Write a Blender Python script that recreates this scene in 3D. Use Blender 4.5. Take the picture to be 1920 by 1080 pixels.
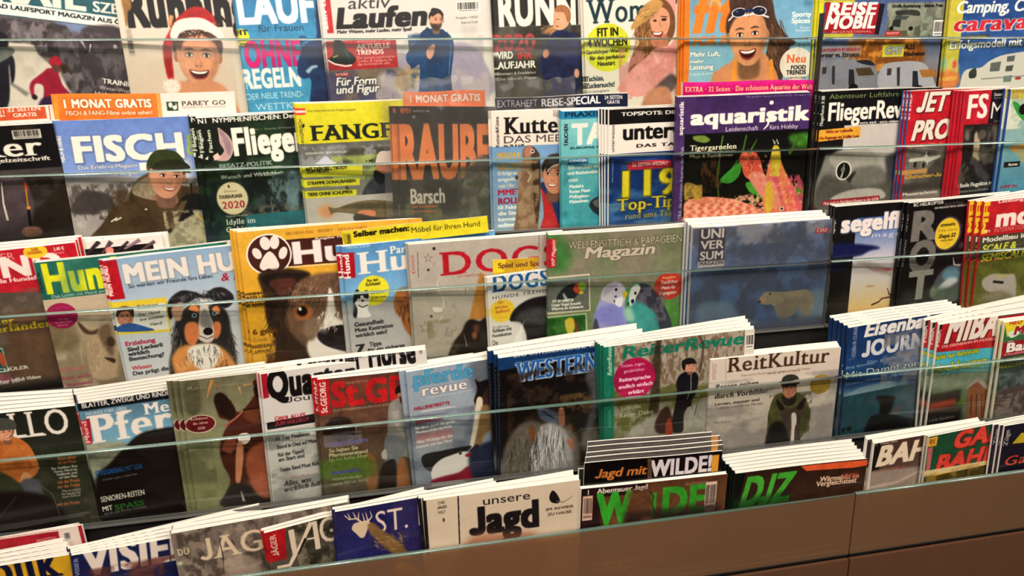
import bpy, math, random
import numpy as np
from mathutils import Vector, Matrix

for o in list(bpy.data.objects): bpy.data.objects.remove(o)
SC = bpy.context.scene
COL = SC.collection
BASE = 1.08                    # height of the third glass edge above the floor

# ---------------------------------------------------------------- camera
PITCH, ROLL, YAW = .5155, -.0409, .2179
def cam_axes(x, y, z):
    f = np.array([math.sin(z) * math.cos(x), math.cos(z) * math.cos(x), -math.sin(x)])
    r0 = np.array([math.cos(z), -math.sin(z), 0.0]); d0 = np.cross(f, r0)
    r = math.cos(y) * r0 + math.sin(y) * d0
    return r, np.cross(f, r), f
_r, _d, _f = cam_axes(PITCH, ROLL, YAW)
cam = bpy.data.cameras.new('camera'); cam.lens = 1362.37 / 1920 * 36; cam.sensor_width = 36
cam.clip_start = .02
co = bpy.data.objects.new('camera', cam); COL.objects.link(co)
co.matrix_world = Matrix([[_r[0], -_d[0], -_f[0], 0], [_r[1], -_d[1], -_f[1], -.8172], [_r[2], -_d[2], -_f[2], .4632 + BASE], [0, 0, 0, 1]])
SC.camera = co

# ---------------------------------------------------------------- light
SC.view_settings.view_transform = 'Standard'; SC.view_settings.look = 'None'
SC.view_settings.exposure = 0.0; SC.view_settings.gamma = 1.0; SC.view_settings.use_curve_mapping = False
SC.cycles.use_denoising = True
SC.cycles.max_bounces = 8; SC.cycles.transparent_max_bounces = 16
SC.cycles.sample_clamp_indirect = 6
wd = bpy.data.worlds.new('world'); SC.world = wd; wd.use_nodes = True
wd.node_tree.nodes['Background'].inputs[0].default_value = (1, .86, .72, 1)
wd.node_tree.nodes['Background'].inputs[1].default_value = .07

def area(name, loc, target, sx, sy, power, col):
    l = bpy.data.lights.new(name, 'AREA'); l.shape = 'RECTANGLE' if sy else 'DISK'; l.size = sx
    if sy: l.size_y = sy
    l.energy = power; l.color = col
    o = bpy.data.objects.new(name, l); COL.objects.link(o); o.location = loc
    o.rotation_euler = (Vector(target) - Vector(loc)).to_track_quat('-Z', 'Y').to_euler()
    return o
WARM = (1, .89, .76)
area('added_falloff_light', (.3, -.42, 2.28), (.3, -.12, 1.15), 3.4, .20, 19, WARM)  # added unseen strip, hung low so the lower tiers come out darker
for i, lx in enumerate((-1.0, -.15, .75, 1.7)):
    area('ceiling_spot_light', (lx, -1.0, 2.76), (lx * .9 + .02, -.1, 1.15), .10, 0, 10, WARM)
area('added_front_fill', (.2, -2.6, 2.75), (.2, -.8, .6), 2.6, 1.2, 17, (1, .9, .8))  # added unseen fill, brightens the covers from the front

# ---------------------------------------------------------------- rack frame of reference
TH, PH, PD, GH, XJ = .26, .1366, .0908, .0967, .6441
EX = np.array([1., 0, 0]); EU = np.array([0, math.sin(TH), math.cos(TH)]); EN = np.array([0, math.cos(TH), -math.sin(TH)])
def org(t): return np.array([0, -(t - 3) * PD, BASE - (t - 3) * PH])
def rp(t, x, s, o): return org(t) + x * EX + s * EU + o * EN       # tier, along, up the slope, into the rack

# ---------------------------------------------------------------- materials
def mat(name, col=(.8, .8, .8), rough=.5, metal=0, spec=.5, coat=0):
    m = bpy.data.materials.new(name); m.use_nodes = True
    b = m.node_tree.nodes['Principled BSDF']
    b.inputs['Base Color'].default_value = (*col, 1); b.inputs['Roughness'].default_value = rough
    b.inputs['Metallic'].default_value = metal; b.inputs['Specular IOR Level'].default_value = spec
    b.inputs['Coat Weight'].default_value = coat; b.inputs['Coat Roughness'].default_value = .12
    return m, m.node_tree.nodes, m.node_tree.links, b
def lin(h):
    c = hexc(h); return tuple(float(v) for v in np.where(c < .04045, c / 12.92, ((c + .055) / 1.055) ** 2.4))

def noisy(name, c1, c2, scale, rough=.6, bump=.1, stretch=(1, 1, 1), detail=4):
    m, N, L, b = mat(name, c1, rough)
    tc = N.new('ShaderNodeTexCoord'); mp = N.new('ShaderNodeMapping'); mp.inputs['Scale'].default_value = stretch
    no = N.new('ShaderNodeTexNoise'); no.inputs['Scale'].default_value = scale; no.inputs['Detail'].default_value = detail
    mx = N.new('ShaderNodeMix'); mx.data_type = 'RGBA'; mx.inputs[6].default_value = (*c1, 1); mx.inputs[7].default_value = (*c2, 1)
    bp = N.new('ShaderNodeBump'); bp.inputs['Strength'].default_value = bump; bp.inputs['Distance'].default_value = .002
    L.new(tc.outputs['Object'], mp.inputs[0]); L.new(mp.outputs[0], no.inputs['Vector']); L.new(no.outputs[0], mx.inputs[0])
    L.new(mx.outputs[2], b.inputs['Base Color']); L.new(no.outputs[0], bp.inputs['Height']); L.new(bp.outputs[0], b.inputs['Normal'])
    return m

def glassmat(name, tint, gloss=1.0, body=None, bodyf=0, rough=.04):
    m = bpy.data.materials.new(name); m.use_nodes = True; N = m.node_tree.nodes; L = m.node_tree.links
    N.remove(N['Principled BSDF']); out = N['Material Output']
    tr = N.new('ShaderNodeBsdfTransparent'); tr.inputs[0].default_value = (*tint, 1)
    gl = N.new('ShaderNodeBsdfGlossy'); gl.inputs['Roughness'].default_value = rough; gl.inputs[0].default_value = (1, 1, 1, 1)
    fr = N.new('ShaderNodeFresnel'); fr.inputs[0].default_value = 1.5
    ge = N.new('ShaderNodeNewGeometry'); fb = N.new('ShaderNodeMath'); fb.operation = 'SUBTRACT'; fb.inputs[0].default_value = gloss   # only the outer face mirrors
    L.new(ge.outputs['Backfacing'], fb.inputs[1])
    mu = N.new('ShaderNodeMath'); mu.operation = 'MULTIPLY'; mu.use_clamp = True; L.new(fb.outputs[0], mu.inputs[1])
    mx = N.new('ShaderNodeMixShader'); L.new(fr.outputs[0], mu.inputs[0]); L.new(mu.outputs[0], mx.inputs[0])
    src = tr
    if body:
        df = N.new('ShaderNodeBsdfDiffuse'); df.inputs[0].default_value = (*body, 1)
        m2 = N.new('ShaderNodeMixShader'); m2.inputs[0].default_value = bodyf
        L.new(tr.outputs[0], m2.inputs[1]); L.new(df.outputs[0], m2.inputs[2]); src = m2
    L.new(src.outputs[0], mx.inputs[1]); L.new(gl.outputs[0], mx.inputs[2]); L.new(mx.outputs[0], out.inputs[0])
    return m

# ---------------------------------------------------------------- print painter
# Paints the flat print of the magazine covers. Units: cover width = 100, origin top left, y down.
CW = 400
PPU = CW / 100.0

def hexc(c):
    return np.array([int(c[i:i + 2], 16) / 255.0 for i in (0, 2, 4)], np.float32)

def box1(a, r, ax):
    if r < 1: return a
    n = 2 * r + 1
    pad = [(0, 0), (0, 0)]; pad[ax] = (r + 1, r)
    c = np.cumsum(np.pad(a, pad, mode='edge'), axis=ax, dtype=np.float64)
    if ax == 0: return ((c[n:] - c[:-n]) / n).astype(np.float32)
    return ((c[:, n:] - c[:, :-n]) / n).astype(np.float32)

def blur(a, r):
    r = int(round(r))
    if r < 1: return a
    for _ in range(2): a = box1(box1(a, r, 0), r, 1)
    return a

def noise(h, w, cell, seed, octv=3, stretch=1.0):
    rng = np.random.RandomState(seed); out = np.zeros((h, w), np.float32); amp = 1.0; tot = 0
    for o in range(octv):
        cy = max(1.5, cell / 2 ** o); cx = max(1.5, cell * stretch / 2 ** o)
        gy, gx = int(h / cy) + 3, int(w / cx) + 3
        g = rng.rand(gy, gx).astype(np.float32)
        y = np.arange(h) / cy; x = np.arange(w) / cx
        yi = y.astype(int); xi = x.astype(int)
        fy = (y - yi)[:, None]; fx = (x - xi)[None]
        fy = fy * fy * (3 - 2 * fy); fx = fx * fx * (3 - 2 * fx)
        a = g[yi][:, xi]; b = g[yi][:, xi + 1]; c = g[yi + 1][:, xi]; d = g[yi + 1][:, xi + 1]
        out += amp * ((a * (1 - fx) + b * fx) * (1 - fy) + (c * (1 - fx) + d * fx) * fy)
        tot += amp; amp *= 0.55
    return out / tot

def polymask(pts, x0, y0, w, h, ss=2):
    xs = (np.arange(w * ss) + .5) / ss + x0; ys = (np.arange(h * ss) + .5) / ss + y0
    m = np.zeros((h * ss, w * ss), bool)
    n = len(pts)
    for i in range(n):
        ax, ay = pts[i]; bx, by = pts[(i + 1) % n]
        if ay == by: continue
        lo, hi = (ay, by) if ay < by else (by, ay)
        r0, r1 = np.searchsorted(ys, [lo, hi])
        if r1 <= r0: continue
        xc = ax + (ys[r0:r1] - ay) * (bx - ax) / (by - ay)
        m[r0:r1] ^= xs[None, :] < xc[:, None]
    return m.reshape(h, ss, w, ss).mean((1, 3)).astype(np.float32)

GLYPH = {}
CAP = 40
def glyph(ch):
    if ch in GLYPH: return GLYPH[ch]
    cu = bpy.data.curves.new('glyph', 'FONT'); ob = bpy.data.objects.new('glyph', cu)
    cu.fill_mode = 'FRONT' if hasattr(cu, 'fill_mode') else 'NONE'; cu.dimensions = '2D'; cu.resolution_u = 3
    def span(s):
        cu.body = s; me = ob.to_mesh(); xs = [v.co.x for v in me.vertices]
        r = (min(xs), max(xs)) if xs else (0, 0); ob.to_mesh_clear(); return r
    if 'cap' not in GLYPH:
        cu.body = 'H'; me = ob.to_mesh(); GLYPH['cap'] = max(v.co.y for v in me.vertices); ob.to_mesh_clear()
        GLYPH['HH'] = span('HH'); GLYPH['HH'] = GLYPH['HH'][1] - GLYPH['HH'][0]
    k = CAP / GLYPH['cap']
    a = span('H' + ch + 'H'); adv = (a[1] - a[0] - GLYPH['HH']) * k
    H, base = int(CAP * 2.1), int(CAP * 1.55)
    W = int(adv) + 24
    m = np.zeros((H, W), np.float32)
    if ch != ' ':
        cu.body = ch; me = ob.to_mesh(); me.calc_loop_triangles()
        vs = [(v.co.x * k + 10, base - v.co.y * k) for v in me.vertices]
        for t in me.loop_triangles:
            p = [vs[i] for i in t.vertices]
            ax = max(0, int(min(q[0] for q in p))); bx = min(W, int(max(q[0] for q in p)) + 2)
            ay = max(0, int(min(q[1] for q in p))); by = min(H, int(max(q[1] for q in p)) + 2)
            if bx > ax and by > ay: m[ay:by, ax:bx] += polymask(p, ax, ay, bx - ax, by - ay, 3)
        ob.to_mesh_clear()
    if ch == 'J':                      # hooked J standing on the line
        m[:] = 0; adv = CAP * .52; x = 10 + CAP * .36; pts = [(x, base - CAP), (x, base - CAP * .24)]
        pts += [(x - CAP * .19 + CAP * .19 * math.cos(t), base - CAP * .24 + CAP * .17 * math.sin(t)) for t in (.4, .8, 1.2, 1.6, 2.0, 2.4, 2.8)]
        A, B = [], []
        for i, (px, py) in enumerate(pts):
            a, b = pts[max(0, i - 1)], pts[min(len(pts) - 1, i + 1)]; dx, dy = b[0] - a[0], b[1] - a[1]; q = math.hypot(dx, dy)
            A.append((px - dy / q * 2.9, py + dx / q * 2.9)); B.append((px + dy / q * 2.9, py - dx / q * 2.9))
        m = polymask(A + B[::-1], 0, 0, W, H, 3)
    bpy.data.objects.remove(ob); bpy.data.curves.remove(cu)
    GLYPH[ch] = (np.clip(m, 0, 1), adv)
    return GLYPH[ch]

def shift_max(m, rx, ry=0):
    o = m.copy()
    for r in range(1, rx + 1):
        o[:, r:] = np.maximum(o[:, r:], m[:, :-r]); o[:, :-r] = np.maximum(o[:, :-r], m[:, r:])
    b = o.copy()
    for r in range(1, ry + 1):
        o[r:] = np.maximum(o[r:], b[:-r]); o[:-r] = np.maximum(o[:-r], b[r:])
    return o

STEM = set('ABDEFHIKLMNPRTUVWXYZfhiklmnprtuvwxyzÄÜüdq')
LINES = {}
def line(s, st):
    key = (s, st)
    if key in LINES: return LINES[key]
    gs = [glyph(c) for c in s]
    H, base = gs[0][0].shape[0], int(CAP * 1.55)
    track = 6 if 'w' in st else (3 if 's' in st else (2 if 'B' in st else 0))
    W = int(sum(g[1] + track for g in gs)) + 60
    m = np.zeros((H, W), np.float32); x = 20.0
    for c, (g, adv) in zip(s, gs):
        if 's' in st:
            k = 2 if 'b' in st or 'B' in st else 1
            g = shift_max(g, k, 0)
            if c in STEM:
                for r in ((base - 3, base + 1), (base - CAP, base - CAP + 3)) if not c.islower() or c in 'hkldbf' else ((base - 3, base + 1),):
                    sl = slice(r[0], r[1]); g[sl] = shift_max(g[sl], 4, 0)
                if c.islower() and c in 'imnruvwxyzp':
                    xh = base - int(CAP * .75); sl = slice(xh, xh + 3); g[sl] = shift_max(g[sl], 3, 0)
        xi = int(round(x)) - 10
        a, b = max(0, xi), min(W, xi + g.shape[1])
        m[:, a:b] = np.maximum(m[:, a:b], g[:, a - xi:b - xi]); x += adv + track
    if 's' not in st:
        if 'B' in st: m = shift_max(m, 3, 2)
        elif 'b' in st: m = shift_max(m, 2, 1)
    if 'l' in st: m = m * 0.9
    cols = np.where(m.max(0) > .3)[0]
    c0, c1 = (cols[0], cols[-1] + 1) if len(cols) else (0, W)
    LINES[key] = (m, base, c0, c1)
    return LINES[key]

class Cover:
    def __init__(s, aspect, bg):
        s.w = CW; s.h = int(CW * aspect); s.a = np.empty((s.h, s.w, 3), np.float32); s.a[:] = hexc(bg)
    def put(s, m, x0, y0, c, al=1.0):
        h, w = m.shape
        ax, ay, bx, by = max(0, x0), max(0, y0), min(s.w, x0 + w), min(s.h, y0 + h)
        if bx <= ax or by <= ay: return
        mm = (m[ay - y0:by - y0, ax - x0:bx - x0] * al)[..., None]
        t = s.a[ay:by, ax:bx]
        if not isinstance(c, str): c = c[ay - y0:by - y0, ax - x0:bx - x0]
        else: c = hexc(c)
        t += (c - t) * mm
    def P(s, pts, c, soft=0, al=1.0):
        p = [(x * PPU, y * PPU) for x, y in pts]; r = int(soft * PPU)
        x0 = int(min(q[0] for q in p)) - 2 * r - 1; x1 = int(max(q[0] for q in p)) + 2 * r + 2
        y0 = int(min(q[1] for q in p)) - 2 * r - 1; y1 = int(max(q[1] for q in p)) + 2 * r + 2
        x0, y0, x1, y1 = max(x0, -40), max(y0, -40), min(x1, s.w + 40), min(y1, s.h + 40)
        if x1 <= x0 or y1 <= y0: return
        s.put(blur(polymask(p, x0, y0, x1 - x0, y1 - y0), r), x0, y0, c, al)
    def C(s, pts, c, soft=0, al=1.0):          # closed smooth outline
        n = len(pts); out = []
        for i in range(n):
            p0, p1, p2, p3 = (np.array(pts[(i + k) % n], float) for k in (-1, 0, 1, 2))
            for t in (0, .2, .4, .6, .8):
                out.append(tuple(.5 * (2 * p1 + (p2 - p0) * t + (2 * p0 - 5 * p1 + 4 * p2 - p3) * t * t + (3 * p1 - p0 - 3 * p2 + p3) * t ** 3)))
        s.P(out, c, soft, al)
    def R(s, x0, y0, x1, y1, c, soft=0, al=1.0): s.P([(x0, y0), (x1, y0), (x1, y1), (x0, y1)], c, soft, al)
    def E(s, cx, cy, rx, ry, c, soft=0, ang=0, al=1.0):
        ca, sa = math.cos(math.radians(ang)), math.sin(math.radians(ang)); n = 28
        s.P([(cx + rx * math.cos(t) * ca - ry * math.sin(t) * sa, cy + rx * math.cos(t) * sa + ry * math.sin(t) * ca)
             for t in (2 * math.pi * i / n for i in range(n))], c, soft, al)
    def G(s, x0, y0, x1, y1, *cs):             # vertical blend of any number of colours
        X0, Y0, X1, Y1 = (int(round(v * PPU)) for v in (x0, y0, x1, y1))
        if X1 <= X0 or Y1 <= Y0: return
        t = np.linspace(0, len(cs) - 1, Y1 - Y0); k = np.array([hexc(c) for c in cs])
        col = np.stack([np.interp(t, range(len(cs)), k[:, i]) for i in range(3)], 1).astype(np.float32)
        s.put(np.ones((Y1 - Y0, X1 - X0), np.float32), X0, Y0, np.repeat(col[:, None], X1 - X0, 1))
    def N(s, x0, y0, x1, y1, c, cell, thr=.5, seed=0, al=.8, stretch=1.0, sharp=6):
        X0, Y0, X1, Y1 = (int(round(v * PPU)) for v in (x0, y0, x1, y1))
        X0, Y0, X1, Y1 = max(0, X0), max(0, Y0), min(s.w, X1), min(s.h, Y1)
        if X1 <= X0 or Y1 <= Y0: return
        n = noise(Y1 - Y0, X1 - X0, cell * PPU, seed, 4, stretch)
        m = np.clip((n - thr) * sharp + .5, 0, 1)
        e = int(min(8, (Y1 - Y0) / 4)); 
        if Y0 > 4: m[:e] *= np.linspace(0, 1, e)[:, None]
        s.put(m.astype(np.float32), X0, Y0, c, al)
    def L(s, pts, wd, c, soft=0, al=1.0):      # tapering stroke
        w2 = wd if isinstance(wd, (list, tuple)) else (wd, wd)
        A, B = [], []; n = len(pts)
        for i, (x, y) in enumerate(pts):
            a = pts[max(0, i - 1)]; b = pts[min(n - 1, i + 1)]
            dx, dy = b[0] - a[0], b[1] - a[1]; q = math.hypot(dx, dy) or 1
            h = (w2[0] + (w2[1] - w2[0]) * i / max(1, n - 1)) / 2
            A.append((x - dy / q * h, y + dx / q * h)); B.append((x + dy / q * h, y - dx / q * h))
        s.P(A + B[::-1], c, soft, al)
    def K(s, cx, cy, rx, ry, ang, ln, n, cs, seed=0, wd=.5, spread=25, al=.7):   # fur, hair, grass
        r = random.Random(seed)
        for _ in range(int(n)):
            a = r.random() * 6.283; q = math.sqrt(r.random())
            x = cx + rx * q * math.cos(a); y = cy + ry * q * math.sin(a)
            t = math.radians(ang + r.uniform(-spread, spread)); l = ln * r.uniform(.6, 1.3)
            mx, my = x + math.cos(t) * l * .5, y + math.sin(t) * l * .5; t += r.uniform(-.4, .4)
            s.L([(x, y), (mx, my), (mx + math.cos(t) * l * .5, my + math.sin(t) * l * .5)], (wd * 1.7, wd * .5), r.choice(cs), 0, al)
    def T(s, txt, x, y, w, h, c, st='', ang=0, o=None):   # text: baseline start, width, cap height
        m, base, c0, c1 = line(txt, st)
        kx = (c1 - c0) / (w * PPU) if w else CAP / (h * PPU); ky = CAP / (h * PPU)
        lv = 0; src = m; kk = max(1.0, min(kx, ky)); f = 1
        f = 1
        while kk / f > 1.9:
            hh, ww = src.shape[0] // 2 * 2, src.shape[1] // 2 * 2
            src = src[:hh, :ww].reshape(hh // 2, 2, ww // 2, 2).mean((1, 3)); f *= 2
        if h * PPU < 9: src = np.clip(src * 1.35, 0, 1)
        wu = (c1 - c0) / kx
        ca, sa = math.cos(math.radians(ang)), math.sin(math.radians(ang))
        sh = .21 if 'i' in st else 0
        hu = h * PPU
        crn = [(X * ca - Y * sa, X * sa + Y * ca) for X in (-hu * .3 - 2, wu + hu * .45 + 2) for Y in (-hu * 1.5, hu * .5)]
        ox, oy = x * PPU, y * PPU
        x0 = int(ox + min(q[0] for q in crn)) - 1; x1 = int(ox + max(q[0] for q in crn)) + 2
        y0 = int(oy + min(q[1] for q in crn)) - 1; y1 = int(oy + max(q[1] for q in crn)) + 2
        if x1 <= x0 or y1 <= y0 or x0 > s.w or y0 > s.h: return
        X, Y = np.meshgrid(np.arange(x0, x1) + .5 - ox, np.arange(y0, y1) + .5 - oy)
        lx = X * ca + Y * sa; ly = -X * sa + Y * ca
        lx = lx + ly * sh
        gx = (c0 + lx * kx) / f - .5; gy = (base + ly * ky) / f - .5
        ok = (gx > 0) & (gy > 0) & (gx < src.shape[1] - 2) & (gy < src.shape[0] - 2)
        ix = np.clip(gx.astype(int), 0, src.shape[1] - 2); iy = np.clip(gy.astype(int), 0, src.shape[0] - 2)
        fx = np.clip(gx - ix, 0, 1); fy = np.clip(gy - iy, 0, 1)
        v = (src[iy, ix] * (1 - fx) + src[iy, ix + 1] * fx) * (1 - fy) + (src[iy + 1, ix] * (1 - fx) + src[iy + 1, ix + 1] * fx) * fy
        v = (v * ok).astype(np.float32)
        if o:
            k = max(1, int(hu * .05)); s.put(blur(shift_max(v, k, k), 1), x0 + k // 2, y0 + k // 2, o)
        s.put(v, x0, y0, c)
    def V(s, txt, x, y, ln, h, c, st='', o=None): s.T(txt, x, y, ln, h, c, st, -90, o)   # reads bottom to top
    def Q(s, x, y, w, h, seed=1, c='f0ece4'):  # barcode patch
        s.R(x, y, x + w, y + h, c); r = random.Random(seed); q = x + w * .06
        while q < x + w * .92:
            b = w * r.choice((.012, .02, .03)); s.R(q, y + h * .1, q + b, y + h * .72, '1a1a1a'); q += b + w * r.choice((.012, .02, .028))
        s.R(x + w * .1, y + h * .8, x + w * .9, y + h * .9, '555555', 0, .6)
    def F(s, x, y, r, skin='e0a888', hair='5a3a28', tilt=0, turn=0, smile=1, beard=None, long=0, capc=None, teeth=1):
        """head: x, y centre of the face, r half width, turn -1..1"""
        ca, sa = math.cos(math.radians(tilt)), math.sin(math.radians(tilt))
        def q(a, b): return (x + (a * ca - b * sa) * r, y + (a * sa + b * ca) * r)
        def el(a, b, rx, ry, c, so=0, an=0, al=1.0): s.E(*q(a, b), rx * r, ry * r, c, so * r, tilt + an, al)
        def cv(p, c, so=0, al=1.0): s.C([q(*v) for v in p], c, so * r, al)
        def sc(c, k): return ''.join('%02x' % int(min(255, max(0, int(c[i:i + 2], 16) * k))) for i in (0, 2, 4))
        d = sc(skin, .8); dd = sc(skin, .62); t = turn * .35
        if long: cv([(-1.1, -1), (0, -1.75), (1.15, -1), (1.3, .4), (1.25, long), (.75, long + .3), (.6, .4), (-.6, .4), (-.8, long + .2), (-1.35, long), (-1.25, .2)], hair, .04)
        else: cv([(-1.08, -.1), (-1.12, -.9), (-.5, -1.6), (.5, -1.6), (1.12, -.9), (1.08, -.1), (.6, .3), (-.6, .3)], hair, .04)
        cv([(-.45, .8), (.45, .8), (.52, 1.9), (-.5, 1.9)], dd, .08)
        if not long: el(-1 + t * .3, -.02, .14, .27, d); el(1 + t * .3, -.02, .14, .27, d)
        cv([(-.95, -.6), (-.6, -1.2), (0, -1.35), (.6, -1.2), (.95, -.6), (.96, .1), (.78, .75), (.38, 1.25), (0, 1.36), (-.38, 1.25), (-.78, .75), (-.96, .1)], skin)
        el(.55 - t, .35, .3, .28, sc(skin, 1.06), .16); el(-.5 - t, .35, .28, .28, sc(skin, 1.08), .16)
        cv([(.62, -.9), (.95, -.4), (.95, .2), (.72, .8), (.4, 1.2), (.6, .5), (.74, -.2)], d, .12, .8)
        if beard: cv([(-.9, .25), (-.6, .5), (-.3, .42), (0, .5), (.3, .42), (.6, .5), (.9, .25), (.8, .85), (.4, 1.35), (0, 1.48), (-.4, 1.35), (-.8, .85)], beard, .08, .9)
        for e in (-1, 1):
            ex = e * .4 + t
            cv([(ex - .26, -.36), (ex, -.46), (ex + .26, -.36), (ex, -.38)], sc(hair, .6), .03, .9)
            el(ex, -.13, .21, .12, dd, .05, 0, .8); el(ex, -.12, .15, .08, 'f3ece4'); el(ex + t * .1, -.12, .075, .085, '2a1a14')
            cv([(ex - .2, -.15), (ex, -.24), (ex + .2, -.15), (ex, -.19)], '2b1812')
        cv([(t - .06, -.2), (t + .06, -.2), (t + .15, .26), (t + .19, .38), (t, .44), (t - .19, .38), (t - .13, .26)], sc(skin, .9), .06, .9)
        el(t - .1, .4, .05, .03, dd); el(t + .1, .4, .05, .03, dd); el(t - .02, .2, .06, .16, sc(skin, 1.1), .05)
        if smile > 1:
            cv([(t - .46, .58), (t, .64), (t + .46, .58), (t + .34, .95), (t, 1.1), (t - .34, .95)], 'a04a44')
            cv([(t - .4, .63), (t, .69), (t + .4, .63), (t + .28, .9), (t, 1.0), (t - .28, .9)], '4a1412')
            cv([(t - .38, .63), (t, .68), (t + .38, .63), (t + .26, .75), (t, .79), (t - .26, .75)], 'faf4ee')
        elif smile:
            cv([(t - .42, .6), (t, .67), (t + .42, .6), (t + .22, .84), (t, .9), (t - .22, .84)], 'b05850')
            if teeth: cv([(t - .34, .64), (t, .69), (t + .34, .64), (t + .18, .77), (t, .8), (t - .18, .77)], 'f6efe8')
        else:
            cv([(t - .26, .7), (t, .66), (t + .26, .7), (t, .78)], '9a4a44', .02)
        if not capc:
            cv([(-1.02, -.35), (-.98, -1.0), (-.5, -1.52), (.5, -1.52), (1.0, -1.0), (1.03, -.35), (.84, -.78), (.5, -1.08), (-.1, -1.12), (-.7, -.85)], hair, .04)
            s.K(*q(0, -1.15), r * .85, r * .3, tilt - 60, r * .4, 26, [sc(hair, 1.3), sc(hair, .75)], 3, r * .05)
        else:
            cv([(-1.08, -.5), (-1.08, -1.1), (-.6, -1.7), (.3, -1.75), (1.0, -1.3), (1.1, -.6), (0, -.78)], capc, .02)
            cv([(-.95 + t, -.72), (0 + t, -.95), (.95 + t, -.72), (1.25 + t, -.42), (.2 + t, -.52), (-1.0 + t, -.45)], sc(capc, .72), .03)
    def image(s, name):
        im = bpy.data.images.new(name, s.w, s.h)
        px = np.ones((s.h, s.w, 4), np.float32); k = np.clip(s.a[::-1], 0, 1); px[..., :3] = np.clip(k * (1 + .18 * (k - .55)) - .010, 0, 1)
        im.pixels.foreach_set(px.ravel()); im.update(); im.pack()
        return im

def paint(aspect, bg, ops):
    cv = Cover(aspect, bg)
    for op in ops: getattr(cv, op[0])(*op[1:])
    # photographic grain and mottling of the print, strongest in the mid tones and darks
    lum = cv.a.mean(2); wgt = np.clip(1.1 - 1.3 * lum, .03, .8)
    sd = int(cv.a.sum()) % 9973
    nz = .40 * (noise(cv.h, cv.w, 26, sd, 3) - .5) + .26 * (noise(cv.h, cv.w, 7, sd + 1, 2) - .5)
    cv.a *= (1 + nz * wgt)[..., None]
    return cv

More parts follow.
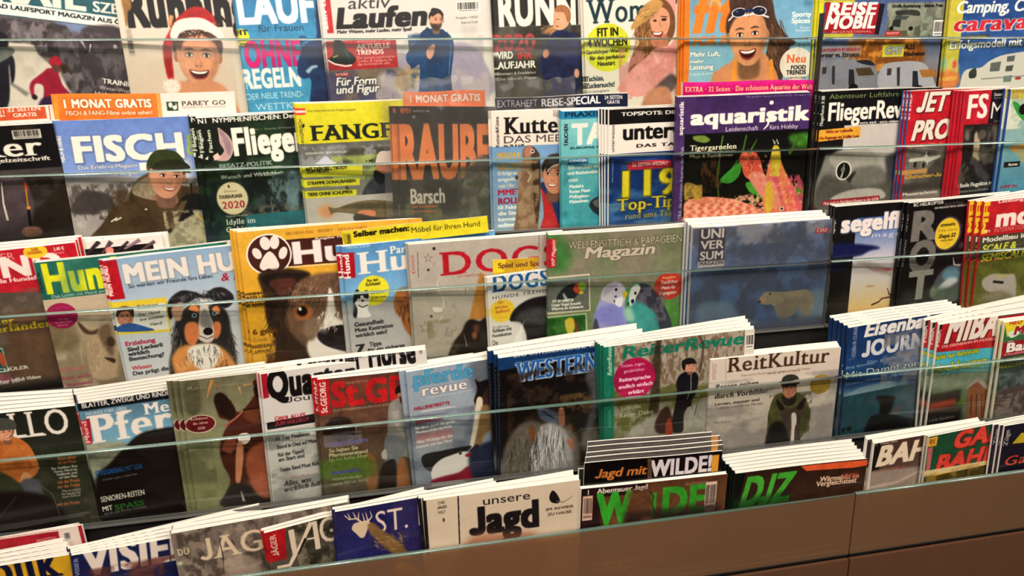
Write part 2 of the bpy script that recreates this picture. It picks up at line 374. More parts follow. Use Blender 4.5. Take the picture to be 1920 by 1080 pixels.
# ---------------------------------------------------------------- magazines: placement on the rack and what is printed on them
# key, tier, along, up, roll, yaw, width, stack thickness, copies, depth, rise left, rise right, fan, spine, film, category, group, label, label of copies, height, bow, paper colour, print
MAGS = [
('trail',1,-.4433,.0716,-.1109,.0469,.21,.008,2,.006,.0083,.0071,-.0015,None,0,'magazine','magazines on the top shelf','trail running magazine with teal title band and runners in red on a snowy slope','trail running magazine with teal title band and runners',.2951,0,'2c6470',[
('R',.2,-3.3,100,7.5,'2a6674'),
('P',[(-3.4,11.6),(88.4,13.1),(88.8,19),(-3.9,18.9)],'f4f0e8'),
('T','TRAIL',-.8,11.5,61.7,12.49,'f0e6dc','B',-.2),
('T','SZENE',64.2,11.2,24.8,5.61,'f0e6dc','b'),
('T','OFFROAD LAUFSPORT MAGAZIN AUS ÖSTERREICH',1.5,15.2,98.4,2.28,'1c2a30','b',1.1),
('P',[(-4,19.5),(88.8,19),(94.6,134.9),(-7.3,140.3)],'6a6468'),
('P',[(43.5,19.6),(61.4,19.5),(57,24.5),(54.2,27.2),(51,24)],'7a90b8'),
('N',-1.4,19.8,95.8,75.4,'3c3638',9,.45,3,.9),
('N',-1.4,19.8,95.8,75.4,'948c90',5,.58,8,.8,.6),
('C',[(51,24.6),(57,25.6),(60,20.6),(78.3,19),(80.5,39.3),(81.3,64),(61.2,62.8),(56.5,38.8)],'453c42',.8),
('N',46.1,22.2,86.7,82.6,'6f666c',6,.5,5,.8,.5),
('L',[(57.4,28.3),(60,33)],(1.13,.28),'d8d0d0',.3),
('L',[(62.4,29.8),(61.4,34.7)],(.85,.28),'d8d0d0',.1),
('E',75.4,29.6,1.1,1.2,'bdb4b8',.3),
('C',[(0,36.2),(21.2,33.8),(32.5,33.7),(35.5,39.3),(44.4,46.7),(47.5,51.8),(55.3,66.4),(66.4,74.8),(39.7,99),(-4.6,102.3)],'e2d8cc',.5),
('N',-.2,39.1,46.3,79.6,'c6bcb0',10,.55,4,.6),
('C',[(5.7,29.8),(18.3,28.9),(20.2,33.3),(19.4,38.4),(22.3,42.5),(22.3,51.4),(20.4,56.9),(19.5,45.7),(17.5,69.9),(2.9,71.2)],'23202c',.3),
('C',[(5,40),(19.5,36.3),(22.5,39.5),(12.4,47.1),(4.4,49.1)],'787c78',.3),
('L',[(19.4,56.1),(28.3,62.2)],(1.09,2.73),'8a8480',.5),
('C',[(36.6,48.7),(39.5,46),(43.9,46.2),(45.4,50.8),(46.8,54.9),(51.6,60.6),(55.3,66.4),(50.4,63.8),(48.3,59.1),(48.1,76.3),(34.6,77.5),(36.5,62),(36.3,56),(32.4,55.7),(31.6,61.3),(33.1,63.5),(30.9,63.8),(29.5,59.6),(30.3,54.8),(34.3,50.7)],'a01c3c',.3),
('C',[(40.3,41.2),(43.7,38.4),(46.4,40.5),(47.1,43.4),(45.1,45.4),(41.2,44.6)],'b8203e',.1),
('E',43.7,45.6,2.2,2.4,'6e4238',.3),
('C',[(46.3,42.9),(49.6,43.8),(48.8,47.5),(46.1,46.5)],'3a2820',.6),
('C',[(35.3,63.9),(48.8,61.5),(48.7,76.3),(34.1,77.6)],'3c1c4c',.6),
('E',31.8,63.1,1.4,1.5,'241820',.3),
('T','TRAINING',67.8,51.3,20.2,2.78,'f4f0e8','b',2.3),
('T','Winter-Workout',66.3,54.9,21.6,2.17,'d8d0c8','',2.7),
('T','Höhenluft',63.6,58.2,17.8,1.86,'f4f0e8','',2.6)]),
('santa',1,-.2834,.0758,.0245,.0696,.21,.008,2,.004,0,0,-.0015,None,0,'magazine','magazines on the top shelf','magazine with a laughing woman in a red santa hat on a pale beige cover','magazine with a laughing woman in a red santa hat',.2993,0,'e2d6c8',[
('G',-1.6,-2.3,60.1,151.2,'e8ddd0','d8c6b4','c8b09a'),
('T','Running',4.4,29.2,68,20.85,'141214','B'),
('T','& WOMEN',26.8,29.9,33.9,6.03,'2c2018','b'),
('C',[(4.3,9.1),(7.2,12),(8.2,17.8),(6.9,20.7),(5.7,21.3),(4.3,28.3),(3.3,28.9),(3.4,21.3),(3.1,16.3)],'a07840',.3),
('L',[(26.9,29.3),(28.9,23.4)],(2.33,2.33),'e0a868',.3),
('R',3,30.6,5.8,45.6,'a89c92',.5,.7),
('Q',2.5,35.3,3.3,9.7,3,'b8aca2'),
('F',40.1,47.7,12,'dea07c','4a3024',4,0,2),
('C',[(25.3,63.3),(32.2,61.1),(45.2,60.9),(54.9,68.2),(58.3,90.2),(18.5,88.2)],'d89a76',.6),
('C',[(49,33.9),(53.7,36.4),(54.5,42),(52.6,45),(50.8,40),(44.3,35),(35.2,36.6),(30.7,42.6),(29.3,40.1),(32.5,34.8)],'5a3e30',.6),
('C',[(37,44.6),(37.7,60.6),(31.9,62.9),(30.5,60.4),(30.1,51.1)],'d8c4b4',1.8,.15),
('C',[(25.6,33.4),(30.9,25.8),(39.5,19.3),(46,19.1),(51.4,23.1),(53.4,30.3),(54,34.6),(42.4,27.7),(30.6,31.7),(27.5,36.5),(25.5,47.9),(24.6,59.6),(21.6,60.1),(20.9,49.3),(21.7,40)],'b41c1e',.3),
('L',[(30.8,30.5),(37,24.1),(47.4,21.8)],(.88,1.76),'941216',.6,.6),
('L',[(23.7,38.8),(23.1,54),(23.5,59.5)],(1.75,.88),'941216',.6,.6),
('C',[(27,32.3),(30.7,27),(36.9,25),(45.1,25.1),(51.2,28.5),(55.5,32.8),(55.9,38.3),(53.6,37.6),(49.3,33.9),(41.8,31.6),(32.8,33),(29.1,37.7),(26.4,35.9)],'f0e8de',.3),
('K',40.6,30.1,14.2,4.2,20,1.8,60,['fff8f0','d8ccc0'],2,.3,60,.7),
('E',23.1,63.8,4.7,4.4,'eee4da',.6),
('K',23.2,63.2,4.2,3.1,0,2.5,40,['fff8f0','d8ccc0'],3,.3,180,.7)]),
('ohne',1,-.1468,.0777,.0388,.0819,.21,.008,2,.004,0,0,-.0015,None,0,'magazine','magazines on the top shelf','bright blue running magazine with magenta and white lettering and a dark blue runner','bright blue running magazine with magenta and white lettering',.3012,0,'3c90bc',[
('G',-1.4,-2.3,88.5,159.5,'2a78ac','4aa0c8','58a8d0','3a88b0'),
('T','LAUFZEIT',.9,28.5,84.7,18.25,'f2f4f4','B'),
('T','für Frauen',11.4,33.7,26.5,4,'1c4460'),
('V','LAUFZEIT',-.4,27.2,8.9,1.5,'f4f0e8'),
('E',1.6,36.4,4.2,4.9,'dcdc38'),
('T','FIT',-2.2,35,7.6,2.75,'141214','b'),
('T','laufen!',-2.1,38.7,6.7,1.84,'4a4a20'),
('T','OHNE',1.5,53.6,33.3,14.4,'d8187c','B'),
('T','REGELN',-1.5,66,34.1,10.77,'f0f2f2','B'),
('T','DER NEUE TREND-',-.6,72.7,33.6,3.51,'d8ecf4'),
('T','WETTKAMPF',3.5,79.4,38.4,3.87,'c8e0ec'),
('T','SWIMRUN',9,85.2,32.2,3.25,'c8e0ec'),
('C',[(50.3,10.3),(45.9,25.5),(45,37.9),(37.5,42),(32.6,50.6),(30.9,58.8),(34.3,62.1),(38.7,63.6),(36,85.6),(53.6,93.4),(71.9,48.4),(66.2,10.6)],'1c3c6c',.3),
('N',34.7,34.4,67.7,87.6,'16264c',8,.5,2,.8),
('L',[(36.7,58.4),(40.3,55.4),(43.6,54.9)],(2.56,1.6),'a8c4d0',.3),
('C',[(49.2,19.4),(47.5,22.4),(48.7,28.6),(52.3,25.6)],'8a6048',.3)]),
('laufen',1,-.0431,.0792,.0384,.0378,.235,.007,2,.004,0,0,-.0015,None,0,'magazine','magazines on the top shelf','pale grey running magazine with a bearded man jogging in a blue jacket','pale grey running magazine with a bearded man jogging',.3027,0,'dedad2',[
('G',-.6,-2.1,100.1,34,'e0dcd6','d8d4ce'),
('R',2.2,-2.1,5.6,31.1,'c42c30'),
('V','aktiv Laufen',3,29.4,26.1,2.28,'f4f0e8','bi'),
('T','aktiv',14.5,19,22.6,6.07,'3a3a40','i'),
('T','Laufen',7.1,28.7,50,10.03,'141214','Bi'),
('T','Mehr Wissen, mehr Laufen, mehr Spaß',7.3,31.5,41.1,1.68,'2c2c2c','bi'),
('Q',74.7,17.3,13.8,5.8,7,'f0ece4'),
('T','Ausgabe 1/2020',74,26.4,12.7,1.15,'6a6660'),
('T','Österreich € 6,00',76.9,29.1,9.6,1.15,'6a6660'),
('R',76.8,30.2,86.1,35.2,'b8b4b0',1,.4),
('P',[(.4,41.6),(88.3,45.2),(88.4,145.6),(-2.4,137)],'9c98a4'),
('N',1.2,34.9,89.2,106.6,'b8b0b4',12,.5,2,.7),
('C',[(38.7,48.9),(55.8,43.9),(71.5,39.3),(80.8,40.2),(88.1,48.2),(91.5,69.4),(41.3,69.6)],'a8a0b4',.9),
('C',[(1.8,49.5),(25.4,47.8),(42.8,53.8),(47.4,69.9),(2.3,70.3)],'54506a',1.2),
('N',1.9,48.4,41,72.6,'8e7a60',8,.5,4,.8),
('N',25,51.2,91.3,72.4,'c0b4b4',8,.5,9,.7),
('C',[(36.4,57.5),(46.2,49.3),(52,52.4),(48.2,61.1),(38.8,63.5)],'b89858',1.2,.6),
('R',.8,35.4,39.1,50.7,'b42a30'),
('T','AUSRÜSTUNG IM CHECK',17.7,36.6,18.9,1.13,'e8c0b8'),
('T','AKTUELLE',17.1,40,18.6,2.55,'f4f0e8','b'),
('T','TRENDS',16.7,43.1,15.1,2.56,'f4f0e8','b'),
('T','Die besten Laufschuhe,',16.8,45.4,21,1.43,'f0c8c0'),
('T','Outfits & Gadgets für',16.6,47.1,19.9,1.43,'f0c8c0'),
('T','das kommende Jahr',16.7,48.8,18.4,1.43,'f0c8c0'),
('C',[(1.5,44.4),(4,42.3),(5.1,35.6),(7.5,34.6),(10.2,36.3),(11.6,39.8),(14.7,42.7),(15.9,45.6),(13.6,47.8),(7.8,47.5),(2.2,46.1)],'1a2624',.1),
('L',[(.8,45.2),(4.3,47.4),(10,48.8),(13.5,48.4)],(.86,.86),'e8e8e4'),
('L',[(3.6,43.9),(6.6,42.9)],.86,'a0a840'),
('L',[(10.4,39.7),(12.5,44.9)],.58,'3a7060'),
('R',4.1,52.2,11.4,54.3,'a83438'),
('T','RATGEBER',4.2,53.6,6.7,1.15,'f4f0e8'),
('T','Für Form',3.6,59.1,22.4,4.33,'f4f0e8','bi',0,'30303a'),
('T','und Figur',3.1,63.4,24,4.35,'f4f0e8','bi',0,'30303a'),
('C',[(53.7,32.9),(56.9,31),(61.4,31.4),(68.3,33.4),(71.6,38.1),(71.4,44.5),(68.8,58.6),(65.4,86.2),(47.9,85),(51.4,52.4),(47.8,51.7),(44.5,48.6),(44.2,44.5),(48.3,39.5),(52.3,35.7)],'1c4a78',.2),
('N',45.9,32.6,68.9,74.2,'163a64',7,.5,5,.8),
('L',[(61.8,37.8),(60.2,57.5)],.31,'102a4c'),
('L',[(70.3,39.8),(67.8,56.1)],.31,'8ab0d0'),
('C',[(57,30.1),(60.5,32),(66,31.6),(67,33.9),(62.6,35.5),(56.7,33.5)],'16406c',.2),
('C',[(55.9,42.7),(57.9,40.5),(60.5,39.4),(60.9,41.2),(59.3,45.8),(57.3,47.4),(55.7,45.6)],'dca48c',.2),
('F',62.7,26.9,3.6,'d8a080','2c2420',4,1,0,'3a2a22'),
('C',[(60.1,21.7),(61.5,20.1),(65.6,21.3),(67.2,24.2),(64.2,23),(60.5,24.6)],'241e1c',.2)]),
('runner',1,.182,.0876,.0371,.0684,.21,.007,2,.004,0,0,-.0015,None,0,'magazine','magazines on the top shelf','black running magazine with a blonde woman jogging in a navy jacket','black running magazine with a blonde woman jogging in a navy jacket',.3111,0,'46433c',[
('G',-2.4,0,100.7,37.8,'1a1816','24221e'),
('G',-4.6,34.6,100,165.1,'57544a','4a473c','2a2a28'),
('N',-4.4,31.4,100.2,127,'242320',10,.5,2,.6),
('R',-2.4,0,-.8,35.4,'eee8e0'),
('V',"RUNNER'S",-1.4,34.1,21.6,2.11,'141214'),
('T','RUNNER',2.5,34.2,75.1,19.41,'eee6de','B'),
('T','2020',-2.3,49.7,29.1,9.85,'b04848','b'),
('T','WIRD',-1.9,54.6,12.9,4.29,'f4f0e8','b'),
('T','IHR',14.2,55.3,9.8,4.33,'c83838','b'),
('T','LAUFJAHR',-2.3,60.9,28.6,4.32,'f4f0e8','b'),
('T','Einsteigen & Dranbleiben',.3,64.7,25.8,1.67,'f4f0e8'),
('T','Die besten Pläne',.1,68,25.9,1.68,'c8c0b8'),
('E',-1.4,63.9,.5,.5,'c83838'),
('C',[(42.7,27.9),(46.4,27),(50,27.7),(50.6,33),(47.5,36.9),(42.3,38),(36.3,41.2),(30.8,41.6),(33.5,38.4),(39.5,34.7)],'b88858',.4),
('K',37.9,37.9,5.9,3.3,150,3.3,30,['d8a870','8a6040'],3,.26,25,.7),
('C',[(40.6,25.5),(45,24.3),(49.4,25.7),(50.7,31),(49.8,35),(45.2,38.1),(40.9,37.3),(39.5,34)],'e0ac8c',.2),
('C',[(40.5,26.2),(42.9,23),(48,23.1),(51.5,26.4),(51.4,32.4),(49.1,33),(47.1,27.6),(42,26.9)],'a8744a',.2),
('L',[(40.9,35.4),(43.1,36.1)],.55,'8a3c38'),
('L',[(41.4,31.4),(43.6,31.5)],.44,'4a2c20'),
('E',40.3,33.4,.7,1,'d09878',.2),
('C',[(40,39.3),(46,38.2),(51.1,39.7),(57,44.5),(58.9,56.8),(57.9,65.6),(54.4,80.7),(55.3,101.9),(36.9,100.7),(37.3,72.9),(32.3,67.2),(28.8,62.3),(30.7,52.3),(33.9,45.7)],'26305e',.2),
('N',30.5,39,57.2,87.8,'181f44',6,.5,4,.8),
('E',33.6,52.4,2.2,3,'c08a70',.4,20),
('E',54.8,65.8,1.9,3.1,'d8a088',.4),
('L',[(44.4,40.1),(42.8,66.3)],.37,'141a3c')]),
('women',1,.3062,.0895,.0497,.0901,.21,.007,2,.004,0,0,-.0015,None,0,'magazine','magazines on the top shelf','white fitness magazine with a yellow disc and a woman in a pink sweater','white fitness magazine with a yellow disc and a woman',.313,0,'e2ded2',[
('G',-2.6,-.1,125.2,173.5,'e8e4da','dcd6c8','d0c8b8'),
('T',"Women's",1.6,34,74.1,14.55,'1e3c48','s'),
('V',"Women's",2.3,16.1,12.9,1.86,'141214'),
('C',[(50.1,1),(64.6,1.3),(66.9,28.1),(62.8,34.8),(51,20.9)],'e0a8a0',.4),
('E',16.3,49.7,16.6,15.3,'d4d83c'),
('T','FIT IN',8.9,42.3,15.3,5.02,'141214','b'),
('T','4 WOCHEN',1.8,48.7,28.8,5.04,'141214','b'),
('T','Ganzkörper-Workout',.5,53,30.4,2.36,'2a2a20','b'),
('T','für den perfekten',3,56.9,25.5,2.38,'2a2a20','b'),
('T','Neustart',8.6,60.9,12.8,2.74,'2a2a20','b'),
('T','Tschüss,',-.5,70.3,13.4,3.09,'26343c','b'),
('T','Zuckersucht!',-.7,74.8,21.3,3.11,'26343c','b'),
('T','Strategien',-.8,77.9,17,1.73,'5a6468'),
('C',[(41.6,25.9),(48.7,21.8),(55.8,20.3),(62.1,23.9),(66,31.5),(66,41.8),(61.9,48.5),(55.5,49.9),(49.8,58.3),(41.7,64.8),(32.2,67.1),(30.7,64.2),(34.8,54.1),(39.7,47.5),(35.8,42.5),(39.1,35.9),(33.6,37.7),(38.4,31.8)],'7a5438',.4),
('K',45.2,44.3,8.7,17.1,100,7.5,140,['b88850','8a6040','5a3c28','c89c60'],3,.4,25,.7),
('C',[(50.2,26.9),(55.7,25.7),(61.3,29.3),(62.4,36.8),(59.6,43.6),(55.5,47.5),(51.6,45.9),(48.5,39),(47.4,32.2)],'d8a080',.2),
('C',[(48.4,43.1),(59.6,43.6),(60.3,51.9),(49.9,50.7)],'b87c60',.4),
('C',[(40,27.8),(50.3,20.8),(57.3,23.1),(54.1,28.4),(46.2,33.5),(36.7,38.5),(33.6,38.4)],'c49a5c',.4),
('K',46.2,29.4,7.1,3.4,150,4.7,40,['d8b070','8a6040'],5,.31,25,.7),
('C',[(49.2,41),(52.4,41.9),(57.2,41.4),(55.6,44.8),(51.6,44.6)],'8a3a34'),
('C',[(50,41.8),(53.2,42.2),(56.4,41.7),(54.8,43.3),(51.2,43.2)],'faf4ec'),
('E',58,33.9,2,.9,'3a2418',.1),
('L',[(55.7,31.8),(60.4,32.3)],.64,'4a3020'),
('E',51.3,34.3,1.3,.7,'3a2418',.1),
('L',[(54.5,34.5),(55.6,38.6)],.6,'b47c60',.2),
('C',[(61.9,50.6),(66.8,45.3),(65.1,66.1),(64.3,76.8),(51.2,79.5),(39,83),(31.1,81),(22.5,77),(27.4,71),(34.6,63.7),(45.8,56.7),(50.7,52.1)],'e0a49c',.4),
('N',24,50.1,67.5,84.1,'cc8c84',7,.52,6,.7),
('L',[(49.1,53.4),(53.8,62)],(.8,3.2),'f0c0b4',.8,.6),
('C',[(61.8,69.5),(67.5,73.4),(62.6,81.7),(47.1,82.1)],'585050',.8),
('C',[(43.1,82.5),(61.8,79.5),(63.3,113.1),(38.5,111.1)],'c08a6c',.8),
('L',[(35.4,7.2),(30.9,20.2),(27.6,28.7)],0,'141214')]),
('fit',1,.4561,.0945,.0242,.01,.2,.012,3,.004,0,0,-.003,'f08a2a',0,'magazine','magazines on the top shelf','fitness magazine with orange spine, pale blue sky and a swimmer wearing goggles','fitness magazine with orange spine, pale blue sky and a swimmer wearing',.318,0,'9cc0cc',[
('G',-2.7,1.3,128.5,182.5,'6aa0c4','88b8cc','a8c8cc','b0ccc8'),
('R',-4.3,1.3,3.5,173.3,'e8842c'),
('T','fit',3.1,43.5,35.5,25.15,'ee8430','Bi'),
('T','FOR FUN',5.8,52.9,39.1,5.81,'e0883c','Bi'),
('C',[(18.1,26.7),(20.3,20.4),(24.4,21.1),(27.1,26.1),(26.4,29.7),(24.6,25.4),(21.3,23.9),(19.7,27.4)],'f0a860'),
('T','Mehr Luft,',4.4,60.5,23.6,3.29,'f4f0e8','b',0,'6a8c98'),
('T','mehr',4.5,64.9,10.7,2.57,'f4f0e8','b',0,'6a8c98'),
('T','Leistung',4.2,69.3,18.7,3.32,'f4f0e8','b',0,'6a8c98'),
('T','So atmest du dich fit',4.3,73.3,18.7,1.85,'d8e4e4'),
('R',92.5,24,99.7,28.4,'5a8aa8',1),
('T','Sporty',83.4,35.4,15.6,3.31,'f4f0e8','b'),
('T','Spices',83.3,39.8,15.1,3.32,'f4f0e8','b'),
('T','Sieben',90.5,43.7,7.8,1.49,'d8e4e4'),
('T','Rezepte',87.1,45.5,11.3,1.49,'d8e4e4'),
('C',[(33.6,25.5),(36.3,12.1),(46,7.3),(58.7,12.4),(66.9,23.2),(71.2,37.7),(81.3,49),(87.7,52.9),(82.7,57.2),(88.4,64.2),(79.1,67.6),(78.1,79),(69.3,77.9),(64.1,63.4),(64.8,44.9),(38.9,33.5)],'543c30',.4),
('K',72.1,52.5,6.9,17.1,70,8.9,120,['7a5a44','38241c','5a4030','9a7050'],3,.39,25,.7),
('C',[(21.5,76.9),(26.3,70.4),(37,64.8),(42.7,60.5),(61.3,59.6),(68.7,67.3),(75.4,78.9),(82.1,114),(21,111)],'d09468',.4),
('C',[(38.6,62.6),(41.1,63.4),(41.1,81.4),(36.8,81.2)],'e89a40',.2),
('C',[(67.7,65.4),(70.3,66.6),(72.2,82.6),(68.7,82.4)],'e89a40',.2),
('F',49.3,48.2,14.8,'d89c70','4a342a',-4,-.1,2),
('C',[(35.1,20.6),(36.3,12.1),(47.7,8),(60.5,13.8),(64.5,25.3),(64.2,35.4),(57.2,30.2),(47,27.9),(38.8,30.6),(34.9,35.5)],'4a342a',.4),
('K',48.3,21.1,12.5,5.7,80,5,50,['6a4c3a','2c1c16'],7,.42,25,.7),
('L',[(33.3,37),(37.3,33.4),(47.3,33.6),(55.6,32.4),(65.1,35.4)],1.25,'d8dce0'),
('E',41.4,31.7,5.8,3.2,'e4e4ec',0,-6),
('E',41.4,31.7,5,2.7,'1a2032',0,-6),
('E',57.2,30.9,5.9,3.3,'e4e4ec',0,4),
('E',57.2,30.9,5.1,2.7,'1a2032',0,4),
('L',[(45.5,30.7),(52.6,30.5)],2.09,'1c3464'),
('E',39.7,31,1.2,.7,'5a6a8c',.4),
('E',58.9,30.3,1.3,.7,'5a6a8c',.4),
('E',89.2,68.3,13.6,11.8,'e8e0d4'),
('T','Neu',80.8,67.3,16.6,5.69,'ee7038','bs'),
('T','FOOD',85,72,12.3,2.67,'141214','b'),
('T','TRENDS',81.3,75.7,16.3,3.06,'141214','b'),
('T','GEMÜSE',81.5,78.7,15.9,1.15,'3a3a3a')]),
('reise',1,.6654,.0977,.0241,.01,.212,.011,3,.004,0,0,-.003,'dcd832',0,'magazine','magazines on the top shelf','motorhome magazine with yellow spine, red title box and two camper vans','motorhome magazine with yellow spine, red title box and two camper vans',.3212,0,'5a6a90',[
('G',-4.7,1.3,134.3,179.4,'38487c','7488a8','8098a8','3a3c44'),
('R',-5.5,1.3,3.3,46.1,'d8d038'),
('R',-3.9,22,27.1,23.5,'c8c040'),
('P',[(4.3,23.1),(50.4,24.6),(46.6,45),(4.8,43.3)],'a42028'),
('P',[(47,24.5),(51.3,24.6),(48.3,45.1),(44.9,45)],'201828'),
('T','REISE',6.7,31.5,37.7,7.69,'f4f0e8','Bi'),
('T','MOBIL',4.9,40.5,40,8.12,'f4f0e8','Bi'),
('T','INTERNATIONAL',11,43.5,31.2,1.42,'d8c8b8','w'),
('R',4.8,44,28,46.4,'bcb440'),
('P',[(54.6,23.9),(101.1,24),(101.1,47.1),(53.7,46.6)],'707468'),
('N',53.3,23.2,104.2,47.1,'98a090',7,.5,4,.8),
('N',54.7,36.7,104.2,47.1,'4c5440',5,.5,8,.8),
('T','Große Ausstattung – kleiner Preis',57.1,27.1,41.3,2.13,'141214','b'),
('C',[(60.6,31.1),(66.8,29.1),(78.5,29.3),(81.2,33.6),(79.7,38.6),(74.8,42.1),(66.2,42.6),(56.5,41),(56.8,36)],'8a8c80',.2),
('C',[(60.4,29.7),(68.9,28.8),(78.5,29.3),(79.8,32.9),(69.3,32),(62.4,32.5)],'3a3c38',.2),
('P',[(59.3,35.3),(65.3,34.7),(65.1,40.4),(58.1,39.6)],'2c302c'),
('P',[(60.7,32.5),(72,32.7),(69.7,35.5),(60.1,35)],'4a5450'),
('E',58.2,41,1.7,1.4,'141214'),
('E',73.9,41.4,1.8,1.5,'141214'),
('R',53.3,43,65.7,46.2,'b03038'),
('T','PROFITEST',54.8,45.2,10,1.45,'f4f0e8'),
('Q',92.5,36,8.6,11.1,4,'f0ece4'),
('R',-2,46.7,121.6,90.4,'4e5c7c'),
('G',-2,46.7,120.5,82.7,'4c5c84','8c8c98','6c6660'),
('C',[(28.3,48.8),(80,48.7),(86.5,65),(69.3,69.7),(29.4,61.1)],'8c5424',2.1),
('N',23.8,46.6,82.6,70.1,'e09a40',4,.55,3,.8),
('P',[(.5,52.4),(35.4,51.9),(35.2,58.7),(.3,60.2)],'a8a09c',0,.7),
('T','TEILINTEGRIERTE IM VERGLEICH',.8,55.6,33.6,1.79,'8a2030','b'),
('T','Forster vs. Etrusco',.6,59.5,33.4,2.88,'141214','b'),
('R',52.5,52,70,60.5,'d4cc50'),
('T','CMT',54.5,58.2,14.4,4.41,'a8b0b4','Bi',0,'50544c'),
('T','ALLE',70.3,55.4,8.8,3.32,'141214','b'),
('T','Neuheiten',70.4,60.1,17.2,2.96,'141214','b'),
('C',[(1,64.5),(16.7,61.4),(29.5,61.8),(44.3,64.4),(49.3,70.5),(53.4,76.5),(53.2,83.2),(2.4,81.2)],'8c8c98',.2),
('P',[(31.8,67.7),(43.8,67.3),(47.8,72.6),(34.8,72.9)],'584830'),
('P',[(26.7,68.2),(30.5,68.4),(32.5,79.4),(27.3,79.2)],'2a2c34'),
('P',[(5.4,66.1),(8.7,65.8),(8.7,70.5),(5.3,70.8)],'4a3840'),
('P',[(12.9,65.6),(15.4,65.3),(16.1,78.1),(13.9,78)],'3c3c44'),
('E',31.3,81.2,3.9,3,'141214'),
('C',[(53.3,66.9),(69.5,63.8),(82.8,64.2),(89.3,66.6),(94.6,72.7),(98.1,78.9),(98.1,85.7),(55.1,84)],'b0b0b8',.2),
('P',[(84.2,70.2),(96.7,69.8),(100.5,75.2),(87.6,75.5)],'b07840'),
('P',[(79,70.7),(83,70.9),(85.3,82.1),(79.9,81.9)],'2a2c34'),
('P',[(57.8,68.5),(61.3,68.3),(61.4,73.1),(57.9,73.3)],'4a3840'),
('P',[(65.6,68.1),(68.2,67.8),(69.3,80.8),(67.1,80.7)],'3c3c44'),
('E',85.3,84,4.1,3.1,'141214'),
('C',[(32.1,62.6),(42.4,62.2),(47.1,66),(38.4,65)],'2c2c34',.2)]),
('camping',1,.8855,.1026,.0364,.04,.21,.009,2,.004,0,0,-.0015,None,0,'magazine','magazines on the top shelf','blue camping magazine with red italic lettering and a white caravan','blue camping magazine with red italic lettering and a white caravan',.3261,0,'305088',[
('G',-2.9,2.1,140,191.3,'24407c','3c68a8','7aa0c0','b0b8b0'),
('R',-2.9,2.1,11.5,83.3,'c8c050'),
('T','Camping, Cars',4.8,32.6,75.1,8.12,'f4f0e8','bi'),
('T','caravans',3.6,45,88.4,10.46,'c83040','Bsi',0,'e8d8d8'),
('R',15.2,48,37,51.4,'4a4c3c'),
('T','ERFOLGSMODELL',16.5,50.3,19.4,1.51,'c8c070'),
('T','Erfolgsmodell mit 5 Betten',2.4,57.2,99.3,5.67,'f4f0e8','b',0,'3c5070'),
('C',[(15.3,83.5),(18.6,72.9),(32.7,71.3),(41.6,66.3),(60.4,62.5),(115.5,63.1),(122.7,100.9),(16.9,95.2)],'d8d4cc',.2),
('L',[(33.9,79.8),(118.5,79)],.73,'8c8c88'),
('P',[(41,68.6),(50.5,67.8),(49.7,74.7),(40.9,74.7)],'6c7470'),
('P',[(55.4,64.6),(62.6,64.1),(62.3,68.3),(55.5,68.4)],'6c7470'),
('P',[(55.5,71.5),(62.3,71),(61.5,75.3),(55.1,75.4)],'5c6460'),
('P',[(54.2,78.8),(62,78.4),(61.8,83.1),(54.4,83.1)],'7c8c88'),
('C',[(22.6,73.9),(28,71.8),(28.9,78),(23.2,78.5)],'3c4440',.2),
('R',65.2,80.1,70.5,81.9,'b03838'),
('C',[(-.5,70.6),(5.1,63.3),(9.1,65),(12.5,69.6),(11.9,79.5),(4.4,79.9)],'d8c878',.9,.8),
('E',5.3,79.2,9.5,7,'e08850',1,0,.9),
('T','HOCH GANZ DICHT?',-4.1,79.5,16,2.7,'f0d060','b'),
('E',8.5,68,1.9,3.1,'d86858',.5),
('E',.9,66.9,1.4,3.8,'a8c898',.5)]),
('blinker',2,-.571,.0521,.0323,.01,.215,.01,3,.004,.0031,.0041,.003,None,0,'magazine','magazines on the second shelf','black angling magazine with thick white lettering and a fishing float','black angling magazine with thick white lettering and a fishing float',.2756,0,'16161a',[
('G',25.1,-7.9,103.5,148.2,'101012','18181c','2a2420'),
('T','Blinker',25.5,16.6,66.7,10.3,'eee8dc','bs'),
('T','Europas große Angelzeitschrift',28.6,19.6,66.5,2.3,'e4ddd0','b'),
('Q',78.6,2.6,14.4,4.9,5,'c8c4b8'),
('R',79.7,-.1,90.8,2.2,'4a3c20',1,.6),
('G',17.6,23.7,103.5,148.2,'4a4442','3c3232','241e1c'),
('N',42.5,25.5,94,74.8,'2c2420',9,.5,3,.8),
('C',[(68.2,27.3),(78.8,27.4),(81.6,40.1),(79.7,55),(71.4,63.4),(60.5,64),(44.4,64),(52.7,26.2)],'5c4e54',.5),
('C',[(80.3,49),(86.3,43.4),(96.4,33.7),(105.3,29.9),(100.7,69.2),(78.9,67.2)],'322820',.8),
('L',[(68.1,30.2),(66.7,41.9),(66.9,51.5)],(.52,1.31),'e8e0d4'),
('L',[(79.7,31),(78.6,44.3)],(.79,.79),'d89030'),
('L',[(79.7,31),(79.8,35.5)],(1.32,1.06),'d85a30'),
('E',78.7,45.2,1.1,.9,'e89a48'),
('L',[(78.4,46.4),(77.5,57.8)],(1.34,1.6),'141012'),
('E',77.8,58.8,5.4,3.1,'dca088',.3),
('L',[(73.7,57.5),(82.3,58.3)],.27,'a87058',.1),
('L',[(73.4,59.3),(81.9,60.4)],.27,'a87058',.1),
('R',10.1,55,116.3,76.9,'1e1a18',6,.7)]),
('fisch',2,-.3528,.06,.0047,.0676,.215,.012,3,.004,0,0,-.003,None,0,'magazine','magazines on the second shelf','light blue fishing magazine with a smiling man in a dark green cap','light blue fishing magazine with a smiling man',.2835,0,'a0b4dc',[
('G',-1.5,-3.4,84.3,158.1,'6f8ecf','8ea8da','b8c6dc','d0cccc','9a948c'),
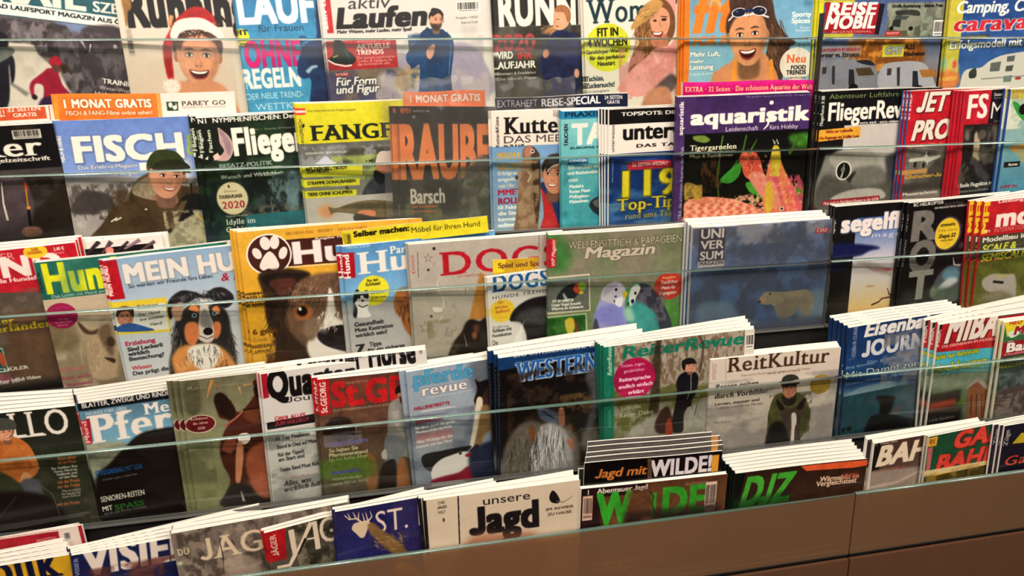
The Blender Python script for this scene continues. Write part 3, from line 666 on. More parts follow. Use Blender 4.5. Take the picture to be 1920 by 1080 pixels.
('R',-1.5,-3.4,-23.3,144.6,'e0dcd4'),
('T','FISCH',6.1,22.5,57.3,13.32,'f2ece2','B',0,'5a72a8'),
('T','&',64.6,21.4,6.3,11.59,'a4b864','Bs'),
('V','FISCH & FANG',1.4,22.3,14.2,2.1,'f0ece4','b'),
('T','Das Erlebnis-Magazin',7.3,26.7,30.2,2.08,'f0ece6','',0,'7080a0'),
('T','für Angler',22.8,31,15.2,2.11,'e8e4e0','',0,'7080a0'),
('R',38.6,24.5,60.8,29.2,'f0ece6'),
('R',60.4,23.7,65.5,37.7,'e8e4e0',2,.8),
('C',[(-5.9,31.4),(10.3,29.8),(29.1,31.3),(47.9,36.8),(77,33.7),(75.1,49.2),(-8,44.3)],'8c8c94',.5),
('C',[(-6.6,35.5),(76.4,38.3),(74.7,78.1),(-12.5,71.4)],'b4aaa8',.8),
('N',.2,34.3,74.4,55.5,'5a5250',5,.5,6,.8,.5),
('C',[(.5,50.9),(3.5,42.6),(8.9,38.7),(19.5,40.5),(22.6,45.5),(19.5,51.5)],'4c4444',.5),
('N',-.8,49.3,71.7,77.9,'d8d0c8',8,.5,2,.8),
('C',[(31.7,40.5),(37.7,32.9),(44.2,30.8),(48.1,35.3),(62.3,39.7),(71.9,46.5),(73.2,55.4),(69.2,74.5),(9.6,70),(14.7,57.9),(22.1,49.2),(29.9,45.3)],'54422e',.3),
('N',18.5,38.3,69.2,74.5,'44341f',7,.5,5,.7),
('C',[(32.7,41.2),(35.1,36.1),(40.5,33.1),(45.4,33.9),(47,43.2),(43.8,46.1),(36.2,43.8)],'a4947c',.3),
('K',39.2,38.5,6.1,4.3,70,2.1,60,['c8b89c','6a5a44','8c7a60'],3,.2,50,.7),
('C',[(60.6,44),(70.9,45.8),(73.2,55.4),(67,67.8),(54.6,73.4),(46.9,69.6),(54.1,54.2)],'1c1c1e',.4),
('P',[(57.9,47.6),(61.4,47.2),(52.9,63.6),(47.7,63.3)],'6c5840',.3),
('E',38.6,51.1,.8,.6,'d8c8b0'),
('L',[(19.3,57),(22.9,54.8)],.83,'e8e0d0',.1),
('L',[(21.6,56.5),(25.1,54.9)],.83,'e8e0d0',.1),
('L',[(64.6,37.7),(63,54.8)],.86,'181818'),
('C',[(44.2,43.1),(55.5,43.7),(54.8,49.3),(43.8,46.1)],'a87860',.3),
('F',51.7,33.6,8.8,'dca084','5a4030',8,.6,1,None,0,'3a4428'),
('C',[(43.8,25.4),(44.9,21.2),(48.7,18.4),(53.8,18),(58.7,19.4),(61.6,23.1),(62.8,26.8),(58,24.2),(49.5,24.4),(44.6,27.8)],'36401f',.1),
('C',[(48.4,24.4),(55.3,23.4),(61.9,25),(65.2,28.2),(63.6,29.3),(57.6,27.2),(50.3,26.9),(46.4,26.7)],'262c18',.1),
('C',[(46.1,71.1),(53.1,62.1),(65.1,54.9),(74.8,51.7),(80.3,55.9),(77.3,81.6),(45.1,79.1)],'96907a',.3),
('N',47.2,52.2,77.3,81.6,'c0b89a',3,.5,4,.9),
('L',[(65,55.6),(70.6,62.3)],(.87,1.45),'d8c070',.3)]),
('fliegen',2,-.1976,.0596,.0318,.0718,.21,.009,2,.004,.0048,.0007,-.01,None,0,'magazine','magazines on the second shelf','dark green fly fishing magazine with a leaping trout and a round beige seal','dark green fly fishing magazine with a leaping trout',.2831,0,'12201a',[
('G',-2.4,-5.2,86.1,164.1,'0a120c','0e1a12','1c3440','1a4048','20606a'),
('N',.9,-2.1,98,40.7,'1c3c1c',10,.52,2,.8),
('N',-3,23.6,94.4,77.9,'2c4a34',9,.5,7,.7),
('T','N1  NYMPHENFISCHEN: Der neue Trend',1,3.1,76.7,2.74,'f0ece4','b'),
('T','Nr. 1 · Dezember 2019/Januar 2020',32.3,8.9,24.4,1.09,'9a9c94'),
('T','Fliegen',18.2,22.3,42.5,15.05,'f2ece2','Bc'),
('V','Fliegen',2,19.7,13.1,2.04,'d8e0c8','b'),
('V','Fischen',6.9,20,13.1,2.05,'d8e0c8','b'),
('C',[(11.3,6.1),(12.9,6.8),(17,11.4),(18.5,17.7),(16.5,23.1),(13.2,25.4),(7.5,24.4),(6.6,21.8),(10.2,22.1),(12.9,19.2),(11.2,14.7),(11.3,10.4)],'c8a8a4',.1),
('C',[(11.7,7.1),(15.3,10.7),(17.4,17),(15.4,22.4),(14.2,18.6),(13.2,13)],'a08890',.3),
('P',[(6.6,21.8),(9.3,20.2),(10.6,23.4),(6.8,24.7)],'e8c8bc'),
('P',[(1.7,23.4),(4,21.7),(3.4,24.1)],'e8e0d0'),
('P',[(-1.6,21.9),(1,20.2),(.6,23.3)],'f4f0e8'),
('T','BESATZ-POLITIK',9.1,29.5,30.2,2.52,'9aa8a0','b'),
('T','Wunsch und Wirklichkeit',8.8,35.8,36.2,2.22,'d8dcd4','b'),
('C',[(22.7,57.6),(30.5,45.2),(37.6,37.7),(47.4,34.3),(56.4,37.6),(56.1,67.3),(25.3,61.1)],'3c4c4a',.9),
('N',-1.4,36.3,56.8,60.7,'101a1c',8,.5,4,.9,.6),
('N',35,34.3,62.8,64.6,'7a9094',5,.56,9,.7,.5),
('C',[(47.1,36.8),(52.2,35.6),(51.9,53.6),(47.1,62.4),(44.9,54.6)],'7c9ca4',.6,.6),
('N',17.3,52.2,63.1,61.9,'6c6858',4,.5,3,.8),
('G',19.5,58.6,94.8,74.4,'30747c','1c5c66'),
('E',13.7,47.7,9.3,10.3,'58604a'),
('E',13.7,47.7,8.7,9.7,'d8cca8'),
('L',[(12.8,41.2),(12.4,39.6)],.9,'3c3424'),
('T','Gewässer',9.4,43.8,7.9,1.28,'8c8468'),
('T','TOUREN-PLANER',6.2,47.4,13.3,1.92,'3c382c','b'),
('T','2020',7.4,53.6,12.8,4.2,'a82a34','s'),
('T','Steiermark',8.5,58.9,12.8,1.3,'b8b8b0'),
('T','Idylle im',8.1,63.4,16.9,3.27,'e8e8e0','s'),
('T','Gebirge',7.5,68,16.9,3.28,'e8e8e0','s')]),
('fangf',2,-.0792,.0745,.0237,.0836,.21,.007,2,.004,.0025,.0016,-.0015,None,0,'magazine','magazines on the second shelf','bright yellow fishing magazine with black slab lettering and an angler holding a fish','bright yellow fishing magazine with black slab lettering and an angler holding',.298,0,'dcd62c',[
('G',-2.1,-3.1,96.8,29.5,'dcd634','d4cc28'),
('G',-5.1,23.6,89,160.8,'6a6c68','8c9080','a8a494','c4bcb0'),
('T','FANGFRISCH',6.8,21.8,93.3,8.84,'16221c','bs'),
('T','Das österreichische Anglermagazin',6.8,4.9,28.3,1.24,'6a6420'),
('V','FANGFRISCH',2.8,24.1,15,1.85,'3c4020'),
('P',[(0,2.5),(5.5,2.7),(5.6,3.9),(-.1,3.7)],'d84040'),
('P',[(-.1,3.7),(5.6,3.9),(5.5,5.5),(0,5.2)],'f0d8c8'),
('P',[(0,5.2),(5.5,5.2),(5.4,6.4),(-.1,6.4)],'d84040'),
('E',3.4,12.8,.6,1.2,'141214',0,20),
('N',-.6,23.9,96.1,42.3,'9a9ca0',5,.5,3,.8),
('N',24.2,26.3,95.1,59.3,'3c4030',8,.5,5,.8),
('N',17.4,30.7,61.6,46.7,'a8b860',7,.5,8,.8,2),
('C',[(8.1,35.8),(10.1,34.1),(14.2,31.1),(17.7,33.9),(20,36.6)],'c8ccd8',.3),
('T','GEWÄSSER · REPORTAGE',2.8,29.8,24.2,1.27,'e8e8e0'),
('T','+ MEHR',38,36.5,7.8,1.63,'141214','b'),
('P',[(-1.3,36.5),(36,37.3),(35.4,43.9),(-1.2,43.3)],'d4d03c'),
('T','MIT DEM BELLYBOOT',2,39.6,24.7,1.93,'2c3018','b'),
('P',[(-2.3,44.8),(33.6,45.7),(33.2,50),(-1.8,49.4)],'d4d03c'),
('T','STRAMME DONAUBARBEN',2.1,48,28.7,1.95,'2c3018','b'),
('P',[(-3,51.5),(31,52.5),(30.5,57.4),(-2.7,56.8)],'d4d03c'),
('T','TIERE OHNE SCHUPPEN',1.3,54.8,26.9,1.96,'2c3018','b'),
('T','ZUM HECHT',2.5,40.9,13.2,1.93,'2c3018','b'),
('L',[(1.9,49.6),(22,48.8)],.25,'8c8a30'),
('C',[(44.7,34.3),(47,30.5),(51,30.1),(56.2,31.1),(56.1,39.6),(45.1,37.6)],'d8ccc0',.2),
('C',[(45.1,37.6),(54.2,38.9),(53.6,46.1),(46.4,44.9),(44.1,40.8)],'b88068',.2),
('C',[(43.3,42.8),(47.2,43.7),(58.2,46.4),(59.7,70.3),(36.7,65.6),(33.2,60.6),(35.9,52.2),(41,46.6)],'3c4048',.3),
('N',36.7,43.6,56.6,66.6,'54585c',6,.5,3,.7),
('C',[(43.4,41.4),(49,45.8),(46.6,50.9),(42.3,46.7)],'1c1e22',.3),
('G',-4.2,56.3,93.4,87.2,'b8b4ac','c4beb4'),
('E',11.4,64.9,5.1,4,'d88a50',1.6,0,.7),
('C',[(13.8,66.4),(12.9,62.3),(17.3,63.3),(27.3,60.8),(40.5,59.9),(60.3,63.5),(73.6,68.7),(73.1,75.6),(39.5,71.3),(26.6,67.5),(17,66),(13,67.7)],'7a6c50',.2),
('C',[(20.5,63.6),(33.8,61.3),(53.5,63.6),(66.7,68.1),(40,65.2)],'5c5440',.3),
('C',[(29.9,67.7),(32,65.9),(36.6,65.9),(41.2,67.3),(39.5,71.3),(30.3,70.5)],'d8906c',.2),
('C',[(29.2,67.7),(46.1,71.8),(73.3,72.8),(72.6,81.8),(32.5,74.8)],'3c3c38',.3)]),
('raub',2,.0464,.0695,-.0137,.0615,.21,.009,2,.004,0,0,-.01,None,.036,'magazine','magazines on the second shelf','film wrapped black fishing magazine with huge orange letters beside the yellow one','film wrapped black fishing magazine with huge orange letters',.293,0,'24231f',[
('G',-1.5,-2.8,106.2,160.4,'141314','2c2c26','3c3e34','4c5038','6a6444'),
('N',0,.3,104.5,45.3,'403e36',8,.5,2,.8),
('N',-1.8,42.1,105.1,80.9,'626454',10,.5,5,.8),
('N',2.5,58.9,105.1,84.6,'8c9050',7,.55,6,.7),
('T','RF01',1.8,4.1,6.1,2.85,'e87a48','b'),
('T','raubfisch.de',8.9,3.5,10.8,1.59,'d8d0c8'),
('E',9.8,6.4,1,1,'a0a098',.3),
('T','RAUBFISCH',.1,43.2,98.9,31.08,'ff9a58','Bc'),
('C',[(40.3,43.4),(47.4,33.5),(52.6,30.3),(57.8,33.7),(71.8,44.3),(64.5,82.5),(32.6,77.4),(38.5,60.3)],'5c5c54',1,.9),
('N',36.3,36.6,71.7,82.9,'8a8c7c',6,.5,8,.8),
('N',36.2,43.3,71.7,82.9,'4a5030',5,.55,12,.8),
('T','Barsch',5.8,59.7,22.1,9.12,'eee4d8','bc'),
('T','Auf die wilden',6.4,62.5,16.2,1.69,'e07a40','b'),
('T','im Freiwasser',6.2,65.5,15.7,1.7,'e07a40','b')]),
('kutter',2,.1685,.0604,.0007,.0792,.21,.006,2,.004,.0011,.0031,-.0015,None,0,'magazine','magazines on the second shelf','sea fishing magazine with white masthead and a man in red jacket holding a cod upright','sea fishing magazine with white masthead and a man in red jacket',.2839,0,'e8dcd2',[
('G',-2.3,-3,103.6,27,'ece2d8','e4d8cc'),
('G',-3,21.8,108,163.6,'78a0c8','8aa8c4','a0b0b8','7a8c98','5c6670'),
('T','Kutter',7.6,14.3,42.9,10.25,'141214','Bs'),
('T','& Küste',53,15.7,44.4,10.53,'141214','Bs'),
('V','Kutter&Küste',4.3,22.1,18.7,2.1,'141214'),
('T','DAS MEERESANGELN',7.5,19.9,93.9,4.33,'4a4448'),
('T','Nr. 78  € 6,90',7.5,22.2,13.4,1.33,'3a3230','b'),
('T','MOLEN &',2.8,28.7,15.5,3.02,'d8a830','bc'),
('T','BRÜCKEN!',3,36.5,16.3,4.06,'b8922c','bc'),
('T','Erfolgreich',2.9,39.8,16.3,2.37,'e0d8cc','b'),
('T','angeln',2.8,43.6,12.4,2.38,'e0d8cc','b'),
('T','vom Ufer',3.1,47.7,11,2.4,'d8d0c4','b'),
('T','MMETI',2.9,52.5,17.2,3.44,'b82040','b'),
('T','ROLLE',2.8,58.3,17.2,3.81,'a01c3c','b'),
('T','10 Fakten,',2.7,61.8,17.3,2.43,'f4f0e8','b'),
('T','die Sie',2.7,65.6,12.2,2.44,'f4f0e8','b'),
('T','kennen',2.6,69.4,13.7,2.45,'f4f0e8','b'),
('T','sollten',2.5,73.3,11.5,2.46,'f4f0e8','b'),
('C',[(19.8,24.7),(22.6,22.1),(26.2,22.2),(29.8,25.7),(31.5,31.2),(31.8,48.4),(30.9,62.4),(27.9,80),(13.9,79),(14.9,65),(17.4,44.3),(19.6,34.1)],'8a6c54',.2),
('C',[(25.5,22.9),(29.8,25.7),(31.5,31.2),(31.3,58.9),(28.7,72.9),(26.6,51.6),(26.1,34.4)],'4a382c',.4),
('C',[(21.2,24),(25.5,22.2),(26.9,26.3),(21.9,28.8)],'b07c68',.4),
('N',16.1,30.6,30.8,76.6,'a89074',5,.5,4,.8),
('E',26.5,25.6,1.4,1.4,'d8ccb8'),
('E',26.5,25.6,.7,.7,'141214'),
('L',[(22.5,37),(25.3,41.2),(23.1,45.2)],(.72,1.44),'c0a888',.2),
('E',15.6,41.8,1.1,1.4,'5c4436'),
('C',[(31.8,47.7),(34.7,46.5),(41.3,51),(48.8,59.9),(56.3,67.5),(56.4,81.9),(32.3,80.3),(33.9,66.1)],'b83034',.4),
('C',[(31.8,48.4),(34.7,45.8),(45,49.1),(52.5,51.6),(52.5,67.2),(45,73.9),(39.1,59.3)],'243c6c',.4),
('F',42.1,42,8.5,'d09474','3a2c24',6,-.6),
('C',[(35.5,36.9),(37.7,32.1),(43.5,30.3),(50.9,32),(52.4,37.6),(43.5,34.4),(39.9,35.7),(36.2,39)],'38383c',.2),
('L',[(36.6,38.3),(39.9,35.7),(45,34.5)],.73,'e8e4e0',.2)]),
('tauch',2,.2632,.0585,.0113,.1732,.21,.006,2,.004,.0025,.0032,-.0015,None,0,'magazine','magazines on the second shelf','teal blue diving magazine with pale capitals wedged between two white-headed ones','teal blue diving magazine with pale capitals wedged between two white-headed ones',.282,0,'3a9cac',[
('G',-1.1,-3,106.7,9.5,'2888b4','3090b4'),
('G',-1.2,4.9,114.3,163.9,'88c8cc','60b0b8','40a0ac','2c8c9c','1c6c80'),
('T','PRAXIS: ATEMREGLER',2.2,3.7,78.8,2.99,'123c58','B'),
('V','TAUCHEN',4.3,21.9,13.8,2.64,'141214','b'),
('T','TAUCHEN',6.9,21,87.4,12.58,'e4e4dc','B'),
('T','EUROPAS GRÖSSTE TAUCHZEITSCHRIFT',6.1,24.1,75.6,1.36,'183840','b'),
('R',4.2,30.4,18.7,33.7,'1c5c98'),
('T','NORWEGEN',5,32.5,12.9,1.72,'f4f0e8','b'),
('T','Schnorcheln mit Orcas',4.2,37,32.9,2.07,'f4f0e8','b'),
('T','und Buckelwalen',3.8,40.4,22.3,2.08,'f4f0e8','b'),
('T','REISE',4.5,45,6.9,1.74,'f4f0e8','b'),
('T','Madeira',5.2,49.2,10.4,2.1,'f4f0e8','b'),
('T','Rotes Meer',5.2,52.5,15.5,2.11,'f4f0e8','b'),
('T','Philippinen',5.2,55.9,14.7,2.12,'f4f0e8','b'),
('T','Malediven',5.2,59.2,13.9,2.12,'f4f0e8','b'),
('C',[(19.9,62),(22.2,57.9),(27.8,56.2),(37.3,58.4),(37.5,72.2),(25.4,68.2)],'283038',.4),
('C',[(22.2,60.1),(27,57.6),(33.3,59.5),(29.4,65)],'6c6c68',.4),
('N',.8,30.6,33.5,79.2,'1c6c84',12,.58,3,.4)]),
('unter',2,.3295,.0593,.0135,.1369,.21,.01,4,.004,.0018,.0063,-.0025,'f0ece6',0,'magazine','magazines on the second shelf','diving magazine with white masthead and yellow number over a deep blue sea','diving magazine with white masthead',.2828,0,'e8e0d8',[
('G',-2.7,-5.4,106.4,34.4,'eee6de','e6dcd2'),
('G',-2.5,28.4,115.6,174.4,'16306c','1c4078','2c5c94','3c7498','285c74'),
('R',-.4,-1,104.8,9.5,'141214'),
('T','TOPSPOTS: DIE 42 BESTEN',8.8,4.4,72.2,2.37,'f0ece4','b'),
('T','unterwasser',10.1,19.7,84.5,9.99,'141214','b'),
('V','unterwasser',4,27,18.8,2.32,'2a2628'),
('T','DAS TAUCHMAGAZIN',20.3,25.1,85.5,2.09,'241c20','bw'),
('V','www.unterwasser.de',3.4,46.8,14.7,1.56,'a8b8d0'),
('N',-.2,31.9,110.2,91.9,'4c7cac',12,.56,3,.7,2),
('N',0,60.1,110.2,91.9,'88a8b0',10,.58,6,.6,2.5),
('C',[(14.3,38.4),(16.6,34.3),(42.9,34.4),(47.1,36.8),(45.6,39.6),(17.4,39.6)],'c83448'),
('T','56 SEITEN SPEZIAL!',17.4,37.5,26.9,2.12,'f0d8d0','b'),
('T','119',10.2,57.3,42.6,17.23,'dccc34','bs',0,'8a7a10'),
('T','Top-Tipps',5.9,66.3,56.9,7.95,'d4c040','bs',0,'3c3810'),
('T','rund ums Tauchen',12.4,72.2,48.5,3.65,'b0a040','s')]),
('aqua',2,.4282,.0744,.0069,.03,.207,.012,3,.004,.0019,.0029,.001,None,0,'magazine','magazines on the second shelf','purple headed aquarium magazine with a red and gold guppy fish','purple headed aquarium magazine with a red and gold guppy fish',.2979,0,'4a3064',[
('G',-2.5,-4.1,119.3,29.5,'3c2858','4a3066','4c346c'),
('R',-1.3,-4.1,13.3,197.5,'4c3468'),
('G',6,24.5,138.3,211.6,'0c0e0c','141810','181c10'),
('T','aquaristik',9.6,18.3,90.3,9.5,'f4ece4','B'),
('E',69.9,5.9,1.6,1.4,'f4ece4'),
('L',[(65.1,23.6),(68.1,20.8),(69.9,11.6)],(.82,2.06),'f4ece4'),
('T','Leidenschaft',36.4,23.7,24.6,2.87,'f0e8e4'),
('T','fürs Hobby',69.6,23.8,22,2.91,'f0e8e4'),
('T','Die größte Aquaristik-Zeitschrift · Ausgabe 1/2020',50.6,1.9,53.2,1.06,'9a88b0'),
('V','aquaristik',4.5,25.1,22.3,3.12,'f0e8e4','b'),
('V','EXTRA: die schönsten Aquarien der Welt',5.8,85.5,53,2.42,'d8cce0'),
('C',[(12.3,26.1),(20.2,25.7),(25.1,28.7),(21.2,30.7),(14,29)],'7a9440',.4),
('L',[(34.5,26.2),(32.8,39),(31.8,57.2),(33.7,69.2)],(1.2,.8),'5c8c30',.4),
('L',[(52.3,26.8),(49.9,39.7),(41.6,50.4),(34,59.2)],(1.22,.82),'4c7c30',.4),
('C',[(33.8,56.6),(41.5,49.6),(49.4,44.8),(48.4,54.4),(41.3,59.2)],'3c8c34',.2),
('C',[(53.7,59.8),(62.8,59.5),(70.6,63.6),(71.8,69),(59.2,67.6)],'50a03c',.3),
('L',[(57.1,74.3),(71.7,67.5)],(1.26,2.52),'70a040',.4),
('C',[(87,28),(106.3,27.9),(107,34.6),(94.5,37.1),(86.5,32.4)],'4c8c30',1.3),
('E',95.6,68,8.7,3.9,'3c8c28',1.3),
('N',19.2,38.5,34.3,64.8,'58341c',4,.5,3,.8,.5),
('N',85.2,26.5,112.4,46,'2c5c1c',8,.5,5,.5),
('T','Tigergarnelen',10,35.6,35.5,3.59,'f0ecc8','bs'),
('T','Pflege & Zuchtformen',10.2,40.6,32.4,2.16,'c0bc98'),
('C',[(7.5,79.7),(8,70.8),(18.2,67.6),(34.5,68.5),(51.2,72.4),(68.5,80.2),(73.4,89.8),(8,89.4)],'dc8468',.2),
('N',7.8,67.1,73.4,89.8,'f0b090',2,.5,3,.9),
('C',[(7,57.9),(13.8,57.8),(19.6,62.5),(20.7,68.5),(12.6,67.3),(7.9,69.3)],'8c7438',.3),
('N',7.4,57.9,20.7,69.2,'c0a048',2,.5,6,.8),
('C',[(50.4,48.5),(51.6,41.3),(56.4,39.6),(63.2,42.5),(66.3,50.7),(70.3,59.9),(64.7,63.3),(57.7,58.5),(52.5,54.5)],'d86c4c',.2),
('C',[(50.4,47.8),(51.6,41.6),(55.6,40),(53.7,48),(54.1,54.6)],'a84430',.4),
('K',58.8,50.4,5.8,6,70,3.7,50,['f09070','c05c3c','e8b090'],2,.29,20,.7),
('C',[(69.1,55.3),(70.9,46.5),(74.2,35.6),(78.5,37.2),(80,44.7),(86,56.1),(91.8,64),(97.8,74.2),(101.2,82.9),(99.4,91.4),(73.4,89.8),(68,74.1),(66.3,62.7)],'e08858',.3),
('C',[(72.4,44.3),(73.4,35.6),(77.6,35.7),(80,44.7),(79.2,55.8),(74.2,55.6)],'c8b838',.4),
('N',69.1,55.3,101.6,87.6,'d85c74',4,.5,4,.8,.5),
('K',84.6,69.3,9.4,13.1,60,1.9,120,['f4c080','b84c48','f0a0a0'],4,.3,40,.7),
('C',[(71.1,59.2),(74.5,71.4),(74.5,82.1),(70,78)],'d0b440',.4,.8),
('E',83.7,79.6,1.7,1.6,'c8c0a0'),
('E',83.7,79.6,.9,.9,'141214'),
('L',[(74.5,34.1),(72.6,30.4),(75.3,33.4),(75.5,30.5),(77.5,34.2)],.83,'c8c8b8',.2),
('C',[(50.4,48.5),(47.7,43.3),(49.8,39),(54.6,37.7),(60.5,39.4),(64.2,45.5),(63.9,52.1),(59.1,54.9),(54.1,53.9)],'d86048',.4),
('K',56,45.9,5.8,6.7,250,4.4,70,['f08068','a83c30','e8a888','c04838'],21,.37,35,.7),
('C',[(55.8,54.7),(62.2,52),(70.9,56.9),(78.2,64),(81.5,74.1),(76.8,79.2),(67.8,71.1),(60.5,63.1)],'e0907c',.4),
('E',60.8,54.9,1.4,1,'f4c8a0',.3,40,.5),
('E',62.6,51.7,1.4,1,'c85060',.3,40,.5),
('E',64.4,48.4,1.4,1,'f4c8a0',.3,40,.5),
('E',66.3,45.2,1.4,1,'c85060',.3,40,.5),
('E',68.1,42,1.4,1,'f4c8a0',.3,40,.5),
('E',64.9,58.1,1.4,1,'c85060',.3,40,.5),
('E',66.8,54.9,1.4,1,'f4c8a0',.3,40,.5),
('E',68.6,51.7,1.4,1,'c85060',.3,40,.5),
('E',70.5,48.6,1.4,1,'f4c8a0',.3,40,.5),
('E',72.3,45.4,1.4,1,'c85060',.3,40,.5),
('E',69.1,61.3,1.4,1,'f4c8a0',.3,40,.5),
('E',71,58.2,1.4,1,'c85060',.3,40,.5),
('E',72.9,55.1,1.4,1,'f4c8a0',.3,40,.5),
('E',74.7,51.9,1.4,1,'c85060',.3,40,.5),
('E',76.6,48.8,1.4,1,'f4c8a0',.3,40,.5),
('E',73.4,64.5,1.4,1,'c85060',.3,40,.5),
('E',75.2,61.5,1.4,1,'f4c8a0',.3,40,.5),
('E',77.1,58.4,1.4,1,'c85060',.3,40,.5),
('E',79,55.3,1.4,1,'f4c8a0',.3,40,.5),
('E',80.8,52.3,1.4,1,'c85060',.3,40,.5),
('E',77.6,67.8,1.4,1,'f4c8a0',.3,40,.5),
('E',79.5,64.8,1.4,1,'c85060',.3,40,.5),
('E',81.4,61.8,1.4,1,'f4c8a0',.3,40,.5),
('E',83.3,58.8,1.4,1,'c85060',.3,40,.5),
('E',85.1,55.8,1.4,1,'f4c8a0',.3,40,.5),
('E',81.9,71.1,1.5,1,'c85060',.3,40,.5),
('E',83.8,68.1,1.5,1,'f4c8a0',.3,40,.5),
('E',85.7,65.2,1.5,1,'c85060',.3,40,.5),
('E',87.6,62.2,1.5,1,'f4c8a0',.3,40,.5),
('E',89.4,59.3,1.5,1,'c85060',.3,40,.5),
('E',86.3,74.4,1.5,1,'f4c8a0',.3,40,.5),
('E',88.1,71.5,1.5,1,'c85060',.3,40,.5),
('E',90,68.6,1.5,1,'f4c8a0',.3,40,.5),
('E',91.9,65.7,1.5,1,'c85060',.3,40,.5),
('E',93.8,62.9,1.5,1,'f4c8a0',.3,40,.5),
('E',90.6,77.7,1.5,1,'c85060',.3,40,.5),
('E',92.5,74.9,1.5,1,'f4c8a0',.3,40,.5),
('E',94.4,72,1.5,1,'c85060',.3,40,.5),
('E',96.3,69.2,1.5,1,'f4c8a0',.3,40,.5),
('E',98.2,66.4,1.5,1,'c85060',.3,40,.5),
('E',95,81,1.5,1,'f4c8a0',.3,40,.5),
('E',96.9,78.3,1.5,1,'c85060',.3,40,.5),
('E',98.8,75.5,1.5,1,'f4c8a0',.3,40,.5),
('E',10.4,72.4,1.5,1,'f4c0a8',.2,0,.6),
('E',14.1,72.6,1.5,1,'c0584c',.2,0,.6),
('E',17.7,72.8,1.5,1,'f4c0a8',.2,0,.6),
('E',21.3,73,1.5,1,'c0584c',.2,0,.6),
('E',25,73.2,1.5,1.1,'f4c0a8',.2,0,.6),
('E',28.7,73.4,1.5,1.1,'c0584c',.2,0,.6),
('E',32.3,73.6,1.5,1.1,'f4c0a8',.2,0,.6),
('E',36,73.8,1.5,1.1,'c0584c',.2,0,.6),
('E',39.7,74,1.5,1.1,'f4c0a8',.2,0,.6),
('E',43.4,74.2,1.5,1.1,'c0584c',.2,0,.6),
('E',47.2,74.5,1.5,1.1,'f4c0a8',.2,0,.6),
('E',50.9,74.7,1.5,1.1,'c0584c',.2,0,.6),
('E',54.7,74.9,1.5,1.1,'f4c0a8',.2,0,.6),
('E',58.4,75.1,1.5,1.1,'c0584c',.2,0,.6),
('E',62.2,75.3,1.5,1.1,'f4c0a8',.2,0,.6),
('E',66,75.5,1.5,1.1,'c0584c',.2,0,.6),
('E',12.4,75.1,1.5,1,'c0584c',.2,0,.6),
('E',16,75.3,1.5,1,'f4c0a8',.2,0,.6),
('E',19.6,75.5,1.5,1.1,'c0584c',.2,0,.6),
('E',23.3,75.7,1.5,1.1,'f4c0a8',.2,0,.6),
('E',27,75.9,1.5,1.1,'c0584c',.2,0,.6),
('E',30.6,76.1,1.5,1.1,'f4c0a8',.2,0,.6),
('E',34.3,76.4,1.5,1.1,'c0584c',.2,0,.6),
('E',38,76.6,1.5,1.1,'f4c0a8',.2,0,.6),
('E',41.7,76.8,1.5,1.1,'c0584c',.2,0,.6),
('E',45.5,77,1.5,1.1,'f4c0a8',.2,0,.6),
('E',49.2,77.2,1.5,1.1,'c0584c',.2,0,.6),
('E',53,77.4,1.5,1.1,'f4c0a8',.2,0,.6),
('E',56.7,77.6,1.5,1.1,'c0584c',.2,0,.6),
('E',60.5,77.9,1.5,1.1,'f4c0a8',.2,0,.6),
('E',64.3,78.1,1.5,1.1,'c0584c',.2,0,.6),
('E',68.1,78.3,1.5,1.1,'f4c0a8',.2,0,.6),
('E',10.7,77.6,1.5,1.1,'f4c0a8',.2,0,.6),
('E',14.3,77.8,1.5,1.1,'c0584c',.2,0,.6),
('E',17.9,78,1.5,1.1,'f4c0a8',.2,0,.6),
('E',21.6,78.2,1.5,1.1,'c0584c',.2,0,.6),
('E',25.3,78.5,1.5,1.1,'f4c0a8',.2,0,.6),
('E',28.9,78.7,1.5,1.1,'c0584c',.2,0,.6),
('E',32.6,78.9,1.5,1.1,'f4c0a8',.2,0,.6),
('E',36.3,79.1,1.5,1.1,'c0584c',.2,0,.6),
('E',40,79.3,1.5,1.1,'f4c0a8',.2,0,.6),
('E',43.8,79.5,1.5,1.1,'c0584c',.2,0,.6),
('E',47.5,79.8,1.5,1.1,'f4c0a8',.2,0,.6),
('E',51.3,80,1.5,1.1,'c0584c',.2,0,.6),
('E',55,80.2,1.5,1.1,'f4c0a8',.2,0,.6),
('E',58.8,80.4,1.5,1.1,'c0584c',.2,0,.6),
('E',62.6,80.7,1.5,1.1,'f4c0a8',.2,0,.6),
('E',66.4,80.9,1.5,1.1,'c0584c',.2,0,.6),
('E',12.6,80.3,1.5,1.1,'c0584c',.2,0,.6),
('E',16.2,80.5,1.5,1.1,'f4c0a8',.2,0,.6),
('E',19.9,80.8,1.5,1.1,'c0584c',.2,0,.6),
('E',23.6,81,1.5,1.1,'f4c0a8',.2,0,.6),
('E',27.2,81.2,1.5,1.1,'c0584c',.2,0,.6),
('E',30.9,81.4,1.5,1.1,'f4c0a8',.2,0,.6),
('E',34.6,81.7,1.5,1.1,'c0584c',.2,0,.6),
('E',38.3,81.9,1.5,1.1,'f4c0a8',.2,0,.6),
('E',42.1,82.1,1.5,1.1,'c0584c',.2,0,.6),
('E',45.8,82.3,1.5,1.1,'f4c0a8',.2,0,.6),
('E',49.6,82.5,1.5,1.1,'c0584c',.2,0,.6),
('E',53.3,82.8,1.5,1.1,'f4c0a8',.2,0,.6),
('E',57.1,83,1.5,1.1,'c0584c',.2,0,.6),
('E',60.9,83.2,1.5,1.1,'f4c0a8',.2,0,.6),
('E',64.7,83.5,1.5,1.1,'c0584c',.2,0,.6),
('E',68.5,83.7,1.5,1.1,'f4c0a8',.2,0,.6),
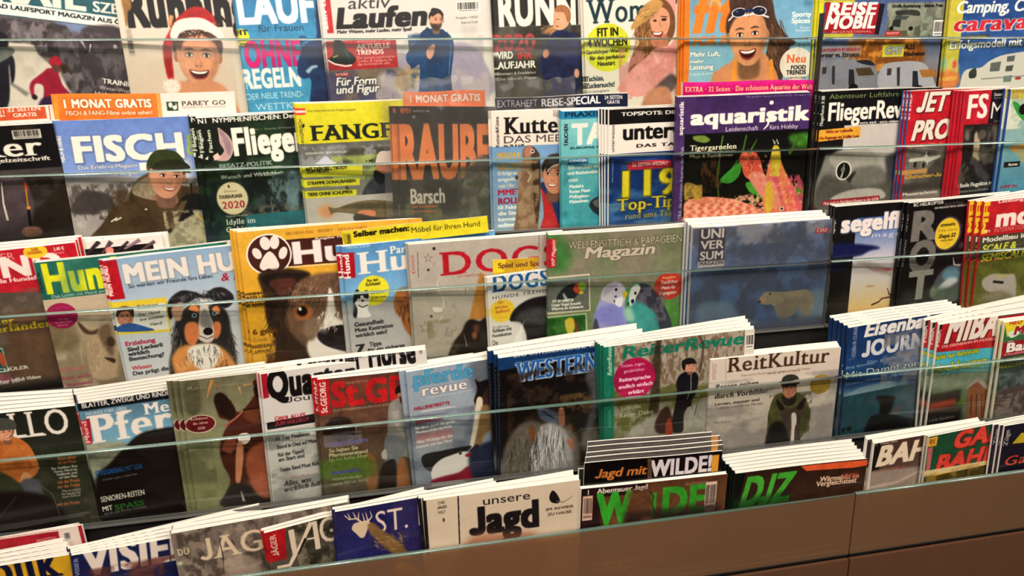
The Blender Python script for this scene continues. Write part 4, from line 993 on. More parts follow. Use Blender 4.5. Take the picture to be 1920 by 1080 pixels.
('C',[(71.1,59.2),(75.9,66.9),(76,79.1),(72,82),(69.4,70.4)],'d8b83c',.4,.9),
('E',83.7,79.6,1.7,1.6,'d8d0b0'),
('E',83.7,79.6,.9,.9,'141214'),
('L',[(60.6,30),(54.8,39.9)],(.82,1.65),'4c8030',.4),
('L',[(93.8,29),(86.4,41.2)],(1.69,2.54),'3c6420',.4)]),
('flieger',2,.6475,.0781,.0218,.0654,.21,.01,3,.004,.0028,.0013,-.003,'101014',0,'magazine','magazines on the second shelf','black headed aviation magazine with a grey jet engine and small orange tag','black headed aviation magazine with a grey jet engine and small orange',.3016,0,'101016',[
('G',-2.9,-4.3,120,31.6,'101014','14141e'),
('G',3.8,23.6,147.1,207.8,'c8c4be','b8b4ae','8c8a84','5c5c5a','44443e'),
('R',-1.6,-4.3,20.4,190.9,'141416'),
('V','FliegerRevue X 88',2.8,22.8,20,2.58,'d8e0d0','b'),
('T','Abenteuer Luftfahrt-Geschichte',6.4,5.2,90.9,3.21,'8aa060'),
('T','FliegerRevue',6.4,19.8,75.4,11.97,'f0eae0','bc'),
('T','extra stark · extra vielseitig · extra informativ',33.2,23.2,57.3,1.85,'d8d0c8','b'),
('P',[(.1,25.6),(33.8,24.7),(34.6,32.1),(-.1,33.5)],'e0a83c'),
('T','Nicht zur Luftwaffe:',5.9,28,22.1,1.83,'7a2c1c','b'),
('T','Die Flugzeuge des Schiller Luxe',.7,32.1,32.5,1.83,'7a2c1c','b'),
('C',[(5.8,46.3),(11.9,42.2),(29.1,38.8),(47.6,45.1),(53.4,56.8),(63.1,61.2),(84.5,47.2),(117.3,45.3),(129.6,93.8),(9.1,84.2)],'8c8a84',.9),
('C',[(12,43),(37.9,38.9),(53.9,53),(49.3,60.3),(31.1,59.1),(12.7,50.4)],'b0aca4',.9),
('C',[(6.8,57.5),(31.5,62.9),(76.6,58.2),(120.3,65),(123.3,85.2),(9.1,84.2)],'5c5a54',1.8),
('C',[(30.7,54.5),(53.1,53.7),(58.9,64.8),(31.9,66.7)],'7c7a74',1.3),
('E',22.7,54.8,6.7,6.8,'dedad2',.1),
('E',22.7,54.8,5.4,5.7,'1c1a18'),
('E',22.2,54,1.8,1.9,'7c7a74',.2),
('L',[(22.4,55.5),(21,59.9)],(.89,1.78),'c8c4bc'),
('L',[(22.7,50.3),(22.6,53.3)],.89,'a8a49c'),
('L',[(27,62.6),(32.6,56.2)],(4.5,1.35),'2c2a28',.5),
('P',[(56.9,47.5),(65.6,44.2),(70.5,46.4),(72.4,61.8),(60.8,64.9)],'4c4850',1.4),
('C',[(14.7,73.1),(32.1,68.7),(54.9,69.9),(58,77.1),(19.4,75.8)],'b8b4ac',.7),
('P',[(7.4,74.9),(55.4,74.6),(55.8,77.7),(6.4,78.6)],'9a2834'),
('T','Flog auch in Dschibuti-Einsatz in der DDR',8.1,78,46.8,1.93,'e8c8c0','b'),
('T','FOKKER DR.I',9.7,85.4,24.1,3.51,'a8a8a4','b')]),
('jet',2,.7928,.0766,.0136,.124,.205,.008,3,.004,.0011,.0035,-.003,'28508a',0,'magazine','magazines on the second shelf','red aviation magazine with chrome block letters over a propeller aeroplane','red aviation magazine with chrome block letters over a propeller aeroplane',.3001,0,'c01c2c',[
('G',-4.5,-4.2,146.9,209.9,'c02030','c81c30','b81828'),
('V','JET & PROP',2,20.6,18.8,2.47,'f0d8d0','b'),
('T','JET &',6.5,14.7,45.8,13,'e4ded2','Bi',0,'5c1018'),
('T','PROP',5.1,34.7,46.5,13.26,'e4ded2','Bi',0,'5c1018'),
('P',[(1.7,38.8),(52.4,39),(70.5,190),(7.3,181.5)],'807a74'),
('N',1.6,38,58.8,76.3,'5c5854',9,.5,3,.8),
('T','Luftwaffen-Wracks',2.9,40,34.1,2.35,'d09040','b'),
('C',[(6,48.3),(18.9,47.4),(21.4,43.7),(24,47.7),(35.1,46.7),(34.4,49.1),(24.6,51.7),(24,54),(20.4,50.6),(7.4,50.7)],'d0ccc0',.2),
('P',[(10.4,50.8),(13.4,50.6),(13,54.9),(10,54.7)],'2c2c28'),
('E',19.9,53.7,1.5,2,'2c2c28'),
('P',[(-.7,56.4),(24.3,56.4),(23.8,59.5),(-.3,59.6)],'c89a5c'),
('C',[(24.6,58),(33.6,50.6),(43.8,49.6),(50,55.5),(46.7,67.4),(31.6,70.4)],'4c4844',1),
('T','Gletscher-Ju',3.2,62.9,35.5,2.81,'d8a840','b'),
('T','Jagdflieger-Asse',3.3,70.8,33.6,2.43,'c8a040','b'),
('R',.6,66.3,52.9,72.6,'48443e',1),
('T','Messerschmitt',3,75.5,33.6,2.44,'e0d8d0','b')]),
('fsm',2,.8855,.0752,.0305,.1185,.205,.01,4,.004,.0022,.0008,-.0045,'b81a30',0,'magazine','magazines on the second shelf','flight magazine with red and black masthead over a dark cockpit photograph','flight magazine with red and black masthead over a dark cockpit photograph',.2987,0,'1a181a',[
('G',-5.7,-4.4,154,216.9,'b82030','2a2628','1c1a1a'),
('P',[(-2.2,-1.2),(26.3,-1.1),(26.4,23.9),(1.8,24.4),(9,90.6),(-1.7,89.6)],'bc2234'),
('P',[(26.1,-2.2),(106.3,.4),(106.4,26.5),(26,24.6)],'1c1a1c'),
('T','FS',4.1,19.5,20,16.47,'f2e8e0','b'),
('T','MAGAZIN',28,20.9,77.2,11.96,'e4e0dc'),
('T','Deutschland',28.8,4.7,13.1,2.35,'dcd8d4','b'),
('T','Österreich € 7,-',29.2,6.7,13.1,1.18,'c8c4c0'),
('V','FS MAGAZIN',.1,20.1,16.1,3.08,'f0d8d0','b'),
('T','Editor',32.2,23.8,7.9,1.6,'8c8480'),
('P',[(2.8,24.1),(106.6,27.7),(126.4,146.7),(10.1,132.7)],'201e1e'),
('N',2.9,24.8,54.1,72,'5c5850',8,.55,3,.8),
('P',[(14.1,30.9),(19.5,25.8),(21.7,51.9),(14.7,47.5)],'b8a88c',.5),
('C',[(15.5,27.1),(24.6,25.3),(27.5,36.5),(21.2,36.1)],'2a2826',.5),
('E',21.6,32.2,4.2,3.6,'5c5850',.5),
('P',[(13.9,49),(23,53.6),(34.3,64.2),(32.2,70.1),(20.1,61.4)],'48464a',1.1),
('C',[(4.4,28),(8.7,29),(9.7,35.3),(5.5,35.1)],'6c685c',1),
('P',[(32.4,28.1),(40.6,27.1),(42,52.6),(37.6,64.5)],'6c6458',1.6),
('E',25.5,46.6,5.4,3.3,'6c685c',1.1),
('T','· Steile Flugplätze in',3.3,70.5,34.3,2.9,'f4f0e8','b'),
('T','Griechenland und Brasilien',5.5,74.7,29,2.08,'c8c4c0')]),
('deltas',2,.9657,.0764,.0216,.04,.2,.008,2,.004,.0022,.0073,-.0015,'2a4a9a',0,'magazine','magazines on the second shelf','gliding magazine with green hang glider and teal sea, beside a blue spine','gliding magazine with green hang glider and teal sea,',.2999,0,'3c88a8',[
('G',-6,-3.3,155.6,220,'b8c4a8','78a8b8','2c84a8','2090a0','206c80'),
('N',-2.8,.7,111.3,29.5,'e0e0cc',8,.5,3,.8),
('T','DEUTSCHLANDS FLUGMAGAZIN',1.9,2.4,81.9,2,'5c4a1c','b'),
('R',.5,0,100.7,6.9,'b8982c',0,.6),
('T','THE SKY',6.7,7.3,31.6,3.22,'d8c840','b'),
('C',[(3.3,10.3),(6.6,9.6),(20.3,18.9),(21.5,25.4),(11.6,20.9)],'3c9c48',.2),
('E',14.1,15.1,4,4.1,'141214'),
('C',[(6.6,43.2),(24.5,41.7),(22.2,45.7),(21.1,56.3),(14.7,49.4)],'d8a050',.3),
('E',17.1,51.6,7.2,6.8,'74b8c8',.5,0,.4),
('R',3,54.5,18.4,58.7,'201c1c'),
('T','Azoren',7,57.6,9.2,2.12,'f4f0e8','b'),
('T','JUMP IN',1.9,75.1,16.4,2.58,'a82c4c','b')]),
('derhund',3,-.548,.0674,.0482,.045,.21,.012,3,.004,.0107,.0068,.001,None,0,'magazine','magazines on the third shelf','red headed dog magazine with brown photograph and yellow lettering behind the green one','red headed dog magazine with brown photograph and yellow lettering',.2909,0,'c02030',[
('G',24.5,-9.9,95.1,170.2,'c42838','b81c2c'),
('T','DER',57.3,5.7,11.5,3.91,'e8a8a4'),
('T','HUND',31,15.1,60.3,10.82,'f0e4dc','B'),
('T','Das Magazin für alle Hundefreunde',25.1,18.2,65,2.41,'f0e0d8','b'),
('E',79.5,2.6,6,3.9,'f0c838'),
('T','DAS',77.7,2.1,3.5,1.51,'a8641c','b'),
('T','ORIGINAL',75.2,3.9,7.7,1.51,'a8641c','b'),
('T','3,40 €',88.6,3.3,5.4,1.82,'f0d8d0','b'),
('T','Österreich',86.9,5.3,6.7,1.22,'e8c0b8'),
('P',[(17.3,19.3),(94.3,27.2),(77.8,166.4),(-14.1,146.4)],'5c5248'),
('N',42.1,22,91.4,97.5,'7c6a5c',12,.5,2,.8),
('C',[(59.1,39.8),(70.9,35.1),(80.1,42.7),(76.2,74.7),(61.4,78.9),(50.9,70.6)],'6c5240',1.6),
('T','Kleiner',37.6,41.4,23.3,3.42,'d8c030','bs'),
('T','Münsterländer',28.7,46.1,50.1,4.05,'d8c030','bs'),
('R',34.4,55.1,51.5,69.4,'d8e0dc'),
('R',34.3,55.8,51.1,68.7,'2a5858'),
('E',49.9,62,1.6,4.5,'b85c38',.3),
('T','JÄGER SCHÜLER',31.2,69.1,30.7,1.92,'d8d4cc','b'),
('R',36.1,70.5,52.1,76.1,'8c5460'),
('T','Club Videos',53.3,75.9,13.4,1.96,'e8e4dc','bi'),
('T','Wie er früher im',29.4,76.6,25.9,2.91,'e8e4dc','b'),
('R',29.2,77.5,88.7,110.9,'181414',2)]),
('motor',3,-.3939,.0736,.0418,0,.148,.009,2,.026,.0064,.0025,.002,None,0,'magazine','magazines on the third shelf','magazine with black striped cover and white frame, tucked in behind two dog magazines','magazine with black striped cover and white frame, tucked',.2971,0,'141014',[
('R',0,0,100,180,'ece6e0'),
('R',2,6,92,170,'141014'),
('L',[(40.1,11),(52.1,.7)],(1.57,3.54),'3c3038',.4),
('L',[(52,11.3),(61.1,1.6)],(1.19,3.96),'5a4850',.4),
('L',[(69.5,8.7),(82.8,2.4)],(1.6,3.2),'9c8088',.4),
('L',[(61.7,11.4),(73.8,2.9)],(1.2,1.99),'342830',.4),
('E',58.6,8.5,3.2,2.7,'f09888',.4),
('L',[(81.1,11.6),(93.8,4.8)],(1.61,2.82),'6c5058',.4),
('L',[(55.3,10.8),(61.3,11)],1.59,'f0d0c8',.4)]),
('hund',3,-.3813,.0578,.044,.08,.21,.006,2,.004,.0019,.0006,-.0015,None,0,'magazine','magazines on the third shelf','teal green dog magazine with yellow title letters and a pale puppy','teal green dog magazine with yellow title letters and a pale puppy',.2813,0,'2c6c60',[
('G',-.9,-7,95.8,35.8,'2c7468','306c5c'),
('R',-6.8,21.5,74.6,173.6,'a89680'),
('T','Hunde',2.6,17.8,46.9,16.04,'e4e430','B'),
('V','HUNDE',1.4,17,11.4,1.82,'1c4034','b'),
('T','Das Leben mit Hund und Familie',4.6,20.9,35.9,1.86,'d8e4d8'),
('T','UNSER BESTER FREUND',1.2,-.8,19.5,1.21,'9cc0b0'),
('C',[(14.8,-.6),(22.8,-.5),(18.2,23.1),(9.8,21.9)],'508c7c',1.6,.4),
('G',-6.8,21.5,74.6,173.6,'c8b8a0','8c7c64','b8a48c','d8c4ac'),
('N',-2.3,24.9,85.7,101.2,'dccab0',14,.5,2,.7),
('C',[(-1.3,32.9),(12.5,38.1),(11.6,50.9),(-3.8,51.7)],'78684c',2.1,.8),
('E',7.3,31.6,7.9,7.5,'a02054'),
('T','Fit bis',5.1,34.2,4.9,1.26,'e0a0b0'),
('T','ins hohe Alter',3.2,35.8,8.6,1.26,'e0a0b0'),
('T','Senioren',3.9,37.5,5.4,1.26,'e0a0b0'),
('C',[(14.4,35.2),(18.8,41),(25.7,40.7),(30.2,38.8),(32,44.3),(28.6,70.2),(17,71.6),(14.8,61.2),(15.9,48.3)],'b8a084',.5),
('C',[(14.3,35.8),(19.3,42.4),(23.8,41.8),(22.2,44.7),(16.4,43.2)],'5c4838',.3),
('C',[(23.6,43),(29.7,40),(30,50.5),(28.3,59.5),(25,53)],'786450',.8),
('K',18.7,55.3,7.1,11,100,3.9,100,['d8c8b0','a48c70','c4b098'],3,.22,20,.7),
('C',[(23.8,59.4),(28.9,60.9),(28.4,63.5),(25.9,61.8)],'3a2c24',.3),
('E',28.9,50.4,2.2,3.2,'4c3c30',.6),
('T','Altern',-1.1,64.8,14.4,3.25,'c06c70'),
('T','lässt sich',-1.5,69.7,16.1,2.29,'9a4c60','b'),
('T','bremsen!',1.2,73.9,14,2.3,'9a4c60','b')]),
('mein',3,-.3089,.0559,.0483,.0948,.215,.012,3,.004,.0028,.0065,-.0025,None,0,'magazine','magazines on the third shelf','pale grey dog magazine with red corner block and a tricolour shepherd puppy','pale grey dog magazine with red corner block and a tricolour shepherd',.2794,0,'c8ccd0',[
('G',.4,-11.6,79.3,176.3,'88acd0','c4ccd4','d4d4d4','ccd0d0','c4c8c8'),
('P',[(-.3,.3),(6.8,.3),(7.1,22.7),(-1.1,22.4)],'b81c2c'),
('V','MEIN HUND',1.7,20.3,17.2,2.11,'f0e4dc','B'),
('T','MEIN HUND',8.8,14,80.7,10.08,'e8e2dc','B',0,'98a4b0'),
('T','So werden wir Freunde fürs Leben',10,17.2,44,2.15,'2c3440'),
('T','& ich',58.1,19.9,15.7,4.43,'b01c30','si'),
('P',[(-1.4,23.9),(27.8,25.1),(27,45.4),(-2.9,42.5)],'e0c838'),
('P',[(.1,27.2),(26.7,28.1),(26.2,44),(-1.6,41.4)],'dcdcd4'),
('C',[(1,33.6),(3,28.9),(6,27.5),(8.9,29.2),(9.2,33.6),(7.3,37.8),(2.4,37.6)],'c08468',.1),
('C',[(.8,31.7),(2.7,27.6),(6.6,27),(10,29.4),(9,34.3),(8.1,30.3),(3.9,29.7),(1.8,32.5)],'402c24',.1),
('F',4.9,33.3,3.2,'c88c70','402c24',6),
('C',[(-1.4,40.8),(1.9,37.6),(7.4,37.2),(13.5,40),(17.9,43.3)],'3860a0',.1),
('T','Rütter',12.1,29.7,10.7,2.18,'6a5c20','bc'),
('T','Der Hund',12.1,33.8,10.8,1.57,'3c3c3c'),
('T','aus zweiter',12.2,36.6,12.5,1.57,'3c3c3c'),
('T','Hand',17,40.3,5.9,1.58,'3c3c3c'),
('T','Erziehung',2.3,50.1,15.5,2.54,'b02848','b'),
('T','Sind Leckerli',2.7,53.4,18.4,2.23,'2c2c30','b'),
('T','wirklich',2.5,56.2,11.1,2.24,'2c2c30','b'),
('T','Bestechung?',2.5,59.2,18.4,2.25,'2c2c30','b'),
('T','Wissen',2.8,64.8,10.4,2.26,'c04454','b'),
('T','Das prägt die',2.8,68,19.1,2.27,'2c2c30','b'),
('C',[(21.5,76.8),(22.7,63.7),(26,54.4),(28.2,45),(32.6,36),(40,32.6),(54.1,34.1),(58.4,40),(58.6,49.9),(58.8,59.9),(58,76.7),(54.1,89.8),(22.6,83.8)],'2c2a2c',.6),
('K',28.8,51.6,2.8,11.6,100,3.9,90,['3c3a3c','8c8884','1c1a1c'],2,.25,25,.7),
('K',57.1,59.6,2.6,11.9,80,4,80,['3c3a3c','5c5854','1c1a1c'],3,.26,25,.7),
('C',[(27.3,31.3),(29.9,26),(36.1,22.5),(42.6,24.1),(47.8,26.7),(52.9,23.6),(58.6,23.8),(63.1,29),(61.7,34),(56.7,35.8),(50.8,29.7),(43.6,28),(37.4,31),(31.3,33.9),(27.7,38.4)],'242226',.3),
('K',45.5,27,14.1,3.2,80,2.8,120,['1c1a1c','4c4a50','8c8890'],5,.25,50,.7),
('C',[(29.3,32.3),(33.8,29.1),(36.3,30.8),(33.2,39.3),(29.9,38.8)],'bc9884',.3),
('C',[(34.3,36.3),(38.4,31.8),(42.1,30.4),(44.2,34.6),(47.4,29.2),(48.7,35.2),(52.8,31.3),(56.1,36.4),(55.1,46),(51,53.3),(44.7,56.2),(39.4,53.3),(34.8,46.7)],'34302e',.3),
('C',[(45,30.2),(46.9,29.2),(48.9,30.7),(48.8,38.5),(50,45.2),(49.5,51.7),(46.6,55.2),(42.6,54.5),(39.9,50.1),(42.6,40.8)],'d8ccc4',.3),
('C',[(38.1,33.6),(40.8,31.2),(43.3,33.1),(43.4,36.4),(40.1,35.2)],'dc9058',.3),
('C',[(50.4,35.5),(53.5,34),(54.7,37.5),(52.7,39.1)],'dc9058',.3),
('C',[(33.8,45.9),(36.2,41.7),(41.2,42.5),(41,50.3),(37.3,55.6),(33.8,52.4)],'d88454',.3),
('C',[(50.2,43.9),(53.6,44.5),(52.6,50.9),(49.2,53.6)],'d88454',.3),
('C',[(43.7,37.7),(47,35),(49,40.5),(48.5,46.9),(43.1,44.8)],'8c8888',.6),
('E',40.5,37.9,1.4,1.3,'98b8d0'),
('E',40.5,37.9,.7,.8,'141214'),
('E',51.4,38.2,1.3,1.3,'98b8d0'),
('E',51.4,38.2,.6,.8,'141214'),
('E',46.2,48.5,2.6,2.3,'141214',.1),
('L',[(41,50.3),(45.2,53),(48.9,51.6)],.43,'4a3a34'),
('C',[(24.9,70.7),(24.3,61.3),(30.5,55.1),(39.6,55.4),(50.3,57.8),(56.5,66.9),(57.3,80.7),(26,81)],'d89858',.8),
('C',[(33.4,58.3),(40.2,55.4),(48.7,56.9),(50.8,61.9),(45.2,71),(36.7,69.5)],'ece6de',.6),
('K',42,61.7,9.8,5.3,95,4.6,110,['f4f0ea','e0d8d0','2c2a2a'],7,.29,20,.7),
('K',30.8,69.8,7.4,7.3,90,4,90,['e0a468','b87840','f0c890'],8,.29,25,.7),
('K',51.9,73.6,5.9,7.4,90,4,70,['e0a468','8c5c38','2c2420'],9,.29,25,.7)]),
('yellow',3,-.1559,.0815,.0172,.078,.225,.013,3,.004,.0032,-.001,-.006,None,0,'magazine','magazines on the third shelf','golden yellow dog magazine with round paw badge and a brown white collie face','golden yellow dog magazine with round paw badge',.305,0,'dca83c',[
('G',-2.4,-10.6,91.8,165.6,'e8b848','e0ac34','d8a43c','c89430'),
('R',-2.4,-10.6,-17.4,144.8,'e0b044'),
('T','ERZIEHUNG · SPORT · GESUNDHEIT',25,3.9,43.9,1.48,'b8842c','b'),
('P',[(20,6.4),(101.9,7.3),(100.9,22.3),(18.4,21.2)],'4c2420'),
('L',[(23.4,21.7),(100.8,23.6)],.56,'f0e0c0'),
('T','Hunde',27.2,20,64.6,11.48,'f0e8e4','Bc'),
('T','Ausgabe 14 / Januar',39.6,7.8,26.1,1.2,'e8d8c8','b'),
('E',15,13.7,11.9,11.6,'f4f0e8'),
('E',15,13.7,11,10.7,'4c2420'),
('C',[(9.3,19.7),(11.9,14.6),(15.2,11.9),(18,14.6),(19.6,20.1),(17.1,22.9),(13.9,21.4),(11,22.3)],'eee4dc'),
('E',13.6,7.3,2.7,3.8,'eee4dc',0,-8),
('E',18.5,7.2,2.5,3.8,'eee4dc',0,10),
('E',8.8,12.5,2.2,3.3,'eee4dc',0,-24),
('E',22.3,13.5,2.2,3.6,'eee4dc',0,22),
('C',[(7.8,25.6),(12.6,22.5),(23.9,22.4),(33.8,25.2),(35.2,28.4),(28.2,35.4),(22,39.3),(40.3,28.9),(57.8,30.7),(80.7,45.8),(83.6,92.7),(69.4,111.3),(3.6,101),(9.6,78.9),(12.5,63.3),(9.4,50.3),(9.7,38)],'3c2a20',.6),
('C',[(9.3,27),(18,24.2),(32.5,26.3),(33.9,29.5),(26.9,36.2),(19.2,39)],'281c18',.3),
('C',[(13.3,29.2),(23.3,27.8),(27.5,30.7),(19.3,37.8)],'6c3c30',.6,.7),
('C',[(24.3,39.6),(28.6,30.8),(37.6,27.4),(52.1,27.6),(75.4,35.7),(76.2,64.9),(48.4,67.9),(36,72.8),(25,64.9),(19.5,51.5)],'765a46',.9),
('K',39.6,36.6,17.4,8.7,110,5,200,['8c6c54','5c4434','9c7c64'],4,.26,25,.7),
('K',15,51,5.7,18.7,100,6.2,110,['2c201a','4c382c','1c1412'],6,.28,25,.7),
('N',6.7,68.9,20.9,103.7,'4a2c1c',8,.5,3,.8),
('C',[(43.8,41.7),(45.8,38.8),(47.2,48.5),(49.6,55.1),(85.5,66),(77.3,91.8),(46.3,90.7),(32.4,78.8),(29.3,68.7),(34.3,60.3),(40.2,54)],'ece4dc',.6),
('C',[(43.5,41.7),(45.2,35.6),(46.7,42.1),(45.2,51.4)],'e4dcd4',.4),
('C',[(31,52.9),(38,52.5),(39.3,57.7),(32,65.8),(28,58.9)],'8c7460',.9),
('C',[(36.6,66.4),(35.9,61.8),(40.9,59.2),(49.3,58.3),(61.2,60.4),(63.2,73.1),(53.8,75.2),(42.1,71)],'241c20',.3),
('E',42.6,65.9,2.1,1.6,'100c10',.3),
('E',39.5,61,2.4,1.3,'5c545c',.6),
('K',31.9,40.4,8.6,8.1,120,4.3,160,['8c6c54','5c4434','a48468','4c3828'],14,.29,25,.7),
('K',43.7,54.4,7.1,6.4,110,2.5,90,['f4ece4','d0c4b8'],15,.3,25,.7),
('E',29.1,48.3,4.9,4.7,'c07848',.9),
('E',28.9,47.9,3.5,3.4,'8c4c28',.3),
('E',28.9,47.6,2.6,2.8,'180e0c'),
('E',27.9,46.2,.9,1.2,'e8f0f4'),
('T','LAWINENHUNDE',-2.2,35.4,16.2,1.51,'3c2c10','b'),
('T','STRESS UND',-2.5,37.5,15.7,1.52,'3c2c10','b'),
('T','MEHR HUND',-2.7,39.6,15,1.52,'3c2c10','b'),
('T','AUF REISEN',-3,41.8,14,1.52,'3c2c10','b'),
('T','6 gute',1.2,58.1,13,3.12,'6c4420','b'),
('T','Gründe für',.7,62.4,11.9,2.19,'b88c30','b'),
('T','RASSEHUND',.2,66.1,10.8,1.89,'5c4018','b'),
('T','LAPPHUND',-.2,69.3,10.9,1.89,'7c5c20','b')]),
('partner',3,-.034,.0568,.0212,.1274,.2,.008,2,.004,.0012,.0016,-.006,None,0,'magazine','magazines on the third shelf','light blue dog magazine with white slab letters and a small husky sitting','light blue dog magazine with white slab letters and a small husky',.2803,0,'78b0d8',[
('G',-2.9,-6.4,95.9,183.8,'5894cc','80b4d8','9cc8d8','c4ccd0','d0ccc8','b8b4b0'),
('G',-5.3,38.2,95.9,183.8,'b0b0b0','d4ccc8','bcb8b4'),
('P',[(-.4,4),(7.1,4.2),(6.6,20.4),(-.7,20.9)],'b01828'),
('V','Hund',3.6,20.7,15.7,3.3,'f0e8e4','Bc'),
('T','Partner',29.5,7.9,23.3,4.86,'f0ece4','bs'),
('T','Hund',8.4,18.8,61.5,13.88,'f0e8e0','bs'),
('T','Februar 2/2020',2.8,1.6,14.4,1.7,'c8dcec'),
('E',17.1,30.4,10.1,9.9,'e0d838'),
('T','So ist',13.3,24.3,7.4,1.75,'4c4c14','b'),
('T','Schluss!',12.3,27,9.5,2.11,'4c4c14','b'),
('T','mit Ziehen',15.2,32.7,8.8,1.77,'5c5c20'),
('T','an der Leine',15.3,35.9,9.2,1.78,'5c5c20'),
('C',[(3.4,44.7),(5,34.2),(7.4,30.3),(10.6,32.1),(13.3,31),(14.3,35.4),(12.4,42.3),(14,46.9),(8.5,47.5)],'e4e0dc',.3),
('C',[(3.3,38.3),(4.6,31.3),(6.9,28.1),(9.3,31.2),(12.8,29.5),(13.8,33.9),(12.3,35.2),(9.8,32.7),(7.1,33.8)],'24262c',.2),
('C',[(2.7,44.6),(4,37.6),(5.7,41.4),(4.5,47)],'1c1e22',.3),
('E',7.7,33.9,.7,.7,'141214'),
('E',11.1,33.9,.7,.7,'141214'),
('E',9.5,36.2,.8,.7,'141214'),
('L',[(6.6,38.7),(9.1,40.5),(12.6,39.5)],.67,'3c3434'),
('C',[(-5,35),(4.1,36.9),(2.8,43.9),(-4.5,43.6)],'8c9498',.7,.6),
('C',[(29.8,37.4),(32.3,32.3),(37.3,31.1),(47.4,36),(45.1,69),(35.8,60.2),(33,50.6),(29.8,46.5)],'a86c3c',.7),
('K',37,43.8,5.6,8.7,100,5.1,50,['c88850','5c3420','301c14'],3,.35,25,.7),
('T','Gesundheit',3,52.9,19,2.87,'2c2a30','b'),
('T','Muss Kastration',3,56.5,24.6,2.52,'2c2a30','b'),
('T','wirklich sein?',3,60.2,20.5,2.53,'2c2a30','b'),
('T','7',2.4,70.7,6.1,5.48,'20202c','B'),
('T','Tipps',11.2,67.6,7.9,2.93,'2c2a30','b'),
('T','für ein sicheres',9.8,71.1,24.4,2.2,'2c2a30','b')]),
('dogs',3,.0484,.0549,.0154,.0737,.212,.009,2,.004,.0022,.003,-.0015,None,0,'magazine','magazines on the third shelf','silver grey magazine with thin red title letters, star ornaments and a dachshund','silver grey magazine with thin red title letters, star ornaments',.2784,0,'b8b0a4',[
('G',-1.3,-9.5,100.9,175.9,'bcb4aa','b0a89c','a8a090','989078'),
('T','DOGS',18.1,20.9,77.9,14.45,'b81c2c','s'),
('V','DOGS',2.7,17.7,11.2,1.62,'b84c50'),
('L',[(5.1,5),(4.7,20.6)],.32,'4c4440'),
('L',[(81.9,-2.8),(81.6,10.8)],.35,'6c645c'),
('P',[(11.5,5.9),(12.2,8.2),(14.4,8.5),(12.6,9.8),(13,12.1),(11.2,10.6),(9.2,11.7),(10,9.5),(8.3,7.9),(10.6,8)],'8c8478',.1),
('P',[(11.4,7),(11.9,8.5),(13.4,8.7),(12.1,9.6),(12.5,11.1),(11.2,10.1),(9.9,10.9),(10.4,9.4),(9.3,8.4),(10.8,8.4)],'b4aca0'),
('P',[(14.7,11.5),(15.1,12.6),(16.2,12.8),(15.3,13.5),(15.5,14.6),(14.6,13.9),(13.6,14.4),(14,13.3),(13.1,12.5),(14.3,12.6)],'8c8478',.1),
('P',[(14.7,12.1),(14.9,12.8),(15.7,12.9),(15.1,13.4),(15.2,14.1),(14.6,13.6),(14,14),(14.2,13.3),(13.6,12.7),(14.4,12.8)],'b4aca0'),
('P',[(25.8,39.1),(26.2,40.3),(27.3,40.4),(26.4,41.1),(26.6,42.3),(25.7,41.5),(24.7,42.1),(25,40.9),(24.1,40.1),(25.3,40.2)],'8c8478',.1),
('P',[(25.8,39.7),(26,40.4),(26.8,40.6),(26.1,41),(26.3,41.8),(25.7,41.3),(25,41.6),(25.3,40.9),(24.7,40.3),(25.5,40.4)],'b4aca0'),
('P',[(6.3,36.9),(6.6,38.1),(7.8,38.3),(6.8,38.9),(7.1,40.1),(6.2,39.3),(5.2,39.9),(5.5,38.8),(4.7,37.9),(5.8,38)],'8c8478',.1),
('P',[(6.3,37.5),(6.5,38.3),(7.2,38.4),(6.6,38.8),(6.8,39.6),(6.2,39.1),(5.5,39.5),(5.8,38.7),(5.2,38.2),(6,38.2)],'b4aca0'),
('P',[(25.5,45.6),(25.8,46.8),(27,47),(26,47.7),(26.3,48.9),(25.3,48.1),(24.3,48.6),(24.7,47.5),(23.8,46.6),(25,46.7)],'8c8478',.1),
('P',[(25.4,46.2),(25.7,47),(26.4,47.1),(25.8,47.6),(26,48.4),(25.3,47.8),(24.7,48.2),(24.9,47.4),(24.3,46.9),(25.1,46.9)],'b4aca0'),
('P',[(6.9,48.3),(7.8,51.4),(10.8,51.9),(8.3,53.6),(8.9,56.8),(6.5,54.7),(3.9,56.1),(4.9,53.2),(2.7,51),(5.7,51.2)],'8c8478',.1),
('P',[(6.8,49.9),(7.4,51.9),(9.4,52.2),(7.7,53.3),(8.1,55.4),(6.6,54.1),(4.8,55),(5.5,53.1),(4,51.6),(6,51.7)],'b4aca0'),
('E',10.9,16.5,.8,.8,'3c3834'),
('E',15.2,3.6,1,1,'3c3834'),
('E',11,46.1,.8,.9,'4c4844'),
('T','ALLES WAS HUNDE LIEBEN',28.6,22.9,14.9,1.36,'b85c5c'),
('T','WINTERZEIT MIT DEM HUND',9.1,29.8,19.2,1.35,'8c8070'),
('T','Gemeinsam durch die Kälte',8.3,31.7,17.2,1.35,'8c8070'),
('T','Rituale',35.6,31.8,6.8,1.37,'8c8478'),
('L',[(33.4,28.9),(33.1,35)],.34,'5c544c'),
('L',[(18.1,21.2),(15.9,25),(16.3,30.2),(19.3,35.6),(19,40.7),(15.6,42.8),(12.9,41.8)],(.33,.99),'d8d0c4'),
('C',[(12.4,40.3),(17.6,41.6),(17.5,43.7),(12.9,43.2)],'dcd4c8',.2),
('L',[(18,46.5),(15.1,50.3)],(.34,1.01),'d8d0c4'),
('T','für',18.6,60.6,6.1,6.33,'8c8478','i'),
('C',[(-.5,26.7),(29.1,28.1),(43.7,41.7),(42.6,66.4),(34.7,51.2),(15.6,31.1)],'c4bcb0',1,.35),
